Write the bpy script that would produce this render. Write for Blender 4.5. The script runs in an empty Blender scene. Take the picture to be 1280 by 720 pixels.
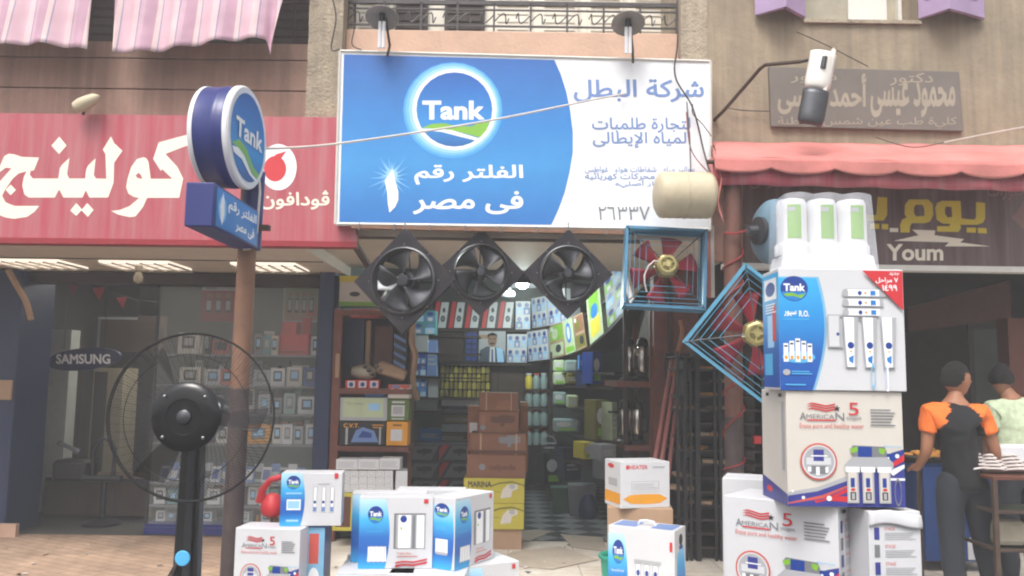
import bpy, bmesh, math, random, unicodedata
import numpy as np
from mathutils import Vector, Matrix, Euler
from mathutils.geometry import delaunay_2d_cdt, interpolate_bezier
random.seed(7)
SC = bpy.context.scene
COL = SC.collection
R = math.radians
# ------------------------------------------------------------------ camera
F = 1050.0
PITCH, ROLL = R(5.98), R(0.8)
CAMZ = 1.6
cam = bpy.data.cameras.new('camera'); camo = bpy.data.objects.new('camera', cam); COL.objects.link(camo)
cam.sensor_width = 36; cam.lens = F / 1280 * 36; cam.clip_start = .05; cam.clip_end = 2000
MR = Matrix.Rotation(R(90) + PITCH, 3, 'X') @ Matrix.Rotation(ROLL, 3, 'Z')
camo.matrix_world = Matrix.Translation((0, 0, CAMZ)) @ MR.to_4x4()
SC.camera = camo
# ------------------------------------------------------------------ world, sun, exposure
SUN_EL, SUN_AZ = 58, 200          # degrees; azimuth clockwise from +Y, so the sun stands behind the camera
w = bpy.data.worlds.new('World'); SC.world = w; w.use_nodes = True
nt = w.node_tree; bgn = nt.nodes['Background']
sky = nt.nodes.new('ShaderNodeTexSky'); sky.sky_type = 'NISHITA'; sky.sun_disc = False
sky.sun_elevation = R(SUN_EL); sky.sun_rotation = R(SUN_AZ); sky.dust_density = 6; sky.air_density = 1.2
hs = nt.nodes.new('ShaderNodeHueSaturation'); hs.inputs['Saturation'].default_value = .25
nt.links.new(sky.outputs[0], hs.inputs['Color']); nt.links.new(hs.outputs[0], bgn.inputs['Color'])
bgn.inputs['Strength'].default_value = .14
sl = bpy.data.lights.new('sun', 'SUN'); sl.energy = 1.3; sl.angle = R(22); sl.color = (1, .96, .9)
so = bpy.data.objects.new('sun', sl); COL.objects.link(so)
_sd = Vector((math.sin(R(SUN_AZ)) * math.cos(R(SUN_EL)), math.cos(R(SUN_AZ)) * math.cos(R(SUN_EL)), math.sin(R(SUN_EL))))
so.rotation_euler = _sd.to_track_quat('Z', 'Y').to_euler(); so.location = (0, -3, 12)
SC.view_settings.view_transform = 'Standard'; SC.view_settings.look = 'None'
SC.cycles.filter_width = 2.1; SC.view_settings.exposure = .77; SC.view_settings.gamma = 1; SC.view_settings.use_curve_mapping = False

HAZE = .011
# ------------------------------------------------------------------ helpers
def P(px, py, Y):
    d = MR @ Vector(((px - 640) / F, -(py - 360) / F, -1))
    return Vector((0, 0, CAMZ)) + d * (Y / d.y)
def PZ(px, py, z):
    d = MR @ Vector(((px - 640) / F, -(py - 360) / F, -1))
    return Vector((0, 0, CAMZ)) + d * ((z - CAMZ) / d.z)
def lin(h):
    h = h.lstrip('#'); c = [int(h[i:i + 2], 16) / 255 for i in (0, 2, 4)]
    return tuple(x / 12.92 if x <= .04045 else ((x + .055) / 1.055) ** 2.4 for x in c)
MATS = {}
def M(name, col=None, rough=.6, metal=0, var=.12, scale=6, bump=0, emit=0, alpha=1, trans=0, dirt=0, spec=None):
    """A procedural material: the base colour broken up by two noises, optional bump and dirt."""
    if name in MATS: return MATS[name]
    c = lin(col) if isinstance(col, str) else col
    m = bpy.data.materials.new(name); m.use_nodes = True; MATS[name] = m
    t = m.node_tree; b = t.nodes['Principled BSDF']
    b.inputs['Roughness'].default_value = rough; b.inputs['Metallic'].default_value = metal
    if spec is not None: b.inputs['Specular IOR Level'].default_value = spec
    tc = t.nodes.new('ShaderNodeTexCoord')
    nz = t.nodes.new('ShaderNodeTexNoise'); nz.inputs['Scale'].default_value = scale; nz.inputs['Detail'].default_value = 6
    nz.inputs['Roughness'].default_value = .65
    t.links.new(tc.outputs['Object'], nz.inputs['Vector'])
    rp = t.nodes.new('ShaderNodeValToRGB')
    rp.color_ramp.elements[0].position = .3; rp.color_ramp.elements[1].position = .7
    rp.color_ramp.elements[0].color = tuple(max(0, x * (1 - var)) for x in c) + (1,)
    rp.color_ramp.elements[1].color = tuple(min(1, x * (1 + var)) for x in c) + (1,)
    t.links.new(nz.outputs['Fac'], rp.inputs[0])
    out = rp.outputs[0]
    if dirt:
        n2 = t.nodes.new('ShaderNodeTexNoise'); n2.inputs['Scale'].default_value = scale * .35; n2.inputs['Detail'].default_value = 8
        n2.inputs['Roughness'].default_value = .75
        t.links.new(tc.outputs['Object'], n2.inputs['Vector'])
        r2 = t.nodes.new('ShaderNodeValToRGB'); r2.color_ramp.elements[0].position = .48; r2.color_ramp.elements[1].position = .72
        r2.color_ramp.elements[0].color = (0, 0, 0, 1); r2.color_ramp.elements[1].color = (dirt, dirt, dirt, 1)
        t.links.new(n2.outputs['Fac'], r2.inputs[0])
        mx = t.nodes.new('ShaderNodeMixRGB'); t.links.new(r2.outputs[0], mx.inputs[0]); t.links.new(out, mx.inputs[1])
        mx.inputs[2].default_value = (.16, .13, .1, 1); out = mx.outputs[0]
    t.links.new(out, b.inputs['Base Color'])
    if bump:
        n3 = t.nodes.new('ShaderNodeTexNoise'); n3.inputs['Scale'].default_value = scale * 9; n3.inputs['Detail'].default_value = 5
        t.links.new(tc.outputs['Object'], n3.inputs['Vector'])
        bp = t.nodes.new('ShaderNodeBump'); bp.inputs['Strength'].default_value = bump; bp.inputs['Distance'].default_value = .02
        t.links.new(n3.outputs['Fac'], bp.inputs['Height']); t.links.new(bp.outputs[0], b.inputs['Normal'])
    if emit:
        b.inputs['Emission Color'].default_value = c + (1,); b.inputs['Emission Strength'].default_value = emit
    if trans: b.inputs['Transmission Weight'].default_value = trans
    if alpha < 1: b.inputs['Alpha'].default_value = alpha
    m['base'] = 1
    return m
def streak(name, col, rough=.5, amt=.22, c2=(.5, .46, .42), **kw):
    """A painted board with vertical rain streaks and fading."""
    kw = {**dict(var=.06, scale=2.5, dirt=.12), **kw}; m = M(name, col, rough, **kw); t = m.node_tree; b = t.nodes['Principled BSDF']; src = b.inputs['Base Color'].links[0].from_socket
    tc = t.nodes.new('ShaderNodeTexCoord'); mp = t.nodes.new('ShaderNodeMapping'); mp.inputs['Scale'].default_value = (9, 9, .5)
    nz = t.nodes.new('ShaderNodeTexNoise'); nz.inputs['Scale'].default_value = 1.6; nz.inputs['Detail'].default_value = 7; nz.inputs['Roughness'].default_value = .6
    rp = t.nodes.new('ShaderNodeValToRGB'); rp.color_ramp.elements[0].position = .35; rp.color_ramp.elements[1].position = .75; rp.color_ramp.elements[0].color = (0, 0, 0, 1); rp.color_ramp.elements[1].color = (amt,) * 3 + (1,)
    mx = t.nodes.new('ShaderNodeMixRGB'); mx.inputs[2].default_value = c2 + (1,)
    t.links.new(tc.outputs['Object'], mp.inputs[0]); t.links.new(mp.outputs[0], nz.inputs['Vector']); t.links.new(nz.outputs['Fac'], rp.inputs[0])
    t.links.new(rp.outputs[0], mx.inputs[0]); t.links.new(src, mx.inputs[1]); t.links.new(mx.outputs[0], b.inputs['Base Color'])
    return m
def grad(name, stops, axis=2, rough=.35, coord='Generated'):
    """A printed colour gradient along one axis of the printed piece."""
    if name in MATS: return MATS[name]
    m = bpy.data.materials.new(name); m.use_nodes = True; MATS[name] = m
    t = m.node_tree; b = t.nodes['Principled BSDF']; b.inputs['Roughness'].default_value = rough
    tc = t.nodes.new('ShaderNodeTexCoord'); sp = t.nodes.new('ShaderNodeSeparateXYZ'); rp = t.nodes.new('ShaderNodeValToRGB')
    t.links.new(tc.outputs[coord], sp.inputs[0]); t.links.new(sp.outputs[axis], rp.inputs[0])
    e = rp.color_ramp.elements
    while len(e) < len(stops): e.new(.5)
    for k, (p, c) in enumerate(stops): e[k].position = p; e[k].color = lin(c) + (1,)
    nz = t.nodes.new('ShaderNodeTexNoise'); nz.inputs['Scale'].default_value = 4; nz.inputs['Detail'].default_value = 8; nz.inputs['Roughness'].default_value = .7
    t.links.new(tc.outputs['Object'], nz.inputs['Vector'])
    mx = t.nodes.new('ShaderNodeMixRGB'); mx.blend_type = 'OVERLAY'; mx.inputs[0].default_value = .18
    t.links.new(rp.outputs[0], mx.inputs[1]); t.links.new(nz.outputs['Fac'], mx.inputs[2]); t.links.new(mx.outputs[0], b.inputs['Base Color'])
    return m
def stripes(name, cols, freq, axis=0, rough=.9, duty=.5, bump=0, wob=.02):
    """Woven or painted stripes along one object axis."""
    if name in MATS: return MATS[name]
    m = bpy.data.materials.new(name); m.use_nodes = True; MATS[name] = m
    t = m.node_tree; b = t.nodes['Principled BSDF']; b.inputs['Roughness'].default_value = rough
    tc = t.nodes.new('ShaderNodeTexCoord'); sp = t.nodes.new('ShaderNodeSeparateXYZ')
    t.links.new(tc.outputs['Object'], sp.inputs[0])
    mu = t.nodes.new('ShaderNodeMath'); mu.operation = 'MULTIPLY'; mu.inputs[1].default_value = freq
    fr = t.nodes.new('ShaderNodeMath'); fr.operation = 'FRACT'
    t.links.new(sp.outputs[axis], mu.inputs[0]); t.links.new(mu.outputs[0], fr.inputs[0])
    rp = t.nodes.new('ShaderNodeValToRGB'); rp.color_ramp.interpolation = 'CONSTANT'
    e = rp.color_ramp.elements
    while len(e) < len(cols): e.new(.5)
    for k, (p, c) in enumerate(cols): e[k].position = p; e[k].color = lin(c) + (1,)
    t.links.new(fr.outputs[0], rp.inputs[0])
    nz = t.nodes.new('ShaderNodeTexNoise'); nz.inputs['Scale'].default_value = 5; nz.inputs['Detail'].default_value = 6
    t.links.new(tc.outputs['Object'], nz.inputs['Vector'])
    mx = t.nodes.new('ShaderNodeMixRGB'); mx.blend_type = 'OVERLAY'; mx.inputs[0].default_value = .35
    t.links.new(rp.outputs[0], mx.inputs[1]); t.links.new(nz.outputs['Fac'], mx.inputs[2])
    t.links.new(mx.outputs[0], b.inputs['Base Color'])
    return m

ORG = {}
def setorg(o, v, parent=None): ORG[o.name] = Vector(v)
class MB:
    def __init__(s): s.v = []; s.f = []; s.m = []
    def add(s, vs, fs, mi=0):
        k = len(s.v); s.v += [Vector(x) for x in vs]; s.f += [[i + k for i in f] for f in fs]; s.m += [mi] * len(fs)
        return s
    def box(s, x0, y0, z0, x1, y1, z1, mi=0):
        x0, x1 = min(x0, x1), max(x0, x1); y0, y1 = min(y0, y1), max(y0, y1); z0, z1 = min(z0, z1), max(z0, z1)
        return s.add([(x0, y0, z0), (x1, y0, z0), (x1, y1, z0), (x0, y1, z0), (x0, y0, z1), (x1, y0, z1), (x1, y1, z1), (x0, y1, z1)],
              [[0, 3, 2, 1], [4, 5, 6, 7], [0, 1, 5, 4], [1, 2, 6, 5], [2, 3, 7, 6], [3, 0, 4, 7]], mi)
    def tube(s, path, r, n=6, mi=0, caps=True):
        path = [Vector(p) for p in path]; rs = r if isinstance(r, (list, tuple)) else [r] * len(path)
        k = len(s.v); prev = None
        for i, p in enumerate(path):
            d = (path[min(i + 1, len(path) - 1)] - path[max(i - 1, 0)])
            if d.length < 1e-9: d = Vector((0, 0, 1))
            d.normalize()
            a = prev - d * prev.dot(d) if prev is not None else (Vector((0, 0, 1)) if abs(d.z) < .9 else Vector((1, 0, 0)))
            a = a - d * a.dot(d); a.normalize(); prev = a; b = d.cross(a)
            for j in range(n):
                t = 2 * math.pi * j / n; s.v.append(p + (a * math.cos(t) + b * math.sin(t)) * rs[i])
        for i in range(len(path) - 1):
            for j in range(n):
                s.f.append([k + i * n + j, k + i * n + (j + 1) % n, k + (i + 1) * n + (j + 1) % n, k + (i + 1) * n + j]); s.m.append(mi)
        if caps:
            s.f.append([k + j for j in range(n)][::-1]); s.m.append(mi)
            q = k + (len(path) - 1) * n; s.f.append([q + j for j in range(n)]); s.m.append(mi)
        return s
    def ring(s, c, rad, r, axis='Y', n=32, k=5, mi=0, a0=0, a1=2 * math.pi):
        full = abs(a1 - a0 - 2 * math.pi) < 1e-6
        pts = []
        for i in range(n + 1):
            t = a0 + (a1 - a0) * i / n; u, v = rad * math.cos(t), rad * math.sin(t)
            pts.append(Vector(c) + (Vector((u, 0, v)) if axis == 'Y' else Vector((u, v, 0)) if axis == 'Z' else Vector((0, u, v))))
        return s.tube(pts, r, k, mi, caps=not full)
    def lathe(s, prof, c, axis='Z', n=24, mi=0):
        c = Vector(c); k = len(s.v)
        for (r, h) in prof:
            for j in range(n):
                t = 2 * math.pi * j / n; u, v = r * math.cos(t), r * math.sin(t)
                s.v.append(c + (Vector((u, v, h)) if axis == 'Z' else Vector((u, h, v)) if axis == 'Y' else Vector((h, u, v))))
        for i in range(len(prof) - 1):
            for j in range(n):
                s.f.append([k + i * n + j, k + i * n + (j + 1) % n, k + (i + 1) * n + (j + 1) % n, k + (i + 1) * n + j]); s.m.append(mi)
        s.f.append([k + j for j in range(n)]); s.m.append(mi)
        q = k + (len(prof) - 1) * n; s.f.append([q + j for j in range(n)]); s.m.append(mi)
        return s
    def prism(s, pts, axis, a, b, mi=0):
        """2-D outline extruded along axis from a to b; pts are (x,z) for Y, (y,z) for X, (x,y) for Z."""
        def q(p, t): return (p[0], t, p[1]) if axis == 'Y' else (t, p[0], p[1]) if axis == 'X' else (p[0], p[1], t)
        n = len(pts)
        return s.add([q(p, a) for p in pts] + [q(p, b) for p in pts],
              [list(range(n))[::-1], list(range(n, 2 * n))] + [[i, (i + 1) % n, n + (i + 1) % n, n + i] for i in range(n)], mi)
    def grid(s, fn, nu, nv, mi=0, thick=None):
        k = len(s.v)
        for i in range(nu + 1):
            for j in range(nv + 1): s.v.append(Vector(fn(i / nu, j / nv)))
        for i in range(nu):
            for j in range(nv):
                a = k + i * (nv + 1) + j; s.f.append([a, a + nv + 1, a + nv + 2, a + 1]); s.m.append(mi)
        return s
    def rot(s, M4, k0=0):
        for i in range(k0, len(s.v)): s.v[i] = M4 @ s.v[i]
        return s
    def build(s, name, mats, parent=None, world=True, smooth=35, bevel=0, loc=None, recalc=True, solid=0, subd=0):
        if not isinstance(mats, (list, tuple)): mats = [mats]
        me = bpy.data.meshes.new(name)
        vs = s.v
        if parent is not None:
            org = ORG.get(parent.name, Vector()) if world else Vector()
        elif loc is not None: org = Vector(loc)
        elif world:
            xs = [v.x for v in vs]; ys = [v.y for v in vs]; zs = [v.z for v in vs]
            org = Vector(((min(xs) + max(xs)) / 2, (min(ys) + max(ys)) / 2, min(zs)))
        else: org = Vector()
        me.from_pydata([tuple(v - org) for v in vs], [], s.f)
        for m in mats: me.materials.append(m)
        me.polygons.foreach_set('material_index', s.m)
        if recalc:
            bm = bmesh.new(); bm.from_mesh(me); bmesh.ops.recalc_face_normals(bm, faces=bm.faces); bm.to_mesh(me); bm.free()
        if smooth:
            me.polygons.foreach_set('use_smooth', [True] * len(me.polygons)); me.set_sharp_from_angle(angle=R(smooth))
        me.update()
        o = bpy.data.objects.new(name, me); COL.objects.link(o)
        if parent is not None: o.parent = parent; ORG[o.name] = org
        else: o.location = org; ORG[o.name] = org
        if solid:
            md = o.modifiers.new('thickness', 'SOLIDIFY'); md.thickness = solid; md.offset = 0
        if bevel:
            md = o.modifiers.new('edges', 'BEVEL'); md.width = bevel; md.segments = 2; md.limit_method = 'ANGLE'; md.angle_limit = R(40)
        if subd:
            md = o.modifiers.new('soft', 'SUBSURF'); md.levels = subd; md.render_levels = subd
        return o
def tag(o, label, cat, group=None, kind=None):
    if label: o['label'] = label
    if cat: o['category'] = cat
    if group: o['group'] = group
    if kind: o['kind'] = kind
    return o
def thing(name, label, cat, loc=(0, 0, 0), rotz=0, group=None):
    o = bpy.data.objects.new(name, None); COL.objects.link(o); o.empty_display_size = .1
    o.location = loc; o.rotation_euler = (0, 0, rotz); ORG[o.name] = Vector(loc)
    return tag(o, label, cat, group)
def struct(o): o['kind'] = 'structure'; return o
def copy_tree(o, parent=None):
    c = o.copy(); COL.objects.link(c)
    if parent: c.parent = parent
    for ch in [x for x in bpy.data.objects if x.parent == o]: copy_tree(ch, c)
    return c

# ---- lettering: real glyph outlines filled by winding number, so joined Arabic letters stay whole
FORMS = {}
for cp in list(range(0xFB50, 0xFE00)) + list(range(0xFE70, 0xFEFD)):
    d = unicodedata.decomposition(chr(cp)).split()
    if len(d) >= 2 and d[0] in ('<isolated>', '<final>', '<initial>', '<medial>'):
        FORMS.setdefault(tuple(int(x, 16) for x in d[1:]), {})[d[0][1:-1]] = chr(cp)
def shape(s):
    if not any(0x600 <= ord(c) <= 0x6ff for c in s): return s
    cs = [ord(c) for c in s]; units = []; i = 0
    while i < len(cs):
        if i + 1 < len(cs) and cs[i] == 0x644 and (cs[i], cs[i + 1]) in FORMS: units.append((cs[i], cs[i + 1])); i += 2
        else: units.append((cs[i],)); i += 1
    fin = lambda u: 'final' in FORMS.get(u, {})
    ini = lambda u: 'initial' in FORMS.get(u, {})
    out = []
    for k, u in enumerate(units):
        f = FORMS.get(u)
        if not f: out.append(''.join(map(chr, u))); continue
        pj = k > 0 and ini(units[k - 1]) and fin(u); nj = k + 1 < len(units) and ini(u) and fin(units[k + 1])
        key = 'medial' if pj and nj else 'final' if pj else 'initial' if nj else 'isolated'
        out.append(f.get(key) or f.get('isolated') or chr(u[0]))
    res = []; buf = ''
    for t in out[::-1]:
        if t.isdigit(): buf = t + buf
        else:
            if buf: res.append(buf); buf = ''
            res.append(t)
    if buf: res.append(buf)
    return ''.join(res)
TXT = {}
def glyphs(s, bold=0, res=3):
    """(verts, tris) of a line of lettering, its box normalised to 0..1 in both directions, and its aspect."""
    key = (s, bold, res)
    if key in TXT: return TXT[key]
    cu = bpy.data.curves.new('lettering', 'FONT'); cu.body = shape(s); cu.size = 1
    o = bpy.data.objects.new('lettering', cu); COL.objects.link(o)
    dg = bpy.context.evaluated_depsgraph_get(); oc = o.evaluated_get(dg).to_curve(dg)
    loops = []
    for sp in oc.splines:
        if sp.type == 'BEZIER':
            bp = sp.bezier_points; pts = []
            for i in range(len(bp)):
                a, b = bp[i], bp[(i + 1) % len(bp)]
                straight = (a.handle_right - a.co).length < 1e-5 and (b.handle_left - b.co).length < 1e-5
                seg = [a.co, b.co] if straight else interpolate_bezier(a.co, a.handle_right, b.handle_left, b.co, res + 1)
                pts += [Vector((p[0], p[1])) for p in seg[:-1]]
        else: pts = [Vector((p.co[0], p.co[1])) for p in sp.points]
        q = [p for i, p in enumerate(pts) if (p - pts[i - 1]).length > 1e-4]
        if len(q) > 2: loops.append(q)
    bpy.data.objects.remove(o); bpy.data.curves.remove(cu)
    area = lambda L: sum(L[i - 1].x * L[i].y - L[i].x * L[i - 1].y for i in range(len(L))) / 2
    sgn = 1 if sum(area(L) for L in loops) > 0 else -1
    if bold:
        nl = []
        for L in loops:
            N = []
            for i in range(len(L)):
                d1 = (L[i] - L[i - 1]).normalized(); d2 = (L[(i + 1) % len(L)] - L[i]).normalized()
                n = Vector((d1.y + d2.y, -d1.x - d2.x)) * sgn
                if n.length < 1e-6: N.append(L[i]); continue
                n.normalize(); c = max(.5, n.dot(Vector((d1.y, -d1.x)) * sgn)); N.append(L[i] + n * bold / c)
            nl.append(N)
        loops = nl
    V = []; E = []
    for L in loops:
        k = len(V); V += L; E += [(k + i, k + (i + 1) % len(L)) for i in range(len(L))]
    vo, eo, fo, *_ = delaunay_2d_cdt(V, E, [], 0, 1e-5)
    A = np.array([(V[a].x, V[a].y, V[b].x, V[b].y) for a, b in E]); T = np.array([sum((vo[i] for i in f), Vector((0, 0))) / 3 for f in fo])
    px, py = T[:, 0][:, None], T[:, 1][:, None]
    side = (A[:, 2] - A[:, 0]) * (py - A[:, 1]) - (px - A[:, 0]) * (A[:, 3] - A[:, 1])
    wn = ((A[:, 1] <= py) & (A[:, 3] > py) & (side > 0)).sum(1) - ((A[:, 1] > py) & (A[:, 3] <= py) & (side < 0)).sum(1)
    tris = [list(f) for f, n in zip(fo, wn) if n * sgn > 0]
    xs = [v.x for L in loops for v in L]; ys = [v.y for L in loops for v in L]
    x0, x1, y0, y1 = min(xs), max(xs), min(ys), max(ys)
    vs = [((v.x - x0) / (x1 - x0), (v.y - y0) / (y1 - y0)) for v in vo]
    TXT[key] = (vs, tris, (x1 - x0) / (y1 - y0)); return TXT[key]

def ell(cx, cy, rx, ry, n=28, a0=0, a1=2 * math.pi):
    full = abs(a1 - a0 - 2 * math.pi) < 1e-6
    return [(cx + rx * math.cos(a0 + (a1 - a0) * i / (n if full else n - 1)), cy + ry * math.sin(a0 + (a1 - a0) * i / (n if full else n - 1))) for i in range(n)]
def fill(pts):
    vo, eo, fo, *_ = delaunay_2d_cdt([Vector(p) for p in pts], [], [list(range(len(pts)))], 1, 1e-6)
    return [tuple(v) for v in vo], [list(f) for f in fo]
def art(name, items, fn, parent, step=.00014, first=.001, world=False, extra=None):
    """Printed artwork: flat shapes and lettering in face coordinates (u,v in 0..1); fn(u, v, lift) gives the point. One mesh."""
    mb = MB(); mats = []; lift = first
    for it in items:
        m = it[-1] if not (it[0] == 't' and isinstance(it[-1], float)) else it[-2]
        if m not in mats: mats.append(m)
        mi = mats.index(m)
        if it[0] == 'r': vs, fs = [(it[1], it[2]), (it[3], it[2]), (it[3], it[4]), (it[1], it[4])], [[0, 1, 2, 3]]
        elif it[0] == 'e': vs = ell(it[1], it[2], it[3], it[4]); fs = [list(range(len(vs)))]
        elif it[0] == 'p': vs, fs = fill(it[1])
        elif it[0] == 'rr':   # ring: cx, cy, rx, ry, share
            a = ell(*it[1:5]); b = ell(it[1], it[2], it[3] * it[5], it[4] * it[5]); n = len(a)
            vs = a + b; fs = [[i, (i + 1) % n, n + (i + 1) % n, n + i] for i in range(n)]
        else:
            bold = it[-1] if isinstance(it[-1], float) else 0
            g, fs, asp = glyphs(it[1], bold)
            vs = [(it[2] + (it[4] - it[2]) * a, it[3] + (it[5] - it[3]) * b) for a, b in g]
        mb.add([fn(u, v, lift) for u, v in vs], fs, mi); lift += step
    return mb.build(name, [M(x) if isinstance(x, str) else x for x in mats], parent, world=world, smooth=0, recalc=False)
def face(w, d, h, which):
    """u,v (0..1) -> local point on a face of a w x d x h carton whose base centre is the origin."""
    if which == 'front': return lambda u, v, l: (-w / 2 + u * w, -d / 2 - l, v * h)
    if which == 'left': return lambda u, v, l: (-w / 2 - l, d / 2 - u * d, v * h)
    if which == 'right': return lambda u, v, l: (w / 2 + l, -d / 2 + u * d, v * h)
    return lambda u, v, l: (-w / 2 + u * w, -d / 2 + v * d, h + l)
def cbox(w, d, h, bulge=.003, n=4):
    """A carton body: slightly bulged card faces, base at the origin."""
    mb = MB()
    def f(a, b, o, nrm):
        def g(u, v):
            k = 16 * u * (1 - u) * v * (1 - v) * bulge
            return Vector(o) + Vector(a) * u + Vector(b) * v + Vector(nrm) * k
        mb.grid(g, n, n)
    x, y = w / 2, d / 2
    f((w, 0, 0), (0, 0, h), (-x, -y, 0), (0, 0, 0)); f((w, 0, 0), (0, 0, h), (-x, y, 0), (0, 1, 0))
    f((0, d, 0), (0, 0, h), (-x, -y, 0), (0, 0, 0)); f((0, d, 0), (0, 0, h), (x, -y, 0), (0, 0, 0))
    f((w, 0, 0), (0, d, 0), (-x, -y, h), (0, 0, 0)); f((w, 0, 0), (0, d, 0), (-x, -y, 0), (0, 0, 0))
    return mb
def carton(name, label, cat, loc, w, d, h, mat, rotz=0, group=None, prints=None, bevel=.003, share=None):
    if share: o = bpy.data.objects.new(name, share.data); COL.objects.link(o)
    else:
        mb = MB(); mb.box(-w / 2, -d / 2, 0, w / 2, d / 2, h)
        o = mb.build(name, mat, None, world=False, smooth=0, bevel=bevel)
    o.location = loc; o.rotation_euler = (0, 0, rotz); tag(o, label, cat, group)
    for nm, which, items in (prints or []):
        art(nm, items, face(w, d, h, which), o)
    return o
def box_px(x0, y0, x1, y1, Y, rot=0):
    """Width, height and base centre-of-front of something that spans these photo pixels at depth Y."""
    ym = (y0 + y1) / 2; xm = (x0 + x1) / 2
    a, b = P(x0, ym, Y), P(x1, ym, Y); t, q = P(xm, y0, Y), P(xm, y1, Y)
    return (b.x - a.x) / math.cos(rot), t.z - q.z, Vector(((a.x + b.x) / 2, Y, q.z))
# ------------------------------------------------------------------ materials
M('soft', '#888888')
M('salmon_plaster', '#c6a48f', .85, var=.1, scale=4, bump=.2, dirt=.35)
M('soffit_panel', '#cbbfb1', .6, var=.06, dirt=.2)
M('soffit_dark', '#3a3230', .7)
M('cream_shutter', '#e4ded1', .6, var=.05, dirt=.2)
M('dark_gap', '#1d1b1c', .8)
M('iron', '#4a4748', .5, .6, dirt=.2)
M('rust_iron', '#4a3a33', .7, .3, var=.25, scale=14, dirt=.3)
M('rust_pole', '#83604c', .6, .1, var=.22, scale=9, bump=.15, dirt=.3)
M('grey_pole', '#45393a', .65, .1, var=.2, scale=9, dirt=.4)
M('brown_pole', '#6a4439', .6, .1, var=.2, scale=9, dirt=.3)
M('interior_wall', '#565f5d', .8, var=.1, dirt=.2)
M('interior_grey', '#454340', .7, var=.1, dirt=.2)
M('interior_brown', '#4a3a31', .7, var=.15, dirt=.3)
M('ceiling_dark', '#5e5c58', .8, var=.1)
M('wood_brown', '#5d3526', .5, var=.2, scale=10, bump=.1)
M('wood_red', '#6f3d30', .5, var=.2, scale=10, bump=.1)
M('wood_dark', '#2f221e', .6, var=.2, scale=8)
M('asphalt', (.09, .085, .08), .95, var=.2, scale=8, bump=.3)
M('marble_pink', '#bf9483', .4, var=.25, scale=7, dirt=.3)
M('purple_paint', '#a48db0', .5, var=.1, scale=5, dirt=.25)
M('purple_dark', '#4f3d63', .7)
M('alu', '#b9b7b2', .35, .7, var=.08)
M('white_metal', '#d8d6d0', .4, var=.06, dirt=.15)
M('white_paint', '#dfdcd6', .5, var=.04)
M('glass_dark', '#1c2021', .06, alpha=.18, spec=.5)
M('glass_clear', '#cfd8d6', .03, alpha=.1, spec=.5)
M('window_glass', '#a9a18f', .08, var=.25, scale=3)
M('lamp_white', '#ffffff', .4, emit=9)
M('troffer_white', '#fff4e4', .4, emit=.6)
M('black', '#17171a', .45, var=.1)
M('black_gloss', '#141518', .22, var=.1)
M('black_matt', '#1b1a1d', .7, var=.15)
M('tin_black', '#221f27', .5, .3, var=.12, scale=7, dirt=.25)
M('steel', '#8a8a8c', .3, .85, var=.1)
M('dull_steel', '#55565a', .42, .75, var=.2)
M('dark_steel', '#44454a', .45, .8, var=.15)
M('white', '#dcdcdc', .5, var=.03)
M('card_white', '#cfd0d4', .42, var=.04, scale=3, dirt=.1, bump=.04)
M('card_cream', '#d0cac2', .5, var=.04, scale=3, dirt=.1, bump=.04)
M('card_brown', '#8c5f48', .8, var=.1, scale=5, dirt=.15)
M('card_brown_deep', '#7d5440', .8, var=.1, scale=5, dirt=.15)
M('card_tan', '#a98b72', .85, var=.1, scale=5, dirt=.15)
M('card_yellow', '#b9ad3f', .6, var=.06, scale=4)
M('tan_floor_dust', '#b8ab9a', .95, var=.12)
M('p_navy', '#22408f', .35, var=.05)
M('p_blue', '#2a7bc6', .35, var=.05)
M('p_sky', '#58b4e6', .35, var=.04)
M('p_text_blue', '#6c88bd', .5, var=.05)
M('p_green', '#7fb53a', .4, var=.06)
M('p_white', '#eef0f3', .4, var=.02)
M('p_grey', '#a9abb0', .45, var=.05)
M('p_midgrey', '#77797f', .5, var=.05)
M('p_dark', '#303139', .5, var=.08)
M('p_red', '#c8323a', .45, var=.05)
M('p_orange', '#e09a2a', .45, var=.05)
M('p_brown', '#5a3527', .6, var=.05)
M('p_cream', '#efe6d5', .55, var=.03)
M('p_yellow', '#d8c43c', .5, var=.05)
streak('stucco', '#9c8d78', .95, .55, (.13, .11, .09), var=.2, scale=2.2, bump=.35, dirt=.35)
streak('stucco_pilaster', '#ab9d89', .9, .4, (.14, .12, .1), var=.22, scale=5, bump=.8, dirt=.4)
streak('parapet_stone', '#b08d7c', .8, .5, (.12, .09, .08), var=.12, scale=3, bump=.15, dirt=.3)
streak('sign_red', '#ad4051', .5, .3)
M('sign_red_edge', '#8f1f2b', .5, var=.1)
M('navy_plastic', '#27306f', .35, var=.06)
M('white_plastic', '#dcdde0', .35, var=.04)
M('blue_tile', '#1b2b50', .4, var=.12, scale=12)
M('stone_plaque', '#6f6862', .7, var=.08, scale=5, dirt=.25)
M('plaque_letter', '#9a9080', .7, var=.1)
M('awning_red', '#c67a74', .9, var=.2, scale=2.5, dirt=.3, bump=.15)
streak('sign_brown', '#563a3b', .45, .25)
streak('board_white', '#e9ebef', .4, .16)
M('cage_blue', '#4a84a6', .4, .2, var=.15, scale=9, dirt=.3)
M('cage_blue_light', '#5a9fc0', .4, .2, var=.15, scale=9, dirt=.2)
M('gold', '#b3a772', .4, .6, var=.2, scale=14)
M('blade_red', '#a02a38', .45, var=.12)
M('tank_cream', '#c3b69b', .55, var=.12, scale=5, dirt=.3)
M('tank_blue', '#6d8a9b', .45, var=.15, scale=6, dirt=.35)
M('cord_red', '#8a2a2e', .6)
M('cord_white', '#cfc8c2', .7)
M('cord_dark', '#3c3536', .7)
M('pink_pipe', '#b06a66', .5, var=.15, scale=8, dirt=.2)
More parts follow.
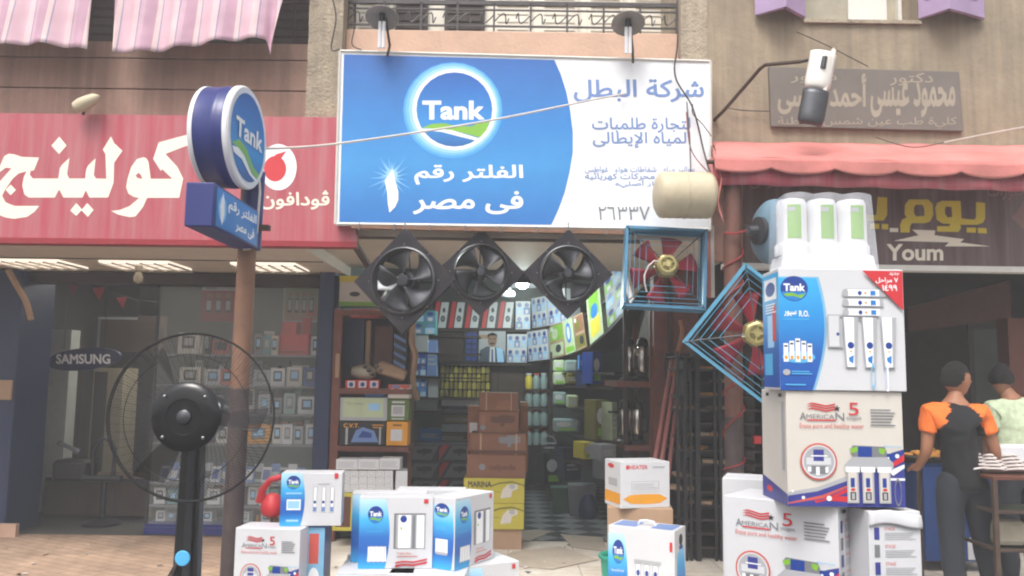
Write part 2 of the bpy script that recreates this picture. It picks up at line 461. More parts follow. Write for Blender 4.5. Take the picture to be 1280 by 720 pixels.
M('teal', '#2f9a82', .5, var=.1)
M('red_plastic', '#c9353c', .45, var=.08)
M('skin', '#9a6a50', .6, var=.06)
M('hair', '#0d0a0a', .8, var=.5, scale=60, bump=.6)
M('shirt_black', '#141419', .9, var=.15, scale=9)
M('shirt_orange', '#e2702c', .85, var=.08, scale=9)
M('shirt_green', '#bcc9ab', .85, var=.22, scale=26)
M('jeans', '#23272f', .9, var=.18, scale=12)
M('pastry', '#b7803c', .7, var=.25, scale=30)
M('paper', '#c9c0bd', .8, var=.12, scale=14)
M('cable_orange', '#a86a45', .6)
stripes('curtain_cloth', [(0, '#c6a5b0'), (.30, '#ceb2b6'), (.47, '#857c96'), (.50, '#bd9dab'), (.62, '#b591a2'), (.86, '#cfb8b8'), (.97, '#8f88a2')], 3.1, 0)
stripes('packing_cells', [(0, '#c9c9c6'), (.46, '#a9a9a8'), (.5, '#d2d2cf'), (.95, '#99999a')], 14, 0)
stripes('mesh_yellow', [(0, '#8f7f35'), (.5, '#5d5226'), (.75, '#a89a52')], 16, 0)
grad('tank_blue_print', [(0, '#33a6e0'), (.25, '#2a62b5'), (.45, '#2f6fc0'), (.7, '#45b2ea'), (1, '#bfe3f5')])
grad('tank_blue_print_deep', [(0, '#2453a6'), (.3, '#2a63b4'), (.6, '#2f8fd4'), (1, '#3fb0e6')])
grad('sign_blue', [(0, '#2f74bd'), (.35, '#3d90d0'), (.6, '#307fc6'), (1, '#2c64b0')])
grad('logo_blue', [(0, '#1c3f86'), (.35, '#2f8ad0'), (.75, '#1f66b6'), (1, '#1b4f9f')])

# brick paving: small tan blocks
def brick_mat(name, c1, c2, mortar, sx, sy, rough=.85, rotz=0, offset=.5):
    m = bpy.data.materials.new(name); m.use_nodes = True; MATS[name] = m
    t = m.node_tree; b = t.nodes['Principled BSDF']; b.inputs['Roughness'].default_value = rough
    tc = t.nodes.new('ShaderNodeTexCoord'); mp = t.nodes.new('ShaderNodeMapping'); mp.inputs['Rotation'].default_value = (0, 0, rotz)
    br = t.nodes.new('ShaderNodeTexBrick'); br.inputs['Scale'].default_value = 1; br.offset = offset
    br.inputs['Brick Width'].default_value = sx; br.inputs['Row Height'].default_value = sy; br.inputs['Mortar Size'].default_value = .006
    br.inputs['Color1'].default_value = lin(c1) + (1,); br.inputs['Color2'].default_value = lin(c2) + (1,); br.inputs['Mortar'].default_value = lin(mortar) + (1,)
    nz = t.nodes.new('ShaderNodeTexNoise'); nz.inputs['Scale'].default_value = 2.2; nz.inputs['Detail'].default_value = 9; nz.inputs['Roughness'].default_value = .7
    mx = t.nodes.new('ShaderNodeMixRGB'); mx.blend_type = 'OVERLAY'; mx.inputs[0].default_value = .85
    t.links.new(tc.outputs['Object'], mp.inputs[0]); t.links.new(mp.outputs[0], br.inputs['Vector']); t.links.new(tc.outputs['Object'], nz.inputs['Vector'])
    t.links.new(br.outputs['Color'], mx.inputs[1]); t.links.new(nz.outputs['Fac'], mx.inputs[2]); t.links.new(mx.outputs[0], b.inputs['Base Color'])
    return m
brick_mat('paving_tan', '#a58973', '#ae927c', '#84705f', .2, .1, rotz=.5)
brick_mat('apron_slabs', '#c9c0b4', '#d1c8bc', '#a89e92', .6, .6, offset=0)
m = bpy.data.materials.new('checker_floor'); m.use_nodes = True; MATS['checker_floor'] = m
t = m.node_tree; b = t.nodes['Principled BSDF']; b.inputs['Roughness'].default_value = .35
tc = t.nodes.new('ShaderNodeTexCoord'); mp = t.nodes.new('ShaderNodeMapping'); mp.inputs['Rotation'].default_value = (0, 0, R(45))
ck = t.nodes.new('ShaderNodeTexChecker'); ck.inputs['Scale'].default_value = 4.2
ck.inputs['Color1'].default_value = lin('#8d9092') + (1,); ck.inputs['Color2'].default_value = lin('#3b3f43') + (1,)
nz = t.nodes.new('ShaderNodeTexNoise'); nz.inputs['Scale'].default_value = 3; nz.inputs['Detail'].default_value = 8
mx = t.nodes.new('ShaderNodeMixRGB'); mx.blend_type = 'OVERLAY'; mx.inputs[0].default_value = .5
t.links.new(tc.outputs['Object'], mp.inputs[0]); t.links.new(mp.outputs[0], ck.inputs['Vector']); t.links.new(tc.outputs['Object'], nz.inputs['Vector'])
t.links.new(ck.outputs['Color'], mx.inputs[1]); t.links.new(nz.outputs['Fac'], mx.inputs[2]); t.links.new(mx.outputs[0], b.inputs['Base Color'])

# ------------------------------------------------------------------ added even haze volume: imitates lens flare veil, lifts the darks
hz_m = bpy.data.materials.new('lens_veil_haze'); hz_m.use_nodes = True; _t = hz_m.node_tree
for _n in list(_t.nodes):
    if _n.type == 'BSDF_PRINCIPLED': _t.nodes.remove(_n)
_v = _t.nodes.new('ShaderNodeVolumePrincipled'); _v.inputs['Density'].default_value = HAZE; _v.inputs['Color'].default_value = (.93, .93, .95, 1)
_t.links.new(_v.outputs[0], [n for n in _t.nodes if n.type == 'OUTPUT_MATERIAL'][0].inputs['Volume'])
hz_o = MB().box(-62, -62, -1.1, 62, 62, 9.2).build('haze', hz_m, None, smooth=0); hz_o['kind'] = 'stuff'
# ------------------------------------------------------------------ ground
YF, YS = 6.6, 8.4
def sheet(name, x0, y0, x1, y1, z, mat, loc=(0, 0, 0)):
    o = MB().add([(x0, y0, z), (x1, y0, z), (x1, y1, z), (x0, y1, z)], [[0, 1, 2, 3]]).build(name, M(mat), None, loc=loc, smooth=0)
    return struct(o)
sheet('ground', -60, -60, 60, 60, -.02, 'asphalt')
sheet('pavement', -12, 5.6, -1.75, 8.42, .0, 'paving_tan')
sheet('forecourt', -1.75, 4.2, 12, 8.42, .0, 'apron_slabs')
sheet('shop_floor', -1.98, 8.42, 1.95, 12.7, .004, 'checker_floor')
sheet('showroom_floor', -9, 8.42, -1.98, 12.7, .004, 'interior_grey')
sheet('bakery_floor', 1.95, 8.42, 9, 12.7, .004, 'apron_slabs')

# ------------------------------------------------------------------ the apartment house over the left and middle shops
def X(px, Y, py=360): return P(px, py, Y).x
def Z(py, Y, px=640): return P(px, py, Y).z
ZL, ZM = 2.58, 2.70
bld = thing('apartment_house', 'grubby house with pink stone balcony fronts above the red sign and the blue sign', 'building', (-3, YS, 0))
xa, xb = X(384, YF, 100), X(427, YF, 100)          # rough pilaster
xr = X(851, YF, 60)
mb = MB(); mb.box(-9, YF + .05, ZL + .02, xa, YS + .3, ZL + .16); mb.build('soffit_slab', M('soffit_panel'), bld)
mb = MB(); mb.box(xa, YF + .05, ZM, 1.98, YS + .3, ZM + .16); mb.build('soffit', M('soffit_panel'), bld)
# joints between the soffit boards
mb = MB()
for k in (2,): mb.box(-9, YF + .05 + k * .42, ZL + .012, xa - .02, YF + .06 + k * .42, ZL + .019)

mb.build('board_joint', M('soffit_dark'), bld)
# left parapet with its two course lines
zt = Z(95, YF + .08, 200)
mb = MB()
zc = [ZL + .17, Z(143, YF, 200) - .15, Z(107, YF, 200) + .0, Z(68, YF, 200), zt + .3]
for i in range(len(zc) - 1): mb.box(-9, YF + .08 + .004 * i, zc[i] + .004, xa - .003, YF + .3, zc[i + 1] - .006)
mb.build('balcony_parapet', M('parapet_stone'), bld, bevel=.005)
mb = MB(); mb.box(-9, YF + .3, ZL + .17, xa, YF + .36, zt + .35); mb.build('parapet_backing', M('dark_gap'), bld)
# iron grille of the upper left balcony
g = MB()
for k in range(9): g.box(-9, YF + .2, zt + .32 + k * .075, xa, YF + .215, zt + .335 + k * .075)
for k in range(40): g.box(-8.9 + k * .19, YF + .19, zt + .3, -8.885 + k * .19, YF + .2, zt + 1.1)
g.build('balcony_grille', M('rust_iron'), bld)
mb = MB(); mb.box(-9, YS + .05, ZL + .18, xa, YS + .25, 8); mb.build('upper_wall', M('interior_brown'), bld)
mb = MB(); mb.box(-9, YF + .05, 6.0, xa, YS, 6.15); mb.build('balcony_ceiling', M('soffit_panel'), bld)
# pilaster
mb = MB()
def pil(u, v):
    return (xa + (xb - xa) * u, YF - .02 + .012 * math.sin(u * 17 + v * 40) * math.sin(v * 63), ZL + .1 + v * 5)
mb.grid(pil, 10, 60); mb.box(xa, YF + .01, ZL + .1, xb, YF + .4, 7.6)
mb.build('pilaster', M('stucco_pilaster'), bld)
# middle balcony: salmon parapet, white shutters, scrolled railing
zp = Z(39, YF + .1, 640)
mb = MB(); mb.box(xb + .002, YF + .1, ZM + .17, xr, YF + .32, zp); mb.build('salmon_parapet', M('salmon_plaster'), bld, bevel=.008)
mb = MB(); mb.box(xb, YF + .95, ZM + .17, xr, YF + 1.05, 8); mb.build('balcony_wall', M('cream_shutter'), bld)
YR = YF + .93
for k, (p0, p1, mat) in enumerate([(428, 440, 'cream_shutter'), (446, 492, 'cream_shutter'), (495, 535, 'glass_dark'), (556, 606, 'wood_dark'), (618, 664, 'cream_shutter'), (676, 722, 'cream_shutter'), (734, 778, 'cream_shutter'), (790, 838, 'cream_shutter')]):
    mb = MB(); x0, x1 = X(p0, YR, 20), X(p1, YR, 20)
    mb.box(x0, YR - .03, zp - .5, x1, YR + .015, zp + 1.6)
    for s in range(24): mb.box(x0 + .03, YR - .04, zp - .4 + s * .075, x1 - .03, YR - .031, zp - .36 + s * .075)
    mb.build('balcony_shutter', M(mat if mat != 'glass_dark' else 'wood_dark'), bld)
g = MB(); z0, z1 = zp + .03, Z(4, YF + .15, 640)
g.box(xb, YF + .15, z1 - .015, xr, YF + .18, z1 + .02); g.box(xb, YF + .155, z0 + .03, xr, YF + .17, z0 + .045)
zb = Z(13, YF + .15, 640); g.box(xb, YF + .155, zb, xr, YF + .17, zb + .012)
n = 9
for k in range(n + 1):
    x = xb + (xr - xb) * k / n; g.box(x - .008, YF + .15, zp, x + .008, YF + .17, z1)
    if k < n:
        xm = x + (xr - xb) / n / 2; zm = (z0 + zb) / 2 + .02
        for s in (-1, 1):
            pts = [(xm + s * (.03 + .09 * t) + s * .035 * (t) * math.cos(6.5 * t), YF + .16, zm + s * .05 * math.sin(7.5 * t) * (1 - .3 * t)) for t in [i / 20 for i in range(21)]]
            g.tube(pts, .006, 5)
g.build('railing', M('iron'), bld)
mb = MB(); mb.box(xr, YF - .01, ZM + .1, X(884, YF, 60), YS, 7.6); mb.build('corner_pier', M('stucco_pilaster'), bld)
# ------------- shop rooms (walls, ceilings) under it
ZC = 3.05
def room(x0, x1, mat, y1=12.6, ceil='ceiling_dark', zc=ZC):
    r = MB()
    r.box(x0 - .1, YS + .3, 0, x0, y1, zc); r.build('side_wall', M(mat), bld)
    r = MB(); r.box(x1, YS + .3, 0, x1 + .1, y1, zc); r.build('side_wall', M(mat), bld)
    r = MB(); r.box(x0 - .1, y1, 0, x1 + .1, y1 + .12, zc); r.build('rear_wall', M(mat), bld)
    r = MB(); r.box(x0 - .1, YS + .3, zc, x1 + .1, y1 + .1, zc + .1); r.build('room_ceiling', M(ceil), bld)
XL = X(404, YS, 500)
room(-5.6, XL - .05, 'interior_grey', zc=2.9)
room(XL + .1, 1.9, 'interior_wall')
mb = MB(); mb.box(xa, YS + .1, ZM + .16, 1.98, YS + .3, 3.3); mb.box(-9, YS + .1, ZL + .16, xa, YS + .3, 3.3); mb.build('lintel', M('interior_brown'), bld)
mb = MB(); mb.box(-9, YF + .1, 7.9, 1.98, 13, 8.1); mb.build('light_stop_roof', M('soffit_panel'), bld)  # unseen roof added to stop sky light leaking into the shop rooms
mb = MB(); mb.box(-9, 12.75, 0, 1.98, 13, 8); mb.build('back_wall', M('stucco'), bld)
# blue tiled pier at the far left and blue post between the shops
mb = MB(); mb.box(-9, YS - .1, 0, X(18, YS - .1, 500), YS + .5, ZL); mb.build('tiled_pier', M('blue_tile'), bld, bevel=.01)
mb = MB(); mb.box(-9, YS - .16, 0, X(20, YS - .16, 655), YS - .1, .12); mb.build('tile_skirting', M('salmon_plaster'), bld)
mb = MB(); mb.box(XL - .05, YS - .12, 0, X(413, YS - .12, 500), YS + .2, ZM); mb.build('blue_post', M('blue_tile'), bld, bevel=.008)
mb = MB(); mb.box(XL - .051 - 3.35, YS, ZL - .11, XL - .05, YS + .2, ZL); mb.build('door_header', M('wood_dark'), bld)
# right-hand brown pier of the middle shop
mb = MB(); mb.box(X(817, YS, 480), YS - .02, 0, X(838, YS, 480), YS + .2, ZM); mb.box(X(840, YS, 480), YS - .06, 0, X(872, YS, 480), YS + .24, ZM); mb.build('wooden_pier', M('wood_red'), bld, bevel=.006)
# left recessed troffers, lit
for (x0, x1) in ((8, 92), (141, 226), (300, 378)):
    y = YF + 1.28
    a, b = X(x0, y, 330), X(x1, y, 330)
    fr = MB(); fr.box(a, y - .28, ZL + .002, b, y + .28, ZL + .018); fo = fr.build('light_panel', M('troffer_white'), bld)
    gr = MB()
    for k in range(6): gr.box(a + (b - a) * k / 5 - .008, y - .28, ZL - .014, a + (b - a) * k / 5 + .008, y + .28, ZL)
    for k in range(4): gr.box(a, y - .28 + .187 * k - .007, ZL - .0165, b, y - .28 + .187 * k + .007, ZL - .0145)
    gr.build('louvre_grid', M('soffit_panel'), fo)
mb = MB()
q = P(173, 345, YF + 1.2)
mb.lathe([(.035, ZL), (.035, ZL - .05), (.02, ZL - .06), (.045, ZL - .11), (.04, ZL - .15), (.01, ZL - .17)], (q.x, q.y, 0), n=12); mb.build('ceiling_bulb', M('window_glass'), bld)

# ------------------------------------------------------------------ the stuccoed house on the right
hb = thing('stucco_house', 'beige stucco house with purple shutters above the brown shop sign', 'building', (5, YS, 0))
xr2 = X(884, YF, 100) + .003
wz = Z(26, YF, 1075); wx0, wx1 = X(1006, YF, 10), X(1146, YF, 10)
zs = Z(335, YF, 1100)
zs2 = ZM + .05
mb = MB()
mb.box(xr2, YF, zs2, wx0, YF + .4, 8); mb.box(wx0, YF, zs2, wx1, YF + .4, wz); mb.box(wx1, YF, zs2, 9, YF + .4, 8); mb.box(wx0, YF, wz + 1.25, wx1, YF + .4, 8)
mb.build('wall', M('stucco'), hb, smooth=0)
mb = MB(); mb.box(xr2, YF + .4, zs2, 9, YS + .3, zs2 + .15); mb.build('soffit', M('interior_brown'), hb)
mb = MB(); mb.box(xr2, YF + .4, 7.8, 9, 12.7, 8); mb.build('roof', M('soffit_panel'), hb)
mb = MB(); mb.box(wx0, YF + .3, wz, wx1, YF + .34, wz + 1.25); wn = mb.build('window', M('window_glass'), hb)
mb = MB(); xm = X(1079, YF, 10)
for a, b in ((wx0, wx0 + .02), (xm - .015, xm + .015), (wx1 - .03, wx1)): mb.box(a, YF + .26, wz, b, YF + .3, wz + 1.25)
mb.box(wx0, YF + .255, wz, wx1, YF + .298, wz + .035); mb.build('frame', M('white_paint'), wn)
mb = MB(); mb.box(xm + .02, YF + .275, wz + .04, wx1 - .12, YF + .298, wz + 1.2); mb.build('curtain_lining', M('white_paint'), wn)
mb = MB(); mb.box(wx0 - .02, YF - .03, wz - .03, wx1 + .02, YF + .1, wz - .002); mb.build('sill', M('stucco_pilaster'), wn)
def shutter(xh, xm_, xo, ym_, yo, zlow, side):
    mb = MB(); lv = MB()
    zt_ = wz + 1.2
    def leaf(p, q):
        d = (q - p); L = d.length; d.normalize(); nrm = Vector((d.y, -d.x, 0))
        if nrm.y > 0: nrm = -nrm
        c = [p, q, q - nrm * .035, p - nrm * .035]
        mb.prism([(v.x, v.y) for v in c], 'Z', zlow, zt_)
        for s in range(14):
            z0 = zlow + .13 + s * .034
            a = p + d * (L * .26) + nrm * .004; b = p + d * (L * .78) + nrm * .004
            lv.add([(a.x, a.y, z0), (b.x, b.y, z0), (b.x, b.y, z0 + .016), (a.x, a.y, z0 + .016)], [[0, 1, 2, 3]])
    leaf(Vector((xh, YF - .02, 0)), Vector((xm_, ym_, 0))); leaf(Vector((xm_, ym_, 0)), Vector((xo, yo, 0)))
    o = mb.build('shutter', M('purple_paint'), hb, smooth=0, bevel=.004); lv.build('louvre', M('purple_dark'), o, recalc=False)
shutter(wx0 + .0, X(983, YF - .22, 10), X(942, YF - .02, 10), YF - .22, YF - .05, Z(20, YF, 983) - .02, -1)
shutter(wx1, X(1187, YF - .22, 10), X(1228, YF - .02, 10), YF - .22, YF - .05, Z(24, YF, 1187) - .01, 1)
# bakery room
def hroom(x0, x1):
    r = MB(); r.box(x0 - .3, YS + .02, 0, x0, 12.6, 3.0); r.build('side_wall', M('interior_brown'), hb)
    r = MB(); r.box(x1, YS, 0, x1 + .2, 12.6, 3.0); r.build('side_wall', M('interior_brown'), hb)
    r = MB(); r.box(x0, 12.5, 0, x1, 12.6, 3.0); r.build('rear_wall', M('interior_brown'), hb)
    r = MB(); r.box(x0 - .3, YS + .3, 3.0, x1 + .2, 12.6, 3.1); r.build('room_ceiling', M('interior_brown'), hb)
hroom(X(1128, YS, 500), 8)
mb = MB(); mb.box(xr2, YS + .05, zs2 + .15, 9, YS + .3, 3.3); mb.build('lintel', M('interior_brown'), hb)
mb = MB(); mb.box(xr2, YS - .05, 0, X(1125, YS, 500), YS + .02, zs2); mb.build('dark_wall', M('wood_dark'), hb)
mb = MB(); mb.box(X(889, 6.57, 280), 6.57, Z(327, 6.57, 920), X(934, 6.57, 280), 6.64, Z(222, 6.57, 920)); mb.build('marble_facing', M('marble_pink'), hb)
mb = MB(); mb.box(X(1262, YS - .1, 450), YS - .1, 0, X(1330, YS - .1, 450), YS + .1, Z(398, YS - .1, 1270)); mb.build('wood_panel', M('wood_red'), hb)
# slanted wooden bulkhead and glazed inner door of the bakery
mb = MB(); mb.prism([(X(1135, 9.6, 400), Z(385, 9.6, 1135)), (X(1265, 9.6, 400), Z(350, 9.6, 1265)), (X(1265, 9.6, 400), Z(398, 9.6, 1265)), (X(1135, 9.6, 400), Z(415, 9.6, 1135))], 'Y', 9.6, 9.7)
mb.build('bulkhead', M('wood_brown'), hb, smooth=0)
mb = MB(); y = 9.65; x0, x1 = X(1212, y, 450), X(1262, y, 450); z1 = Z(405, y, 1240)
mb.box(x0, y, 0, x0 + .06, y + .05, z1); mb.box(x1 - .06, y, 0, x1, y + .05, z1); mb.box(x0 + .06, y, z1 - .06, x1 - .06, y + .05, z1)
dr = mb.build('inner_door', M('interior_grey'), hb); mb = MB(); mb.box(x0 + .06, y + .02, .1, x1 - .06, y + .03, z1 - .06); mb.build('pane', M('interior_wall'), dr)

# ------------------------------------------------------------------ signs
def plane(Y): return lambda px, py: (P(px, py, Y).x, P(px, py, Y).z)
def sign_art(name, items, parent, Y, x0, y0, x1, y1, first=.0015, step=.0003):
    """Artwork given in photo pixels inside the rectangle x0,y0 - x1,y1 of a wall plane at depth Y."""
    def fn(px, py, l):
        q = P(px, py, Y); return (q.x, Y - l, q.z)
    return art(name, items, fn, parent, first=first, step=step, world=True)
# --- big blue and white board
YT = 6.42
c = [P(425.5, 64, YT), P(888, 77, YT), P(888, 287, YT), P(419.5, 280, YT)]
tb = thing('shop_sign', 'big blue and white printed board with a round emblem over the middle shop', 'sign', ((c[3].x + c[2].x) / 2, YT, c[3].z))
mb = MB(); mb.prism([(v.x, v.z) for v in c], 'Y', YT, YT + .09); mb.build('board', M('board_white'), tb, smooth=0)
mb = MB()
for i in range(4):
    a, b = c[i], c[(i + 1) % 4]; mb.tube([(a.x, YT - .002, a.z), (b.x, YT - .002, b.z)], .013, 4)
mb.build('frame', M('white_metal'), tb, smooth=0)
edge = [(430, 68), (693, 75)] + [(693 + 25 * math.sin(math.pi * t) , 75 + 208 * t) for t in [i / 16 for i in range(1, 17)]] + [(424, 277.5)]
edge = [(430, 68)] + [(p[0], p[1]) for p in [(693, 75), (701, 93), (708, 115), (713, 140), (716, 165), (716, 190), (712, 215), (706, 240), (698, 262), (689, 281)]] + [(424, 277.5)]
SB = dict(parent=tb, Y=YT, x0=0, y0=0, x1=1, y1=1)
sign_art('blue_field', [('p', edge, 'sign_blue')], **SB)
def rays(cx, cy, n, r0, r1, mat):
    out = []
    for k in range(n):
        a = 2 * math.pi * k / n + .15; r = r1 * (.6 + .4 * ((k * 37) % 10) / 10)
        out.append(('p', [(cx + 3 * math.cos(a + .5), cy + 3 * math.sin(a + .5)), (cx + 3 * math.cos(a - .5), cy + 3 * math.sin(a - .5)), (cx + r * math.cos(a), cy + r * math.sin(a))], mat))
    return out
M('p_halo1', '#4fa4e6', .4, var=.02); M('p_halo2', '#74b9ee', .4, var=.02); M('p_halo3', '#9ccdf4', .4, var=.02)
M('p_edge', '#bcd4f2', .4, var=.02)
sign_art('emblem', [('e', 566, 138, 62, 60, 'p_halo1'), ('e', 566, 137, 59, 57.5, 'p_halo2'), ('e', 567, 137, 56, 54.5, 'p_halo3'), ('e', 568, 137, 52.5, 51, 'p_white'), ('e', 568, 137, 47.5, 46.5, 'logo_blue'),
    ('p', [(527, 160), (540, 155), (555, 154), (572, 158), (590, 158), (603, 151), (613, 150), (608, 163), (600, 172), (585, 168), (565, 163), (545, 161)], 'p_green'),
    ('p', [(527, 161), (545, 161), (565, 163), (585, 169), (599, 173), (596, 176), (575, 171), (552, 165), (528, 163)], 'p_white'),
    ('t', 'Tank', 528, 150, 606, 126, 'p_white', .035)], first=.0022, **SB)
sign_art('numeral', rays(489, 222, 17, 3, 34, 'p_halo2') + rays(490, 219, 11, 3, 20, 'p_halo3') + [('e', 490, 219, 7, 7, 'p_halo3'),
    ('p', [(481, 226), (491, 212), (494, 225), (498, 240), (498, 250), (494, 259), (487, 266), (485, 255), (484, 240)], 'p_white')], first=.0022, step=.0001, **SB)
sign_art('slogan', [('t', 'الفلتر رقم', 518, 231, 654, 206, 'p_white', .022), ('t', 'فى مصر', 516, 268, 654, 239, 'p_white', .024)], first=.0025, **SB)
sign_art('company_name', [('t', 'شركة البطل', 717, 128, 880, 99, 'p_text_blue', .02), ('t', 'لتجارة طلمبات', 740, 166, 863, 147, 'p_text_blue', .012), ('t', 'المياه الإيطالى', 741, 185, 863, 165, 'p_text_blue', .012)], first=.0025, **SB)
sign_art('small_print', [('t', 'مواتير مياه - شفاطات هواء - غواطس', 731, 217, 868, 208, 'p_text_blue', .008), ('t', 'كهرباء - محركات كهربائيه', 731, 226, 862, 216, 'p_text_blue', .008), ('t', 'قطع غيار أصليه', 769, 235, 858, 225, 'p_text_blue', .008), ('t', '٢٦٣٣٧', 748, 275, 812, 258, 'p_midgrey', 0.0)], first=.0025, **SB)
# --- red board on the left
YRd = 6.5
c = [P(-60, 141, YRd), P(440, 147, YRd), P(446, 302, YRd), P(-60, 297, YRd)]
rb = thing('shop_sign', 'faded red fascia with big cream lettering over the phone shop', 'sign', ((c[3].x + c[2].x) / 2, YRd, c[3].z))
c0 = P(-1500, 141, YRd)
mb = MB(); mb.prism([(c[0].x - 3, c[0].z), (c[1].x, c[1].z), (c[2].x, c[2].z), (c[3].x - 3, c[3].z)], 'Y', YRd, YRd + .1); mb.build('board', M('sign_red'), rb, smooth=0)
mb = MB(); mb.prism([(c[3].x - 3, c[3].z - .045), (c[2].x, c[2].z - .045), (c[2].x, c[2].z - .002), (c[3].x - 3, c[3].z - .002)], 'Y', YRd - .01, YRd + .12); mb.build('lower_edge', M('sign_red_edge'), rb, smooth=0)
RB = dict(parent=rb, Y=YRd, x0=0, y0=0, x1=1, y1=1)
def tr(ox, oy, k, pts): return [(ox + u / k, oy + v / k) for u, v in pts]
K1 = [(0, 265), (30, 195), (60, 178), (100, 182), (150, 200), (272, 205), (235, 295), (212, 296), (207, 325), (228, 350), (405, 350), (415, 280), (430, 255), (482, 207), (465, 320), (480, 350), (590, 350), (597, 290), (610, 260), (663, 210), (650, 325), (665, 350),
      (737, 352), (731, 180), (712, 150), (769, 58), (791, 105), (849, 158), (791, 240), (787, 380), (749, 482), (620, 482), (595, 432), (572, 482), (440, 482), (410, 425), (380, 482), (200, 482), (170, 460), (155, 400), (165, 340), (185, 300), (130, 315), (90, 350), (40, 420), (15, 470), (40, 515), (100, 540), (150, 540), (272, 540), (240, 580), (190, 615), (100, 630), (40, 620), (0, 605), (-25, 580), (-45, 500), (-40, 440), (0, 370), (80, 280), (40, 275), (0, 305), (-10, 298)]
K2 = [(385, 203), (405, 210), (420, 235), (435, 352), (585, 352), (515, 285), (505, 297), (452, 215), (490, 100), (675, 50), (705, 42), (690, 122), (665, 130), (537, 180), (620, 270), (660, 350), (632, 484), (410, 484), (380, 550), (330, 612), (290, 618), (210, 600), (162, 575), (220, 568), (290, 540), (355, 484), (320, 478), (280, 455), (265, 410), (275, 350), (300, 270), (340, 215)]
D = [('p', tr(0, 160, 5.54, q), 'p_cream') for q in ([(412, 60), (462, 122), (410, 182), (357, 122)], [(75, 392), (112, 430), (75, 467), (40, 428)], [(530, 520), (570, 565), (530, 610), (488, 572)], [(605, 520), (650, 568), (610, 617), (565, 570)])]
sign_art('big_lettering', [('p', tr(0, 160, 5.54, K1), 'p_cream'), ('p', tr(110, 160, 5.54, K2), 'p_cream'), ('p', tr(110, 160, 5.54, [(350, 310), (330, 330), (345, 348), (378, 352), (365, 322)]), 'sign_red')] + D, **RB)
sign_art('small_lettering', [('t', 'ڤودافون', 326, 262, 412, 238, 'p_cream', .02)], **RB)
sign_art('round_emblem', [('e', 348, 209, 23, 29, 'p_white'), ('e', 344, 211, 14, 16, 'p_red'), ('p', [(335, 205), (345, 193), (358, 189), (352, 198), (356, 206)], 'p_red')], first=.002, **RB)
# --- brown board on the right
YB = 6.52
c = [P(931, 214, YB), P(1340, 222, YB), P(1340, 339, YB), P(931, 327, YB)]
bb = thing('shop_sign', 'dark brown board with yellow lettering under the red awning', 'sign', ((c[3].x + c[2].x) / 2, YB, c[3].z))
mb = MB(); mb.prism([(v.x, v.z) for v in c], 'Y', YB, YB + .07); mb.build('board', M('sign_brown'), bb, smooth=0)
mb = MB(); mb.box(X(905, YB, 330), YB - .02, c[3].z - .055, c[2].x, YB + .1, c[3].z - .012); mb.build('lower_trim', M('white_metal'), bb)
BB = dict(parent=bb, Y=YB, x0=0, y0=0, x1=1, y1=1)
M('p_brownred', '#7d3238', .5); M('p_fade', '#8a6a62', .5)
Yt = lambda pts, m='p_yellow': ('p', tr(1090, 235, 8, pts), m)
sign_art('big_lettering', [Yt([(1040, 140), (1130, 150), (1132, 300), (1110, 345), (1050, 368), (880, 368), (890, 400), (862, 440), (650, 437), (650, 382), (770, 382), (782, 360), (700, 355), (645, 315), (632, 200), (650, 150), (700, 128), (885, 130), (895, 305), (1020, 318), (1038, 295)]), Yt([(740, 185), (795, 190), (800, 290), (755, 295), (730, 260), (728, 210)], 'sign_brown'),
   Yt([(370, 115), (560, 115), (605, 160), (612, 270), (580, 335), (530, 352), (400, 352), (380, 380), (375, 445), (285, 445), (278, 370), (300, 315), (345, 295), (325, 260), (328, 170)]), Yt([(435, 168), (500, 168), (520, 200), (520, 280), (440, 285), (418, 250), (418, 195)], 'sign_brown'),
   Yt([(945, 395), (1040, 398), (1036, 447), (945, 445)]), Yt([(1055, 400), (1142, 402), (1147, 455), (1058, 452)]), Yt([(55, 90), (150, 95), (150, 270), (115, 325), (-220, 330), (-220, 270), (40, 270)]), Yt([(95, 360), (160, 362), (160, 415), (95, 412)]), Yt([(-20, 356), (70, 358), (70, 410), (-20, 408)]), Yt([(175, 400), (260, 402), (260, 442), (175, 440)], 'p_cream')], **BB)
sign_art('latin_name', [('t', 'Youm', 1108, 326, 1179, 305, 'p_cream', .03)], **BB)
sign_art('zigzag', [('p', [(1140, 287), (1169, 288), (1168, 294), (1205, 299), (1200, 303), (1238, 308), (1181, 308), (1186, 303), (1117, 301), (1148, 294)], 'p_cream')], **BB)
sign_art('scrolls', [('p', [(933, 226), (960, 217), (985, 219), (1000, 228), (985, 226), (960, 224), (934, 235)], 'p_brownred'), ('t', 'حلوانى', 937, 236, 982, 217, 'p_fade', .01),
   ('p', [(1211, 229), (1232, 220), (1262, 216), (1280, 214), (1280, 220), (1250, 226), (1240, 236), (1218, 238)], 'p_brownred'), ('t', 'مخبوزات', 1234, 250, 1290, 228, 'p_fade', .01),
   ('p', [(1264, 272), (1272, 264), (1280, 250), (1290, 246), (1290, 292), (1278, 286)], 'p_fade')], **BB)
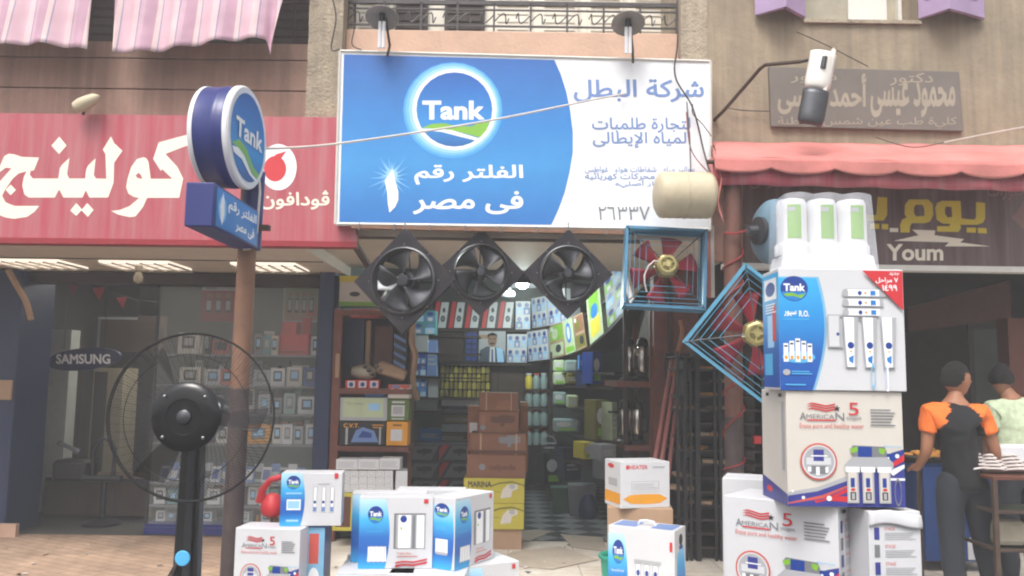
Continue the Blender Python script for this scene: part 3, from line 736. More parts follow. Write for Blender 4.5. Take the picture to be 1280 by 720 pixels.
# --- stone plaque
YP = 6.56
c = [P(961, 83, YP), P(1199, 89, YP), P(1205, 164, YP), P(964, 158, YP)]
pl = thing('stone_plaque', 'grey carved stone plaque on the stucco wall above the awning', 'plaque', ((c[3].x + c[2].x) / 2, YP, c[3].z))
mb = MB(); mb.prism([(v.x, v.z) for v in c], 'Y', YP, YP + .035); mb.build('slab', M('stone_plaque'), pl, smooth=0, bevel=.006)
PB = dict(parent=pl, Y=YP, x0=0, y0=0, x1=1, y1=1)
sign_art('carved_letters', [('t', 'محمود عيسى', 1088, 147, 1194, 101, 'plaque_letter', .03), ('t', 'أحمد عيسى', 972, 143, 1083, 92, 'plaque_letter', .03), ('t', 'دكتور', 1112, 107, 1166, 91, 'plaque_letter', .008),
   ('t', 'دكتور', 988, 104, 1046, 90, 'plaque_letter', .008), ('t', 'كلية طب عين شمس - باطنة', 972, 161, 1196, 146, 'plaque_letter', .004)], **PB)

# ------------------------------------------------------------------ awning, shutters' curtains
YA0, YA1 = 6.58, 5.9
aw = thing('awning', 'sun-faded red cloth awning with a scalloped valance over the bakery', 'awning', (X(1090, 6.2, 200), 6.2, Z(200, 6.2, 1090)))
mb = MB()
pa0, pa1 = P(888, 177, YA0), P(1350, 183, YA0); pb0, pb1 = P(893, 196, YA1), P(1350, 206, YA1)
def top(u, v):
    a = pa0.lerp(pa1, u); b = pb0.lerp(pb1, u); q = a.lerp(b, v); q.z += -.03 * math.sin(math.pi * v) + .006 * math.sin(u * 31) * math.sin(3 * v + u * 9); return q
mb.grid(top, 60, 10)
def val(u, v):
    b = pb0.lerp(pb1, u); s = abs(math.sin(u * math.pi * 5.8 + .3)); d = .07 + .045 * s ** .6
    return (b.x, b.y - .012 * math.sin(u * 23) * v - .004, b.z - d * v)
mb.grid(val, 110, 5)
mb.build('cloth', M('awning_red'), aw, solid=.004)
mb = MB()
def sidec(u, v):
    a = pa0.lerp(pb0, u); return (a.x + .03 * math.sin(v * 6) - .02 * v + .10 * v * u, a.y + .02 * math.sin(u * 8), a.z - (.06 + .42 * u) * v)
mb.grid(sidec, 8, 12); mb.build('side_flap', M('awning_red'), aw, solid=.004)
mb = MB()
def inner(u, v):
    b = pb0.lerp(pb1, u); return (b.x, b.y + .05 + .02 * math.sin(u * 40), b.z - .03 - .16 * v)
mb.grid(inner, 60, 3); mb.build('lower_flap', M('sign_red'), aw, solid=.004)
mb = MB(); mb.tube([pb0 + Vector((-.05, .03, -.03)), pb1 + Vector((0, .03, -.03))], .016, 8)
mb.tube([pa0 + Vector((.02, 0, -.02)), pb0 + Vector((.02, .03, -.03))], .014, 8); mb.build('frame', M('rust_iron'), aw)
# long torn red flap hanging beside the white end of the board
# curtains
def curtain(label, x0, x1, yb0, yb1, Y, corner=False):
    mb = MB()
    def f(u, v):
        px = x0 + (x1 - x0) * u; b = yb0 + (yb1 - yb0) * u + 3 * math.sin(u * 7)
        if corner and u > .86: b += 18 * (1 - abs((u - .93) / .07)) + (u > .93) * 0
        if corner: px += (1 - v) * -3 + (u > .86) * (12 - 34 * v) * (u - .86) / .14
        py = -95 + (b + 95) * v
        q = P(px, py, Y); q.y += .035 * math.sin(u * (x1 - x0) / 7.5) * (.35 + v * .65) + .03 * math.sin(u * 3 + v * 2) - .16 * v
        return q
    mb.grid(f, 90, 24)
    o = mb.build('curtain', M('curtain_cloth'), None, solid=.003); return tag(o, label, 'curtain', 'striped balcony curtains')
curtain('pink striped balcony curtain cut by the left edge, hem straight', -60, 125, 62, 72, 6.5)
curtain('wider pink striped balcony curtain with a twisted pointed corner', 150, 372, 72, 60, 6.5, True)
# ------------------------------------------------------------------ lamps and wires on the fronts
def sign_lamp(label, px, ytop, ybot, Y):
    q = P(px, (ytop + 20), Y); b = P(px + 3, ybot, Y + .1)
    t = thing('sign_lamp', label, 'lamp', b, 0, 'dish lamps above the blue board')
    k = (P(px + 21, 20, Y).x - q.x)
    mb = MB(); mb.lathe([(.012, .05), (.02, .045), (k * .55, .015), (k, -.02), (k * .98, -.025), (k * .5, .0), (.01, .02)], q, 'Z', 28)
    for i in range(len(mb.v)):
        v = mb.v[i] - q; mb.v[i] = q + Matrix.Rotation(R(-24), 3, 'X') @ v
    mb.build('dish', M('dish_grey', '#8f8a84', .5, .2, var=.15, dirt=.3), t)
    mb = MB(); mb.tube([q + Vector((0, 0, .02)), q + Vector((.0, .01, -.06))], .022, 10); mb.build('lamp_holder', M('dark_steel'), t)
    mb = MB()
    for dx in (-.015, .015): mb.tube([q + Vector((dx, -.01, -.05)), q + Vector((dx, -.01, -.26))], .013, 8)
    mb.build('tube_lamp', M('white_plastic'), t)
    mb = MB(); mb.tube([q + Vector((.02, .03, 0)), q + Vector((.05, .09, -.2)), b + Vector((.02, 0, -.03))], .01, 6); mb.build('stem', M('rust_iron'), t)
sign_lamp('dish lamp on a stem near the pilaster, above the round emblem', 478, 0, 66, 6.25)
sign_lamp('dish lamp on a stem above the white half of the board', 785, 7, 74, 6.25)
# flood lamp on a bent bracket
Yl = 6.1
fl = thing('flood_lamp', 'white trough flood lamp hanging from a bent wall bracket in front of the plaque', 'lamp', P(893, 148, YF))
mb = MB(); mb.tube([P(893, 150, YF), P(905, 138, 6.45), P(950, 86, Yl + .1), P(957, 81, Yl), P(1001, 77, Yl)], .014, 8); mb.build('bracket', M('rust_iron'), fl)
mb = MB()
a0, a1 = P(1028, 68, Yl), P(1012, 152, Yl); ax = (a1 - a0); L = ax.length; ax.normalize()
sd = Vector((ax.z, 0, -ax.x)).normalized(); fw = Vector((0, -1, 0))
def trough(r0, t0, t1):
    def f(u, v):
        th = R(-75) + R(150) * v; r = r0 * (1 - .25 * max(0, u - .85) / .15)
        return a0 + ax * (L * (t0 + (t1 - t0) * u)) + sd * (math.sin(th) * r) + fw * (math.cos(th) * r * .75)
    return f
mb.grid(trough(.1, 0, .56), 8, 12); mb.build('hood', M('white_paint'), fl, solid=.006)
mb = MB(); e0, e1 = P(1041, 60, Yl - .05), P(1022, 148, Yl - .05); mb.prism([(e0.x, e0.z), (e0.x + .02, e0.z - .02), (e1.x + .012, e1.z), (e1.x - .012, e1.z + .01)], 'Y', Yl - .06, Yl + .06); mb.build('edge_plate', M('white_paint'), fl, smooth=0)
mb = MB(); mb.grid(trough(.1, .56, 1.08), 8, 12); mb.build('lower_hood', M('dull_steel'), fl, solid=.006)
mb = MB(); mb.tube([P(1001, 77, Yl), a0 + sd * -.06, a0 + ax * .06 + fw * .08], .012, 6); mb.tube([a0 + ax * .05 + fw * .07, a0 + ax * .14 + fw * .075], .022, 8); mb.build('lamp_holder', M('black'), fl)
mb = MB(); mb.tube([a0 + ax * .1, a0 + ax * (L * .8)], .02, 8); mb.build('tube_lamp', M('white_plastic'), fl)
sf = thing('spot_fixture', 'small dusty oval spot fixture on top of the red fascia', 'lamp', P(108, 140, 6.45))
mb = MB(); q = P(108, 128, 6.4); d = (P(124, 120, 6.4) - P(92, 136, 6.4)); L = d.length; d.normalize()
mb.tube([q + d * (t - .5) * L for t in [0, .08, .3, .6, .85, 1]], [.02, .045, .055, .05, .04, .012], 12); mb.build('housing', M('tank_cream'), sf)
mb = MB(); mb.tube([q, P(104, 143, 6.47)], .012, 6); mb.build('foot', M('rust_iron'), sf)
def cable(label, pts, r, mat, name='cable', group='wires strung across the fronts', sag=0):
    P3 = [Vector(p) for p in pts]; out = []
    n = len(P3)
    for i in range(n - 1):
        p0, p1, p2, p3 = P3[max(i - 1, 0)], P3[i], P3[i + 1], P3[min(i + 2, n - 1)]
        for k in range(8):
            t = k / 8; q = .5 * ((2 * p1) + (p2 - p0) * t + (2 * p0 - 5 * p1 + 4 * p2 - p3) * t * t + (3 * p1 - p0 - 3 * p2 + p3) * t ** 3)
            out.append(q)
    out.append(P3[-1])
    o = MB().tube(out, r, 5).build(name, M(mat), None); return tag(o, label, name.replace('_', ' '), group)
cable('pale rope from the pole sign across the blue board', [P(326, 186, 5.0), P(420, 180, 5.4), P(600, 153, 5.9), P(735, 126, 6.25), P(782, 117, 6.38)], .008, 'cord_white', 'rope')
cable('dark cable hanging from the balcony over the board corner', [P(846, -20, 6.4), P(847, 50, 6.35), P(844, 95, 6.35), P(866, 135, 6.35), P(880, 190, 6.35), P(890, 225, 6.2)], .007, 'cord_dark')
cable('thin red cable down the white half of the board', [P(858, 140, 6.36), P(861, 175, 6.36), P(868, 195, 6.36), P(885, 215, 6.3), P(905, 235, 6.2)], .0045, 'cord_red')
cable('thin grey cable in front of the corner pier', [P(866, 130, 6.38), P(866, 142, 6.38), P(878, 155, 6.38), P(889, 170, 6.3)], .004, 'cord_dark')
cable('slack wire across the stucco wall from a white hook', [P(996, 40, 6.55), P(1030, 55, 6.45), P(1085, 83, 6.5)], .004, 'cord_dark')
cable('thin wire from the corner pier to the plaque', [P(905, 134, 6.56), P(930, 138, 6.56), P(962, 139, 6.56)], .004, 'cord_dark')
cable('light wire rising past the plaque end to the edge', [P(1180, 178, 6.3), P(1230, 168, 6.3), P(1300, 155, 6.2)], .005, 'cord_white')
cable('drooping wire along the awning top', [P(1095, 172, 6.45), P(1140, 184, 6.3), P(1180, 178, 6.3)], .004, 'cord_dark')
cable('twisted wires on the rough pilaster', [P(410, -20, 6.45), P(420, 20, 6.5), P(414, 60, 6.5), P(424, 62, 6.45)], .006, 'cord_dark')
cable('second wire dangling beside the pilaster', [P(438, -20, 6.4), P(443, 30, 6.45), P(440, 55, 6.42), P(452, 62, 6.4)], .005, 'cord_dark')

# ------------------------------------------------------------------ left pole with its two signs
po = thing('sign_pole', 'rusty brown steel pole carrying the round and rectangular blue signs', 'pole', (P(288, 715, 5.05).x, 5.05, 0))
pb, pt = P(288, 715, 5.05), P(314, 212, 5.05)
lo = pb + (pb - pt) * (pb.z / (pt.z - pb.z))
mb = MB(); mb.tube([lo, lo.lerp(pt, .36), lo.lerp(pt, .365), pt], [.056, .056, .056, .054], 20); mb.build('shaft', M('rust_pole'), po)
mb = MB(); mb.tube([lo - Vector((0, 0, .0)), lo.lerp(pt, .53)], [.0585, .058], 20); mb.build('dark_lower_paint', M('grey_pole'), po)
q = P(311, 300, 5.05); mb = MB(); mb.tube([P(312, 312, 5.05), P(318, 215, 5.05)], .066, 20); mb.build('sleeve', M('navy_plastic'), po)
mb = MB(); mb.tube([P(322, 190, 4.98), P(325, 240, 4.97), P(321, 290, 4.97), P(312, 311, 4.97), P(304, 312, 4.98)], .008, 6); mb.build('white_cord', M('cord_white'), po)
mb = MB(); mb.box(q.x, 5.0, P(0, 282, 5.05).z - .01, q.x + .13, 5.05, P(0, 282, 5.05).z + .02); mb.build('bolt', M('rust_iron'), po)
# round sign: a drum facing along the street
Xf = -1.53
def onx(px, py, x):
    d = MR @ Vector(((px - 640) / F, -(py - 360) / F, -1)); return Vector((0, 0, CAMZ)) + d * (x / d.x)
cy = (onx(279, 172, Xf).y + onx(325, 172, Xf).y) / 2
rz_ = (onx(303, 109, Xf).z - onx(303, 234, Xf).z) / 2; cz = (onx(303, 109, Xf).z + onx(303, 234, Xf).z) / 2
ry = min(rz_ * 1.05, abs(onx(279, 172, Xf).y - onx(325, 172, Xf).y) / 2)
rz_ *= 1.07; cz += .03; cy = 5.05 - .02 - ry
rd = thing('round_sign', 'round drum sign with a blue emblem face, mounted high on the rusty pole', 'sign', (Xf - .01, cy, cz - rz_), R(-4)); ORG[rd.name] = Vector((Xf, cy, cz - rz_))
ctr = Vector((Xf, cy, cz)); r = rz_
mb = MB(); mb.lathe([(r * .93, -.205), (r * .975, -.2), (r * .975, -.11), (r * .985, -.105), (r * .985, -.08), (r * .975, -.075), (r * .975, -.03), (r * .93, -.02)], ctr, 'X', 56); mb.build('drum', M('navy_plastic'), rd)
mb = MB(); mb.lathe([(r * .86, -.03), (r * 1.0, -.03), (r * 1.0, -.005), (r * .97, .004), (r * .85, .004)], ctr, 'X', 56); mb.build('rim', M('white_plastic'), rd)
mb = MB(); mb.lathe([(r * .86, -.23), (r * .97, -.228), (r * .99, -.22), (r * .99, -.2), (r * .86, -.2)], ctr, 'X', 56); mb.build('rear_rim', M('white_plastic'), rd)
fnr = lambda u, v, l: (ctr.x + .004 + l, ctr.y + u * r, ctr.z + v * r)
art('emblem_face', [('e', 0, 0, .86, .86, 'logo_blue'), ('p', [(-.8, -.3), (-.45, -.15), (-.1, -.22), (.3, -.5), (.62, -.58), (.5, -.7), (.2, -.62), (-.2, -.38), (-.6, -.32)], 'p_green'),
    ('p', [(-.78, -.36), (-.5, -.32), (-.2, -.4), (.2, -.65), (.48, -.71), (.4, -.76), (.1, -.7), (-.3, -.5), (-.7, -.46)], 'p_white'), ('t', 'Tank', -.66, -.12, .7, .26, 'p_white', .03)], fnr, rd, world=True, first=.002, step=.0015)
# rectangular sign below it
Yn, Yf_ = onx(266, 270, Xf).y, 5.0
bs = thing('hanging_sign', 'small rectangular blue box sign with white slogan under the round drum', 'sign', (Xf, 4.6, onx(264, 304, Xf).z), 0); ORG[bs.name] = Vector((Xf, 4.6, onx(264, 304, Xf).z))
zt0, zb0 = onx(264, 232, Xf).z, onx(264, 284, Xf).z
zt1, zb1 = onx(320, 256, Xf).z, onx(320, 309, Xf).z
zt_, zb_ = (zt0 + zt1) / 2, (zb0 + zb1) / 2
mb = MB(); mb.box(Xf - .145, Yn, zb_, Xf, Yf_, zt_); mb.build('case', M('navy_plastic'), bs, bevel=.006)
H = zt_ - zb_; Wd = Yf_ - Yn
fnx = lambda u, v, l: (Xf + l, Yn + u * Wd, zb_ + v * H)
art('slogan_face', [('r', .05, .06, .95, .94, 'p_blue'), ('e', .17, .5, .08, .3, 'p_halo2'), ('p', [(.12, .55), (.17, .9), (.2, .7), (.21, .4), (.17, .12), (.14, .3)], 'p_white'),
   ('t', 'الفلتر رقم', .28, .5, .92, .84, 'p_white', .03), ('t', 'فى مصر', .45, .14, .88, .46, 'p_white', .03)], fnx, bs, world=True, first=.002)

# ------------------------------------------------------------------ right post, red cord
rp = thing('awning_post', 'dark steel post with a red cord wound round it, holding up the awning corner', 'post', (P(919, 715, 6.05).x, 6.05, 0))
p0, p1 = P(919, 715, 6.05), P(915, 205, 6.05); lo = p0 + (p0 - p1) * (p0.z / (p1.z - p0.z))
mb = MB(); mb.tube([lo, p1], .064, 20); mb.build('shaft', M('brown_pole'), rp)
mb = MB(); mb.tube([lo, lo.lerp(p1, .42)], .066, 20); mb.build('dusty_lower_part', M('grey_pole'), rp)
path = []
for i in range(200):
    t = i / 199; z = Z(712, 6.05) + (Z(300, 6.05) - Z(712, 6.05)) * t; a = 2 * math.pi * 9 * t ** .8 + .6 * math.sin(t * 21)
    c_ = lo.lerp(p1, z / p1.z); path.append((c_.x + .074 * math.cos(a), c_.y + .074 * math.sin(a), z + .03 * math.sin(t * 31)))
mb = MB(); mb.tube(path, .006, 5); mb.build('wound_cord', M('cord_red'), rp)

# ------------------------------------------------------------------ hanging bar and square exhaust fans
by = 6.44
hbr = thing('hanging_rail', 'rusty steel rail under the blue board that the fans hang from', 'rail', (0, by, Z(288, by)))
mb = MB(); a, b = P(440, 281, by), P(790, 289, by); mb.prism([(a.x, a.z), (b.x, b.z), (b.x, b.z - .03), (a.x, a.z - .03)], 'Y', by - .03, by + .03); mb.build('bar', M('rust_pole'), hbr, smooth=0)
for px in range(450, 786, 44):
    q = P(px, 283 + (px - 440) * .02, by); mb = MB(); mb.tube([q + Vector((0, -.035, .02)), q + Vector((0, -.035, -.04))], .005, 5); mb.build('hook', M('steel'), hbr)
mb = MB(); a, b = P(440, 294, by + .25), P(800, 300, by + .25); mb.tube([a, b], .03, 8); mb.tube([P(443, 305, by + .1), P(462, 335, by + .6)], .03, 6); mb.build('brace', M('rust_iron'), hbr)

def exhaust_fan(label, px, py, Y, half, rim, yaw=0, spin=0):
    c = P(px, py, Y); t = thing('exhaust_fan', label, 'fan', c, yaw, 'square exhaust fans hung cornerwise from the rail')
    a = half / math.sqrt(2); n = 48; RT = Matrix.Rotation(R(45), 4, 'Y')
    mb = MB(); vs = []; k = 0
    ro = rim
    def sq(th):
        cx, cz = math.cos(th), math.sin(th); s = a / max(abs(cx), abs(cz)); return cx * s, cz * s
    ths = [2 * math.pi * i / n + math.pi / 4 for i in range(n)]
    for y in (-.002, .002):
        vs += [(ro * math.cos(h), y, ro * math.sin(h)) for h in ths] + [(sq(h)[0], y, sq(h)[1]) for h in ths]
    fs = []
    for i in range(n):
        j = (i + 1) % n
        fs += [[i, j, n + j, n + i], [2 * n + i, 3 * n + i, 3 * n + j, 2 * n + j], [n + i, n + j, 3 * n + j, 3 * n + i], [i, 2 * n + i, 2 * n + j, j]]
    mb.add(vs, fs)
    for s in range(4):     # turned-back edges
        k0 = len(mb.v); mb.box(-a, .002, a - .004, a, .03, a); mb.rot(Matrix.Rotation(R(90 * s), 4, 'Y'), k0)
    mb.rot(RT); mb.build('mounting_plate', M('tin_black'), t, world=False)
    mb = MB(); mb.lathe([(ro * 1.0, -.002), (ro * 1.03, -.006), (ro * 1.03, -.026), (ro * .985, -.032), (ro * .965, -.02), (ro * .955, .06), (ro * .95, .06), (ro * .96, -.01)], (0, 0, 0), 'Y', 48)
    mb.f = mb.f[:-2]; mb.m = mb.m[:-2]
    mb.build('ring', M('dull_steel'), t, world=False)
    mb = MB(); mb.lathe([(.01, -.03), (rim * .14, -.028), (rim * .2, -.012), (rim * .21, .04), (rim * .3, .045), (rim * .3, .16), (.03, .17)], (0, 0, 0), 'Y', 24); mb.build('motor', M('dark_steel'), t, world=False)
    for i in range(5):
        a0 = 2 * math.pi * i / 5 + spin; mb = MB()
        def bl(u, v):
            rr = rim * (.2 + .73 * u); wdt = .34 + .36 * u; th = a0 + (v - .5) * wdt * 1.6 + .25 * u; return (rr * math.cos(th), (v - .5) * .09 * (1.2 - .5 * u) + .02, rr * math.sin(th))
        mb.grid(bl, 8, 6); mb.build('blade', M('fan_blade', '#48494e', .5, .6, var=.2), t, world=False, solid=.002)
    mb = MB()
    for s in range(4):
        h = math.pi / 4 + s * math.pi / 2 + math.pi / 4
        mb.tube([(rim * .25 * math.cos(h), .13, rim * .25 * math.sin(h)), (rim * 1.02 * math.cos(h), .1, rim * 1.02 * math.sin(h)), (rim * 1.05 * math.cos(h), .0, rim * 1.05 * math.sin(h))], .005, 5)
    mb.build('motor_bracket', M('black'), t, world=False)
    mb = MB()
    for s in range(8):
        h = s * math.pi / 4; mb.lathe([(.006, -.002), (.006, -.009), (.003, -.011)], (rim * 1.12 * math.cos(h), -.002, rim * 1.12 * math.sin(h)), 'Y', 6)
    mb.build('screw', M('steel'), t, world=False)
    tz = half; mb = MB(); mb.tube([(0, 0, tz - .01), (0, .0, tz + .05)], .005, 5); mb.build('hanging_wire', M('steel'), t, world=False)
    return t
exhaust_fan('largest black square exhaust fan, hung first from the red fascia end', 504.5, 351, 6.2, .398, .245, R(-14), .35)
exhaust_fan('middle black square exhaust fan, half behind the largest one', 601, 340, 6.5, .345, .215, R(6), .9)
exhaust_fan('third black square exhaust fan, beside the blue caged fan', 710, 342, 6.35, .345, .21, R(4), .1)
t_ = None
# paper sheet stuck in the first fan
q = P(486, 352, 6.22); mb = MB()
mb.grid(lambda u, v: (q.x - .09 + .2 * u, q.y + .05 + .02 * math.sin(3 * u), q.z - .04 + .09 * v + .05 * (1 - u) * (v - .4) - .02 * u), 6, 6)
tag(mb.build('paper_sheet', M('p_white'), None, solid=.001), 'white paper sheet stuck between the blades of the largest fan', 'paper')

# ------------------------------------------------------------------ blue caged fans
def cage_fan(label, px, py, Y, half, roll, yaw=0, pitch=0, mat='cage_blue'):
    c = P(px, py, Y); t = thing('caged_fan', label, 'fan', c, 0, 'blue square caged fans with gold motors'); t.rotation_euler = Euler((pitch, roll, yaw), 'XYZ')
    h = half; d = .2
    mb = MB(); w_ = .022
    for s in range(4):
        k0 = len(mb.v); mb.box(-h, -.004, h - w_, h - w_, .0, h); mb.box(-h, .0, h - .008, h - .008, d, h); mb.box(-h, d - .006, h - w_, h - w_ , d, h - .004); mb.rot(Matrix.Rotation(R(90 * s), 4, 'Y'), k0)
    mb.build('frame', M(mat), t, world=False, smooth=0)
    mb = MB()
    for s in range(4):
        k0 = len(mb.v); mb.tube([(-h * .97, -.006, h * .97), (-h * .3, -.07, h * .3), (-h * .14, -.085, h * .14)], .0045, 5); mb.rot(Matrix.Rotation(R(90 * s), 4, 'Y'), k0)
    mb.build('diagonal_bar', M('dull_steel'), t, world=False)
    mb = MB()
    for f in (.88, .77, .65, .5):
        y = -.01 - .075 * (1 - f); e = h * f
        mb.tube([(-e, y, -e), (e, y, -e), (e, y, e), (-e, y, e), (-e, y, -e)], .0029, 4)
    mb.build('guard_wire', M('cage_blue_light'), t, world=False)
    mb = MB(); mb.lathe([(.02, -.12), (.05, -.118), (.075, -.1), (.085, -.07), (.088, -.02), (.075, .0), (.02, .01)], (0, 0, 0), 'Y', 20)
    for i, v in enumerate(mb.v): mb.v[i] = Vector((v.x * (1 + .06 * math.cos(6 * math.atan2(v.z, v.x))), v.y, v.z * (1 + .06 * math.cos(6 * math.atan2(v.z, v.x)))))
    mb.build('motor', M('gold'), t, world=False)
    mb = MB(); mb.ring((0, -.13, 0), .055, .01, 'Y', 20, 6)
    for k in range(4): a = k * math.pi / 2 + .5; mb.tube([(0, -.13, 0), (.055 * math.cos(a), -.13, .055 * math.sin(a))], .008, 5)
    mb.lathe([(.02, -.14), (.02, -.12)], (0, 0, 0), 'Y', 10); mb.build('spoked_cap', M('gold'), t, world=False)
    for k in range(6):
        mb = MB(); a0 = k * math.pi / 3 + .3
        def bl(u, v):
            rr = h * (.14 + .7 * u); th = a0 + (v - .5) * (.42 + .22 * u); return (rr * math.cos(th), (.13 + (v - .5) * .06), rr * math.sin(th))
        mb.grid(bl, 6, 5); mb.build('blade', M('blade_red'), t, world=False, solid=.003)
    return t
cf = cage_fan('blue square caged fan with red blades, hung level below the white board corner', 832, 334, 6.2, .305, R(2.5), R(-3), R(-3))
mb = MB(); mb.tube([(-.06, -.1, .02), (-.1, -.12, .02), (-.14, -.11, -.02), (-.165, -.1, -.09), (-.16, -.09, -.14), (-.14, -.06, -.2)], .006, 5); mb.build('white_cable', M('cord_white'), cf, world=False)
cage_fan('brighter blue caged fan turned on its corner, hung against the corded post', 944, 417, 5.55, .335, R(38), R(-8), R(4), 'cage_blue_light')

# ------------------------------------------------------------------ pressure tanks
def ptank(label, px, py, Y, rad, half, mat, yaw=0, ribs=0, flange=False):
    c = P(px, py, Y); t = thing('pressure_tank', label, 'tank', c, yaw, 'small pressure tanks hung in front of the shops')
    prof = [(.01, -half)] + [(rad * math.sin(R(a)), -half + rad * .42 * (1 - math.cos(R(a)))) for a in (20, 40, 60, 75, 90)]
    prof += [(rad * (1.0 - .008 * ribs * (k % 2)), -half + rad * .42 + (2 * half - rad * .84) * k / 12) for k in range(1, 12)]
    prof += [(rad * math.sin(R(a)), half - rad * .42 * (1 - math.cos(R(a)))) for a in (90, 75, 60, 40, 20)] + [(.01, half)]
    mb = MB(); mb.lathe(prof, (0, 0, 0), 'X', 40); mb.build('shell', M(mat), t, world=False, smooth=50)
    mb = MB(); mb.ring((0, 0, 0), rad * 1.004, .004, 'X', 40, 5); mb.build('weld_seam', M(mat), t, world=False)
    if flange:
        mb = MB(); mb.lathe([(.1, -half + .02), (.1, -half - .02), (.07, -half - .025), (.04, -half - .03), (.03, -half - .09), (.01, -half - .09)], (0, 0, 0), 'X', 24); mb.build('flange', M('dull_steel'), t, world=False)
    else:
        mb = MB(); mb.tube([(half * .2, .02, rad * .95), (half * .25, .1, rad + .25), (half * .25, .2, rad + .6)], .005, 5); mb.build('hanging_wire', M('cord_dark'), t, world=False)
    return t
ptank('cream ribbed pressure tank hung across the lower end of the white board', 856.5, 244, 6.05, .172, .237, 'tank_cream', 0, 2)
ptank('dusty blue pressure tank lashed to the corded post, behind the filter housings', 982, 291, 5.9, .232, .21, 'tank_blue', R(16), 0, True)
cable('red cord lashing the blue tank to the post', [P(905, 291, 5.97), P(918, 292, 5.95), P(934, 288, 5.9), P(941, 287, 5.88)], .009, 'cord_red', 'lashing_cord', None)
# ------------------------------------------------------------------ pedestal fan
YPF = 3.7
c = P(238, 521, YPF); rad = (P(343, 521, YPF).x - P(134, 521, YPF).x) / 2
hub = P(232, 521, YPF - .1)
pf = thing('pedestal_fan', 'big black pedestal fan with a round wire cage in front of the rusty pole', 'fan', (c.x, YPF + .1, 0))
mb = MB()
for k in range(150):
    a = 2 * math.pi * k / 150; pts = []
    for i in range(7):
        u = i / 6; rr = rad * (.36 + .63 * u); th = a + .22 * u; y = -.095 + .09 * u ** 2.4; pts.append((c.x + rr * math.cos(th), YPF + y, c.z + rr * math.sin(th)))
    mb.tube(pts, .0008, 3, caps=False)
mb.build('front_guard', M('black_matt'), pf, smooth=0)
mb = MB()
for k in range(60):
    a = 2 * math.pi * k / 60; pts = []
    for i in range(6):
        u = i / 5; rr = rad * (.2 + .79 * u); th = a - .22 * u; y = .13 - .125 * u ** 2.4; pts.append((c.x + rr * math.cos(th), YPF + y, c.z + rr * math.sin(th)))
    mb.tube(pts, .0008, 3, caps=False)
mb.build('rear_guard', M('black_matt'), pf, smooth=0)
mb = MB(); mb.ring((c.x, YPF, c.z), rad, .0042, 'Y', 64, 6); mb.ring((c.x, YPF + .012, c.z), rad * .99, .004, 'Y', 64, 5)
mb.ring((c.x, YPF - .05, c.z), rad * .74, .002, 'Y', 56, 4); mb.build('rim_ring', M('black'), pf)
rp_ = rad * .405
mb = MB(); mb.lathe([(.012, -.125), (rp_ * .2, -.123), (rp_ * .22, -.117), (rp_ * .5, -.117), (rp_ * .52, -.121), (rp_ * .78, -.118), (rp_ * .93, -.112), (rp_, -.1), (rp_ * 1.0, -.08), (rp_ * .9, -.06)], (hub.x, YPF, hub.z), 'Y', 48)
mb.build('centre_plate', M('black_gloss'), pf)
mb = MB(); mb.lathe([(.0, -.131), (.02, -.13), (.03, -.124)], (hub.x + .0, YPF, hub.z), 'Y', 20); mb.build('badge', M('dull_steel'), pf)
mb = MB()
for a in (45, 135, 225, 315): mb.lathe([(.002, -.128), (.007, -.124), (.008, -.114)], (hub.x + rp_ * .82 * math.cos(R(a)), YPF, hub.z + rp_ * .82 * math.sin(R(a))), 'Y', 8)
mb.build('screw', M('steel'), pf)
for k, a0 in enumerate((R(-2), R(118), R(238))):
    mb = MB()
    def bl(u, v):
        rr = rad * (.22 + .66 * u); th = a0 + (v - .5) * (.2 + .13 * math.sin(u * 2.4)); return (c.x + rr * math.cos(th), YPF + .0 + (v - .5) * .14, c.z + rr * math.sin(th))
    mb.grid(bl, 10, 8); mb.build('blade', M('smoky_blade', '#1a191c', .5, alpha=.42), pf, solid=.003)
mb = MB(); mb.lathe([(.02, .12), (.075, .125), (.09, .15), (.09, .25), (.07, .29), (.02, .3)], (c.x, YPF, c.z), 'Y', 28); mb.build('motor', M('black'), pf)
yc = YPF + .2
mb = MB(); zt_ = c.z - .02
xm = P(231, 700, YPF + .12).x; b0 = P(216, 700, YPF + .12); b1 = P(247, 700, YPF + .12)
hw = (b1.x - b0.x) / 2; mb.tube([(c.x, yc, zt_), (xm, yc, zt_ - .1)], .045, 14)
mb.prism([(xm - hw * .82, c.z - .1), (xm + hw * .82, c.z - .1), (xm + hw * 1.15, .1), (xm - hw * 1.15, .1)], 'Y', YPF + .12, YPF + .19)
mb.build('column', M('black'), pf, bevel=.008)
mb = MB(); mb.prism([(xm - .005, c.z - .12), (xm + .03, c.z - .12), (xm + .03, .45), (xm - .005, .45)], 'Y', YPF + .1, YPF + .122); mb.build('height_slide', M('dark_steel'), pf, bevel=.004)
mb = MB(); mb.lathe([(.3, 0), (.3, .03), (.22, .06), (.06, .1), (.03, .1)], (xm, YPF + .19, 0), 'Z', 40); mb.build('base', M('black'), pf)
mb = MB(); q = P(230, 697, YPF + .115); mb.lathe([(.001, -.006), (.03, -.005), (.034, 0)], (q.x, YPF + .098, q.z), 'Y', 28); mb.build('round_sticker', M('p_sky'), pf)
mb = MB()
for dx in (0, .03): mb.tube([(xm - .02, YPF + .1, .78), (xm - .07 - dx, YPF + .08, .62), (xm - .15 - dx, YPF + .1, .42), (xm - .2, YPF + .15, .1), (xm - .1, YPF + .35, .01)], .005, 6)
mb.build('power_cord', M('cord_dark'), pf)

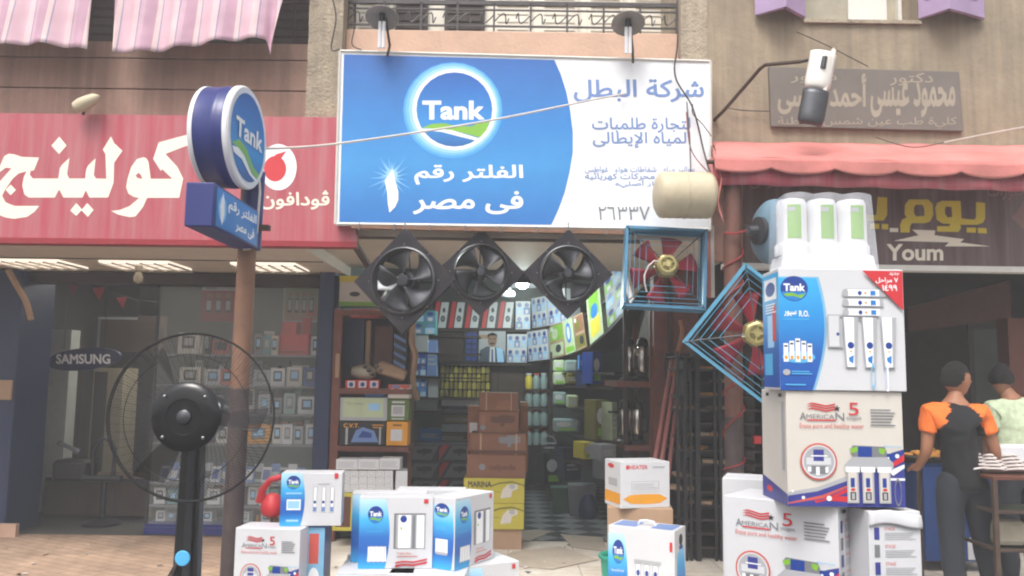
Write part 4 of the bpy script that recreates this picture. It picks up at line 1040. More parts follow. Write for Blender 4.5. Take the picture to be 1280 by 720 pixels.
# ------------------------------------------------------------------ printed carton artwork (face coordinates 0..1)
def cart_row(u0, v0, n, w, h, gap, body='p_white', mark='p_blue'):
    out = []
    for i in range(n):
        u = u0 + i * (w + gap)
        out += [('r', u, v0, u + w, v0 + h, 'p_grey'), ('r', u + w * .08, v0 + h * .02, u + w * .86, v0 + h * .98, body), ('r', u - w * .06, v0 + h * .86, u + w * 1.04, v0 + h, 'p_grey'),
                ('e', u + w * .47, v0 + h * .5, w * .3, w * .3 * 1.0, 'p_navy'), ('r', u + w * .2, v0 + h * .12, u + w * .72, v0 + h * .3, mark), ('e', u + w * .47, v0 + h * .34, w * .12, h * .03, 'p_orange')]
    return out
def tank_logo(cu, cv, ru, rv):
    return [('e', cu, cv, ru, rv, 'p_navy'), ('p', ell(cu, cv, ru * .95, rv * .95, 20, R(195), R(345)), 'p_blue'),
            ('p', [(cu - ru * .8, cv - rv * .42), (cu - ru * .2, cv - rv * .3), (cu + ru * .3, cv - rv * .5), (cu + ru * .85, cv - rv * .35), (cu + ru * .5, cv - rv * .75), (cu, cv - rv * .6), (cu - ru * .6, cv - rv * .6)], 'p_green'),
            ('t', 'Tank', cu - ru * .78, cv - rv * .2, cu + ru * .8, cv + rv * .4, 'p_white', .04)]
def swoosh(u0, u1, bulge, v0=0, v1=1):
    return [(u0, v0)] + [(u1 + bulge * math.sin(math.pi * (.12 + .78 * i / 14)), v0 + (v1 - v0) * i / 14) for i in range(15)] + [(u0, v1)]
ARAB = 'لمياه نقية وصحية'
def lines(u0, v0, u1, v1, n, mat='p_midgrey'):
    return [('r', u0, v0 + (v1 - v0) * i / n, u1 - (u1 - u0) * ((i * 7) % 4) * .06, v0 + (v1 - v0) * (i + .42) / n, mat) for i in range(n)]
def ro_front():
    M('p_edge_blue', '#7fb4d4', .4)
    a = [('p', [(0, 0)] + [(.30 - .06 + .14 * math.sin(math.pi * (.08 + .72 * i / 14)) - .0, i / 14 * .93) for i in range(15)] + [(0, .93)], 'p_edge_blue'),
         ('p', [(0, 0)] + [(.28 - .06 + .14 * math.sin(math.pi * (.08 + .72 * i / 14)), i / 14 * .92) for i in range(15)] + [(0, .92)], 'tank_blue_print_deep')]
    a += tank_logo(.125, .83, .11, .105) + [('t', 'R.O.', .16, .6, .24, .65, 'p_white', .02), ('t', 'سيور', .04, .6, .14, .65, 'p_white', .02), ('r', .03, .575, .24, .582, 'p_sky')]
    a += [('p', ell(.15, .27, .13, .05), 'p_sky')]
    for i in range(5): a += [('r', .03 + i * .047, .23 + .02 * (i % 2), .068 + i * .047, .42 - .02 * abs(i - 2), 'p_white'), ('r', .038 + i * .047, .25, .06 + i * .047, .28, 'p_orange'), ('r', .036 + i * .047, .39 - .02 * abs(i - 2), .062 + i * .047, .405 - .02 * abs(i - 2), 'p_dark')]
    a += [('e', .05, .145, .03, .025, 'p_grey')] + [('r', .09, .13, .25, .138, 'p_sky'), ('r', .09, .148, .23, .156, 'p_sky'), ('r', .04, .04, .2, .05, 'p_sky')]
    # membrane tubes, tank and the three housings
    for i, v in enumerate((.8, .72, .64)): a += [('r', .53, v - .03, .86 - .03 * i, v + .035, 'p_grey'), ('r', .54, v - .024, .8, v + .03, 'p_white'), ('e', .53, v, .025, .033, 'p_grey'), ('e', .645, v, .016, .018, 'p_navy'), ('r', .73, v - .018, .77, v + .02, 'p_blue'), ('e', .69, v, .01, .01, 'p_orange')]
    a += [('r', .38, .35, .5, .62, 'p_grey'), ('r', .39, .36, .47, .61, 'card_white'), ('e', .46, .46, .012, .014, 'p_navy'), ('r', .48, .585, .66, .605, 'p_midgrey'), ('r', .68, .585, .78, .605, 'p_dark')]
    for i, u in enumerate((.5, .65, .8)): a += [('p', [(u, .6), (u + .125, .6), (u + .105, .19), (u + .018, .19)], 'p_grey'), ('p', [(u + .01, .6), (u + .09, .6), (u + .085, .195), (u + .03, .195)], 'p_white'), ('e', u + .06, .37, .026, .028, 'p_navy'), ('e', u + .06, .32, .008, .008, 'p_orange'), ('p', [(u + .04, .27), (u + .08, .29), (u + .075, .22), (u + .045, .24)], 'p_blue')]
    a += [('rr', .73, .12, .018, .11, .7, 'p_edge_blue'), ('r', .83, .0, .85, .22, 'p_white'), ('r', .834, .02, .838, .2, 'p_blue')]
    a += [('p', [(.665, .985), (.985, .985), (.985, .66)], 'p_red'), ('t', '٧ مراحل', .77, .88, .95, .93, 'p_white', .02), ('t', '١٤٩٩', .82, .82, .94, .87, 'p_white', .02), ('t', 'جديد', .88, .945, .96, .975, 'p_white', .01)]
    return a
def ro_side(): return [('r', .0, .02, 1, .97, 'tank_blue_print_deep'), ('r', .12, .75, .88, .93, 'p_white'), ('e', .5, .84, .3, .06, 'p_navy'), ('r', .3, .35, .7, .62, 'p_halo3'), ('r', .1, .12, .6, .3, 'p_sky'), ('r', .62, .4, .82, .7, 'p_red')] + lines(.2, .64, .85, .73, 4, 'p_white')
def american_front(low=True):
    M('p_navy_soft', '#3a3f8a', .45); M('p_red_soft', '#c8584f', .5)
    a = [('p', [(0, 0), (1, 0), (1, .5), (.9, .47), (.8, .42), (.65, .33), (.45, .22), (.25, .15), (.0, .11)], 'p_navy_soft')]
    a += [('p', [(0, .09), (.25, .13), (.5, .22), (.62, .29), (.62, .31), (.45, .24), (.25, .165), (0, .12)], 'p_grey'), ('p', [(.0, .03), (.3, .1), (.55, .2), (.6, .21), (.3, .07), (.0, .02)], 'p_red_soft'), ('p', [(.22, .05), (.3, .06), (.55, .18), (.55, .14), (.33, .055), (.24, .03)], 'p_red'), ('p', [(.3, .07), (.36, .09), (.52, .09), (.52, .04), (.36, .05)], 'p_red'), ('e', .35, .07, .022, .022, 'p_white'), ('e', .13, .075, .014, .014, 'p_white'), ('e', .04, .13, .01, .01, 'p_white')]
    a += [('p', [(.76, .42), (.85, .46), (1, .47), (1, .42), (.85, .33), (.78, .36)], 'p_navy'), ('p', [(.84, .35), (.95, .42), (1, .46), (1, .40), (.93, .36), (.86, .32)], 'p_red'), ('p', [(.86, .31), (1, .37), (1, .34), (.9, .27)], 'p_white'), ('e', .94, .44, .018, .018, 'p_white'), ('e', .86, .42, .012, .012, 'p_white'), ('r', .8, .23, 1, .25, 'p_white')]
    # waving stripes and star
    for i in range(3):
        v = .875 - .022 * i; a += [('p', [(.17, v + .005), (.22, v + .022), (.28, v + .012), (.34, v - .002), (.42, v + .016), (.42, v + .004), (.34, v - .014), (.28, v), (.22, v + .01)], 'p_red')]
    a += [('p', [(.435 + (.03 if k % 2 == 0 else .012) * math.cos(R(90 + 36 * k)), .848 + (.03 if k % 2 == 0 else .012) * math.sin(R(90 + 36 * k))) for k in range(10)], 'p_dark')]
    a += [('t', 'A', .112, .745, .17, .81, 'p_midgrey', .0), ('t', 'MERICA', .17, .755, .41, .795, 'p_midgrey', .0), ('t', 'N', .42, .745, .495, .81, 'p_midgrey', .0), ('r', .175, .738, .42, .75, 'p_red'), ('t', '5', .535, .79, .62, .9, 'p_red', .0), ('t', 'stages', .515, .745, .64, .78, 'p_midgrey', .0), ('t', 'Enjoy pure and healthy water', .11, .665, .66, .715, 'p_red_soft', .0)]
    a += lines(.72, .7, .93, .86, 6)
    a += [('e', .265, .385, .158, .16, 'p_red_soft'), ('e', .265, .385, .143, .145, 'p_grey'), ('r', .16, .36, .37, .42, 'card_white'), ('r', .22, .39, .31, .49, 'p_navy_soft'), ('r', .2, .43, .34, .44, 'p_white'), ('p', [(.19, .28), (.35, .28), (.33, .35), (.2, .35)], 'p_midgrey'), ('r', .17, .3, .2, .34, 'p_white'), ('r', .24, .27, .27, .34, 'p_white'), ('r', .32, .29, .345, .34, 'p_white'), ('rr', .265, .385, .143, .145, .9, 'card_white')]
    a += [('p', [(.54, .5), (.56, .53), (.83, .52), (.85, .47), (.84, .42), (.56, .42)], 'p_midgrey'), ('r', .6, .4, .72, .52, 'p_navy'), ('p', [(.53, .5), (.6, .52), (.6, .48), (.55, .46)], 'p_green'), ('p', [(.78, .51), (.84, .5), (.82, .45), (.78, .47)], 'p_green'), ('r', .6, .36, .88, .38, 'p_midgrey'), ('p', [(.5, .33), (.9, .33), (.9, .38), (.85, .43), (.55, .43), (.48, .36)], 'p_grey'), ('t', 'American', .82, .515, .97, .535, 'p_sky', .0)]
    for i, u in enumerate((.5, .63, .77)):
        a += [('r', u, .035, u + .1, .34, 'p_grey'), ('r', u + .012, .05, u + .085, .33, 'card_cream'), ('r', u - .01, .3, u + .11, .345, 'p_white'), ('r', u + .03, .17, u + .065, .25, 'p_navy'), ('r', u + .025, .06, u + .075, .13, 'p_dark'), ('r', u + .037, .068, u + .063, .12, 'p_grey'), ('e', u + .05, .15, .02, .012, 'p_red')]
    a += [('rr', .93, .13, .03, .12, .8, 'p_midgrey')]
    return a
def american_side(): return [('p', [(0, 0), (1, 0), (1, .1), (.5, .15), (0, .2)], 'p_navy_soft'), ('e', .3, .09, .12, .03, 'p_red'), ('r', .82, .3, .92, .9, 'p_grey')] + [('r', .2, .94, .32, .97, 'p_dark'), ('r', .72, .94, .84, .97, 'p_dark')]
def american_text():
    a = []
    for i in range(6):
        v = .82 - i * .14; a += [('r', .1, v - .05, .2, v + .05, 'p_midgrey' if i % 2 else 'p_navy_soft'), ('t', 'STAGE', .3, v + .025, .5, v + .05, 'p_red_soft', .0)] + lines(.3, v - .05, .9, v + .015, 4, 'p_grey')
    return a + [('r', .15, .93, .3, .96, 'p_dark'), ('r', .7, .93, .85, .96, 'p_dark')]
def triple_front():
    return [('p', swoosh(0, .33, .085, .0, .97), 'tank_blue_print')] + tank_logo(.22, .75, .105, .12) + [('t', ARAB, .1, .5, .33, .54, 'p_sky', .0), ('p', [(.12, .1), (.38, .1), (.37, .31), (.13, .31)], 'p_white')] + [('r', .125 + .062 * i, .09, .17 + .062 * i, .31, 'p_grey') for i in range(4)] + \
        [('r', .13 + .062 * i, .1, .163 + .062 * i, .3, 'p_white') for i in range(4)] + [('r', .47, .28, .9, .77, 'p_midgrey'), ('r', .5, .285, .9, .75, 'p_grey'), ('r', .53, .285, .7, .745, 'p_white'), ('r', .78, .285, .88, .745, 'p_white'), ('e', .6, .69, .045, .05, 'p_navy'), ('r', .72, .285, .76, .74, 'p_midgrey'), ('e', .57, .56, .012, .02, 'p_green'),
         ('r', .87, .91, .93, .97, 'p_red'), ('t', 'Triple filter', .52, .19, .72, .23, 'p_red_soft', .0), ('r', .52, .165, .8, .175, 'p_red_soft'),
         ('p', [(.5, .05), (.6, .07), (.75, .06), (.93, .1), (.93, .07), (.75, .035), (.6, .045), (.5, .02)], 'p_red'), ('p', [(.5, .09), (.6, .11), (.75, .1), (.93, .14), (.93, .12), (.75, .08), (.6, .09), (.5, .07)], 'p_red')]
def triple_side():
    return [('p', swoosh(.1, .84, .12, .0, .9), 'tank_blue_print')] + tank_logo(.5, .82, .28, .1) + [('r', .28, .22, .74, .42, 'p_white'), ('r', .3, .2, .72, .24, 'p_grey')] + lines(.3, .55, .7, .62, 3, 'p_sky')
def small_front():
    return [('p', swoosh(0, .30, .095, .0, 1), 'tank_blue_print')] + tank_logo(.2, .82, .115, .13) + [('r', .1, .3, .33, .5, 'p_white'), ('r', .12, .33, .31, .47, 'p_halo3'), ('r', .08, .6, .34, .63, 'p_halo3'), ('r', .1, .08, .3, .12, 'p_halo3')] + \
        [x for i in range(3) for x in (('r', .53 + .14 * i, .26, .59 + .14 * i, .74, 'p_grey'), ('r', .54 + .14 * i, .26, .585 + .14 * i, .73, 'p_white'), ('e', .56 + .14 * i, .45, .022, .03, 'p_navy'), ('r', .535 + .14 * i, .27, .585 + .14 * i, .36, 'p_text_blue'))] + [('r', .6, .79, .8, .805, 'p_grey'), ('r', .87, .9, .93, 1, 'p_red')]
def ro2_front():
    return [('p', swoosh(0, .22, .08, .0, .92), 'tank_blue_print')] + tank_logo(.155, .72, .09, .13) + [('t', ARAB, .05, .5, .24, .54, 'p_white', .0), ('r', .07, .22, .22, .4, 'p_white'), ('r', .05, .42, .24, .435, 'p_sky'), ('r', .08, .06, .22, .09, 'p_sky')] + \
        [x for i in range(3) for x in (('r', .42 + .13 * i, .3, .5 + .13 * i, .62, 'p_grey'), ('r', .43 + .13 * i, .3, .49 + .13 * i, .61, 'p_white'), ('e', .46 + .13 * i, .52, .025, .035, 'p_navy'), ('r', .435 + .13 * i, .34, .485 + .13 * i, .42, 'p_blue'))] + \
        [('r', .4, .62, .8, .66, 'p_grey'), ('e', .45, .17, .1, .05, 'p_sky'), ('rr', .9, .3, .05, .22, .75, 'p_halo3'), ('r', .93, .78, .97, .88, 'p_red')]
def ro2_side(): return [('p', [(.2, 0), (.9, 0), (.95, .5), (.8, .8), (.25, .75), (.15, .4)], 'tank_blue_print'), ('r', .3, .12, .7, .24, 'p_orange'), ('r', .3, .28, .75, .4, 'p_red_soft'), ('e', .55, .88, .16, .06, 'p_dark'), ('r', .4, .78, .7, .82, 'p_navy')]
def orange_front(): return [('p', [(.05, .2), (.2, .29), (.5, .3), (.8, .29), (.95, .2), (.8, .1), (.5, .08), (.2, .1)], 'p_orange'), ('t', 'HEATER', .18, .84, .55, .93, 'p_red', .02), ('e', .14, .885, .035, .05, 'p_red'), ('r', .65, .86, .9, .9, 'p_grey'), ('r', .22, .4, .78, .58, 'p_grey'), ('r', .235, .41, .765, .57, 'card_white')] + lines(.26, .43, .74, .55, 3, 'p_grey') + [('t', ARAB, .2, .33, .8, .37, 'p_grey', .0)]
def orange_side(): return [('r', .02, .08, .98, .32, 'p_orange'), ('e', .4, .88, .2, .05, 'p_red'), ('r', .25, .45, .8, .62, 'p_grey')]

# ------------------------------------------------------------------ big stack of filter cartons at the right
ST = 'tall stack of filter cartons by the corded post'
Y1 = 3.2
w1, h1, b1 = box_px(974, 336, 1131, 488.5, Y1)
top_z = b1.z
d1 = .2
carton('filter_carton', 'blue and white filter carton with a red corner flash, on top of the tall stack', 'box', (b1.x, Y1 + d1 / 2, b1.z), w1, d1, h1, M('card_white'), 0, ST, [('front_print', 'front', ro_front()), ('side_print', 'left', ro_side())])
w2, h2, b2 = box_px(984, 490, 1131, 634, Y1 + .0)
h2 = top_z - .001 - b2.z; d2 = .3
carton('filter_carton', 'cream carton with wavy red stripes printed upright, second from the top of the tall stack', 'box', (b2.x, Y1 + .01 + d2 / 2, b2.z), w2, d2, h2, M('card_cream'), R(.6), ST, [('front_print', 'front', american_front()), ('side_print', 'left', american_side())])
zt_ = b2.z - .001
wa, da, ha = .45, .28, .45
qa = PZ(1047, 633, zt_); rot = R(-37)
ca = qa + Matrix.Rotation(rot, 3, 'Z') @ Vector((-wa / 2, da / 2, 0))
carton('filter_carton', 'white carton with wavy red stripes turned sideways, under the front of the upright cream one', 'box', (ca.x, ca.y, zt_ - ha), wa, da, ha, M('card_white'), rot, ST, [('front_print', 'front', american_front()), ('side_print', 'right', american_text())])
wb, db, hb_ = .205, .45, .45
qb = PZ(1085, 635, zt_); rotb = R(6)
cb = qb + Matrix.Rotation(rotb, 3, 'Z') @ Vector((wb / 2, db / 2, 0))
ob = carton('filter_carton', 'white carton with an open bent flap and a column of stage notes', 'box', (cb.x, cb.y, zt_ - hb_ - .012), wb, db, hb_, M('card_white'), rotb, ST, [('front_print', 'front', american_text())])
mb = MB(); mb.grid(lambda u, v: (-wb / 2 + wb * u, -db / 2 - .004 - .008 * math.sin(v * 2.2) * (.3 + .7 * u), hb_ - .004 - .05 * v + .01 * math.sin(u * 5)), 8, 6); mb.build('loose_flap', M('card_white'), ob, world=False, solid=.003)
c4 = PZ(935, 602, zt_ + .02)
carton('small_carton', 'small white carton corner showing behind the sideways carton, beside the post', 'box', (c4.x + .06, c4.y + .2, zt_ - .43), .22, .22, .45, M('card_white'), R(-20))
tbx = thing('display_table', 'low wooden table carrying the tall stack of filter cartons', 'table', ((ca.x + cb.x) / 2, (ca.y + cb.y) / 2, 0))
zq = zt_ - ha - .013; x0, x1, y0, y1 = ca.x - .35, cb.x + .3, min(ca.y, cb.y) - .35, max(ca.y, cb.y) + .4
mb = MB(); mb.box(x0, y0, zq - .04, x1, y1, zq); mb.build('table_top', M('wood_brown'), tbx, bevel=.004)
for (a, b) in ((x0 + .04, y0 + .04), (x1 - .08, y0 + .04), (x0 + .04, y1 - .08), (x1 - .08, y1 - .08)):
    mb = MB(); mb.box(a, b, 0, a + .04, b + .04, zq - .041); mb.build('leg', M('wood_brown'), tbx)
# the white three-housing filter in its clear blister
fh = thing('filter_unit', 'white three-cartridge filter unit in a clear blister on top of the tall stack', 'water filter', (P(1041, 336, Y1).x, Y1 + .11, b1.z + h1))
zt1 = P(1041, 240, Y1).z - (b1.z + h1); wdt = (P(1103, 330, Y1).x - P(980, 330, Y1).x)
mb = MB(); hw = wdt / 2
mb.prism([(-hw, 0), (hw, 0), (hw * .965, .03), (hw * .93, .06), (-hw * .93, .06), (-hw * .965, .03)], 'Y', -.075, .075); mb.build('tray', M('white_plastic'), fh, world=False, bevel=.008)
for i, px in enumerate((1001.5, 1040, 1078)):
    x = P(px, 280, Y1).x - ORG[fh.name].x; r = hw * .325
    mb = MB(); mb.lathe([(r * 1.1, .06), (r * 1.1, .1), (r * 1.02, .107), (r * .96, .12), (r * .95, zt1 * .75), (r * .93, zt1 * .9), (r * .82, zt1 * .955), (r * .4, zt1 * .975), (.005, zt1 * .975)], (x, 0, 0), 'Z', 36); hs_ = mb.build('housing', M('white_plastic'), fh, world=False)
    mb = MB()
    def lab(u, v):
        th = R(-90 - 26 + 52 * u - (8 if i == 0 else -4)); return (x + r * .985 * math.cos(th), r * .985 * math.sin(th), zt1 * (.42 + .45 * v))
    k0 = 0; mb.grid(lab, 8, 6); lo_ = mb.build('label', M('p_green'), hs_, world=False)
    mb = MB(); mb.grid(lambda u, v: (lambda q: (x + (q[0] - x) * 1.02, q[1] * 1.02, q[2]))(lab(.0 + .55 * u, .8 + .12 * v)), 6, 2); mb.build('label_band', M('p_grey'), hs_, world=False)
M('blister', '#e9ebf2', .15, alpha=.26, spec=.7)
mb = MB(); ys = (-.085, .085)
outl = []
for i in range(49):
    u = i / 48; x = -hw * .99 + 2 * hw * .99 * u; outl.append((x, u))
def blis(u, v):
    x = hw * (-.99 + 1.98 * u); zt_l = zt1 * .99 + .006 * abs(math.sin(u * math.pi * 3)); 
    if v < .5: zz = zt_l * (v / .5); taper = 1 - .1 * (v / .5); y = -.09 + .008 * (v / .5) - .012 * abs(math.sin(u * math.pi * 3)); return (x * taper, y, zz)
    k = (v - .5) / .5; return (x * .9, -.082 + .164 * k - .012 * abs(math.sin(u * math.pi * 3)) * (1 - k), zt_l)
mb.grid(blis, 48, 14)
for s in (-1, 1): mb.grid(lambda u, v, s=s: (s * hw * (.99 - .1 * v), -.09 + .18 * u + .008 * v, zt1 * .99 * v), 4, 6)
mb.build('clear_blister', M('blister'), fh, world=False)

# ------------------------------------------------------------------ middle group of triple filter cartons
MG = 'triple filter cartons stacked in front of the middle shop'
Yc = 4.95
zmid = Z(716, Yc, 520)
wt, ht, dt = .445, Z(620, Yc, 500) - Z(697, Yc, 500) + .02, .17
ht = Z(618, Yc, 490) - zmid
def tri(label, pxc, pyc, Y, rz, z, w_=wt, d_=dt, right=True, h_=None):
    q = P(pxc, 650, Y); pr = [('front_print', 'front', triple_front()), ('side_print', 'left', triple_side()), ('end_print', 'right', triple_side())]
    return carton('triple_filter_carton', label, 'box', (q.x, Y, z), w_, d_, h_ or ht, M('card_white'), rz, MG, pr)
ht = Z(621, Yc + .1, 490) - zmid
def tri_at(label, px, Y, rz, w_, d_):
    """A carton whose nearest front corner stands at photo column px, depth Y."""
    q = P(px, 700, Y); c_ = Vector((q.x, Y, 0)) + Matrix.Rotation(rz, 3, 'Z') @ Vector((w_ / 2, d_ / 2, 0))
    return carton('triple_filter_carton', label, 'box', (c_.x, c_.y, zmid), w_, d_, ht, M('card_white'), rz, MG, [('front_print', 'front', triple_front()), ('side_print', 'left', triple_side()), ('end_print', 'right', triple_side())])
tri_at('white triple filter carton facing the street, frontmost of the upper row', 447.5, Yc + .08, R(5), .43, .13)
tri_at('triple filter carton turned edge-on, its window on the far right side of the upper row', 568, Yc + .05, R(59), .42, .19)
tri_at('white triple filter carton behind the front one, only its top and blue edge showing', 438, Yc + .25, R(5), .45, .13)
tri_at('white triple filter carton at the back right of the upper row, top visible', 494, Yc + .42, R(2), .43, .15)
for i, (px, Y, lb) in enumerate(((470, Yc + .05, 'lower white triple filter carton at the left, carrying the front upper one'), (536, Yc + .02, 'lower white triple filter carton in the middle, its print just below the upper row'), (595, Yc + .3, 'lower white triple filter carton at the right end under the edge-on one'))):
    q = P(px, 700, Y); carton('triple_filter_carton', lb, 'box', (q.x, Y + .12, 0), .44 if i < 2 else .4, .36, zmid - .002, M('card_white'), R((2, -3, 30)[i]), MG, [('front_print', 'front', triple_front())])
for px, Y in ((480, Yc + .62), (560, Yc + .66)):
    q = P(px, 700, Y); carton('triple_filter_carton', 'lower white triple filter carton at the back %s, holding up the rear row' % ('left' if px < 500 else 'right'), 'box', (q.x, Y, 0), .42, .3, zmid - .002, M('card_white'), 0, MG)

# ------------------------------------------------------------------ cartons at the right of the doorway
Yr = 5.7
qf = PZ(765, 0, 0) if 0 else None
wq, hq, bq = box_px(766, 654, 845, 760, Yr)
zt_ = Z(661, Yr, 800)
oc = carton('filter_carton', 'white filter carton with a blue end and a carry handle, right of the doorway', 'box', (P(813, 690, Yr).x, Yr + .14, 0), .46, .25, zt_, M('card_white'), R(-28), None, [('front_print', 'front', ro2_front()), ('side_print', 'right', ro2_side())])
art('top_print', [('r', .05, .1, .4, .9, 'p_text_blue'), ('r', .62, .1, .95, .9, 'p_text_blue'), ('r', 0, .48, 1, .5, 'p_grey')], face(.46, .25, zt_, 'top'), oc)
mb = MB(); mb.tube([(-.06, 0, zt_), (-.05, 0, zt_ + .025), (.0, 0, zt_ + .032), (.05, 0, zt_ + .025), (.06, 0, zt_)], .008, 8); mb.build('carry_handle', M('white_plastic'), oc, world=False)
Yo = 6.35; zo = Z(636, Yo, 800)
qo = P(804, 640, Yo)
carton('plain_carton', 'plain tan carton supporting the white and orange one', 'box', (qo.x + .0, Yo + .2, 0), .48, .36, zo, M('card_tan'), R(-6))
ho = Z(578, Yo, 800) - zo
carton('heater_carton', 'white carton with an orange band and red lettering, by the doorway on a tan box', 'box', (qo.x - .02, Yo + .18, zo + .001), .40, .3, ho, M('card_white'), R(18) * .9, None, [('front_print', 'front', orange_front()), ('side_print', 'left', orange_side())])
bk = thing('waste_bin', 'teal plastic bin tucked behind the white filter carton', 'bin', (P(775, 700, 6.0).x, 6.12, 0))
mb = MB(); mb.lathe([(.1, .0), (.13, .34), (.145, .345), (.145, .36), (.125, .355), (.095, .01)], (ORG[bk.name].x, 6.05, 0), 'Z', 24); mb.f = mb.f[:-2]; mb.m = mb.m[:-2]; mb.lathe([(.1, .005), (.1, .006)], (ORG[bk.name].x, 6.05, 0), 'Z', 24); mb.build('body', M('teal'), bk)
mb = MB(); mb.ring((ORG[bk.name].x, 6.05, .36), .14, .008, 'Z', 24, 6); mb.tube([(ORG[bk.name].x - .05, 6.0, .36), (ORG[bk.name].x + .02, 5.98, .52), (ORG[bk.name].x + .05, 6.0, .36)], .008, 6); mb.build('handle', M('teal'), bk)

# ------------------------------------------------------------------ cartons at the left of the doorway
Yl = 5.0
zt_ = Z(591, Yl, 390); zb_ = Z(657, Yl, 385)
wl = P(424, 620, Yl).x - P(350, 620, Yl).x
q = P(388, 620, Yl)
carton('small_filter_carton', 'small white filter carton with a blue oval, perched on a carton beside the rusty pole', 'box', (q.x, Yl + .07, zb_), wl * 1.01, .16, zt_ - zb_, M('card_white'), R(6), None, [('front_print', 'front', small_front()), ('side_print', 'left', ro_side())])
zl = zb_ - .002
q = P(342, 690, Yl); wl2 = P(383, 690, Yl).x - P(302, 690, Yl).x
carton('filter_carton', 'white filter carton with faint red lettering, lowest beside the rusty pole', 'box', (q.x, Yl + .0, zl - .43), wl2 * 1.02, .2, .43, M('card_white'), R(-6), None, [('front_print', 'front', american_front())])
q = P(395, 690, Yl + .12)
carton('filter_carton', 'carton showing its dark blue printed end under the small white one', 'box', (q.x - .02, Yl + .16, zl - .43), .16, .3, .428, M('p_navy'), R(4), None, [('front_print', 'front', [('r', .35, .0, 1, .98, 'p_edge_blue'), ('r', .45, .5, .8, .9, 'p_red_soft'), ('e', .65, .3, .2, .15, 'p_white'), ('r', .4, .1, .9, .2, 'p_blue')])])
q = P(350, 690, Yl); zz = zl - .432
st = thing('low_stand', 'low steel stand under the cartons beside the rusty pole', 'stand', (q.x + .05, Yl + .1, 0))
mb = MB(); mb.box(q.x - .25, Yl - .12, zz - .03, q.x + .42, Yl + .36, zz); mb.build('top', M('rust_iron'), st)
for (a, b) in ((-.24, -.11), (.39, -.11), (-.24, .33), (.39, .33)):
    mb = MB(); mb.box(q.x + a, Yl + b, 0, q.x + a + .025, Yl + b + .025, zz - .03); mb.build('leg', M('rust_iron'), st)
# red electric kettle jug behind the small carton
kt = thing('plastic_jug', 'red plastic jug with an open loop handle behind the small white carton', 'jug', P(340, 646, Yl + .25))
pts = [P(x, y, Yl + .25) for x, y in ((352, 596), (338, 600), (328, 612), (325, 628))]
mb = MB(); mb.tube(pts, [.018, .02, .022, .03], 10); mb.build('handle', M('red_plastic'), kt)
mb = MB(); kx = P(340, 640, Yl + .25); zz0 = P(340, 647, Yl + .25).z; mb.lathe([(.03, zz0), (.06, zz0 + .02), (.072, zz0 + .06), (.06, zz0 + .1), (.035, zz0 + .14), (.02, zz0 + .145)], (kx.x + .0, Yl + .25, 0), 'Z', 20)
mb.build('jug_body', M('red_plastic'), kt)
mb = MB(); 
for px in (323, 340, 346): a = P(px, 640, Yl + .25); mb.tube([(a.x, a.y, zz0 + .01), (a.x, a.y, zz - 0.0)], .012, 8)
mb.build('pale_prop', M('card_tan'), kt)
# flattened cardboard on the ground
def flat(label, pts, z=.004):
    v = [PZ(x, y, z) for x, y in pts]
    mb = MB(); mb.prism([(p.x, p.y) for p in v], 'Z', z, z + .006)
    tag(mb.build('cardboard_sheet', M('card_pale', '#b3a697', .9, var=.15, scale=4, dirt=.2), None, smooth=0), label, 'cardboard', 'flattened cartons on the floor')
flat('flattened carton on the floor below the yellow cartons', [(618, 668), (660, 663), (688, 665), (662, 677), (640, 675)], .006)
flat('torn flattened carton in the middle of the doorway', [(640, 690), (700, 684), (748, 700), (690, 712), (622, 706)], .004)
flat('pale flattened carton near the white filter carton', [(700, 668), (752, 672), (760, 690), (715, 684)], .004)
# ------------------------------------------------------------------ inside the middle shop
def goods(name, label, cat, px0, py0, px1, py1, Y, depth, mat, group=None, rot=0, prints=None, bevel=.003, part='front_print'):
    w_, h_, b_ = box_px(px0, py0, px1, py1, Y, rot)
    return carton(name, label, cat, (b_.x, b_.y + depth / 2, b_.z), w_, depth, h_, M(mat), rot, group, [(part, 'front', prints)] if prints else None, bevel)
def board(name, label, cat, px0, py0, px1, py1, Y, depth, mat, **k): return goods(name, label, cat, px0, py0, px1, py1, Y, depth, mat, **k)
# left shelf unit just inside the doorway
YL = 8.25
su = thing('shelf_unit', 'brown wooden shelf unit just inside the left of the doorway', 'shelf', (X(465, YL, 600), YL + .3, 0))
mb = MB(); mb.box(X(414, YL, 500), YL, 0, X(424, YL, 500), YL + .06, Z(386, YL, 420)); mb.build('post', M('wood_red'), su)
mb = MB(); mb.box(X(511, YL + .4, 500), YL + .4, 0, X(516, YL + .4, 500), YL + .46, Z(395, YL, 512)); mb.build('post', M('wood_red'), su)
for (a, b, c_) in ((422, 558, 512), (424, 486, 512), (420, 388, 500), (424, 620, 510)):
    zz = Z(b, YL, 460); mb = MB(); mb.box(X(a, YL, 500), YL + .005, zz - .05, X(c_, YL, 500), YL + .5, zz); mb.build('shelf_board', M('wood_red'), su)
mb = MB(); mb.box(X(420, YL + .52, 500), YL + .52, 0, X(512, YL + .52, 500), YL + .55, Z(388, YL, 460)); mb.build('back_board', M('wood_dark'), su)
SG = 'goods on the shelf unit left of the doorway'
goods('picture_carton', 'yellow and cream carton on top of the left shelf unit, partly behind the largest fan', 'box', 424, 345, 480, 383, YL + .1, .2, 'card_cream', SG, 0, [('r', 0, .8, 1, 1, 'p_yellow'), ('r', 0, 0, 1, .15, 'p_green'), ('e', .35, .4, .12, .08, 'p_dark')])
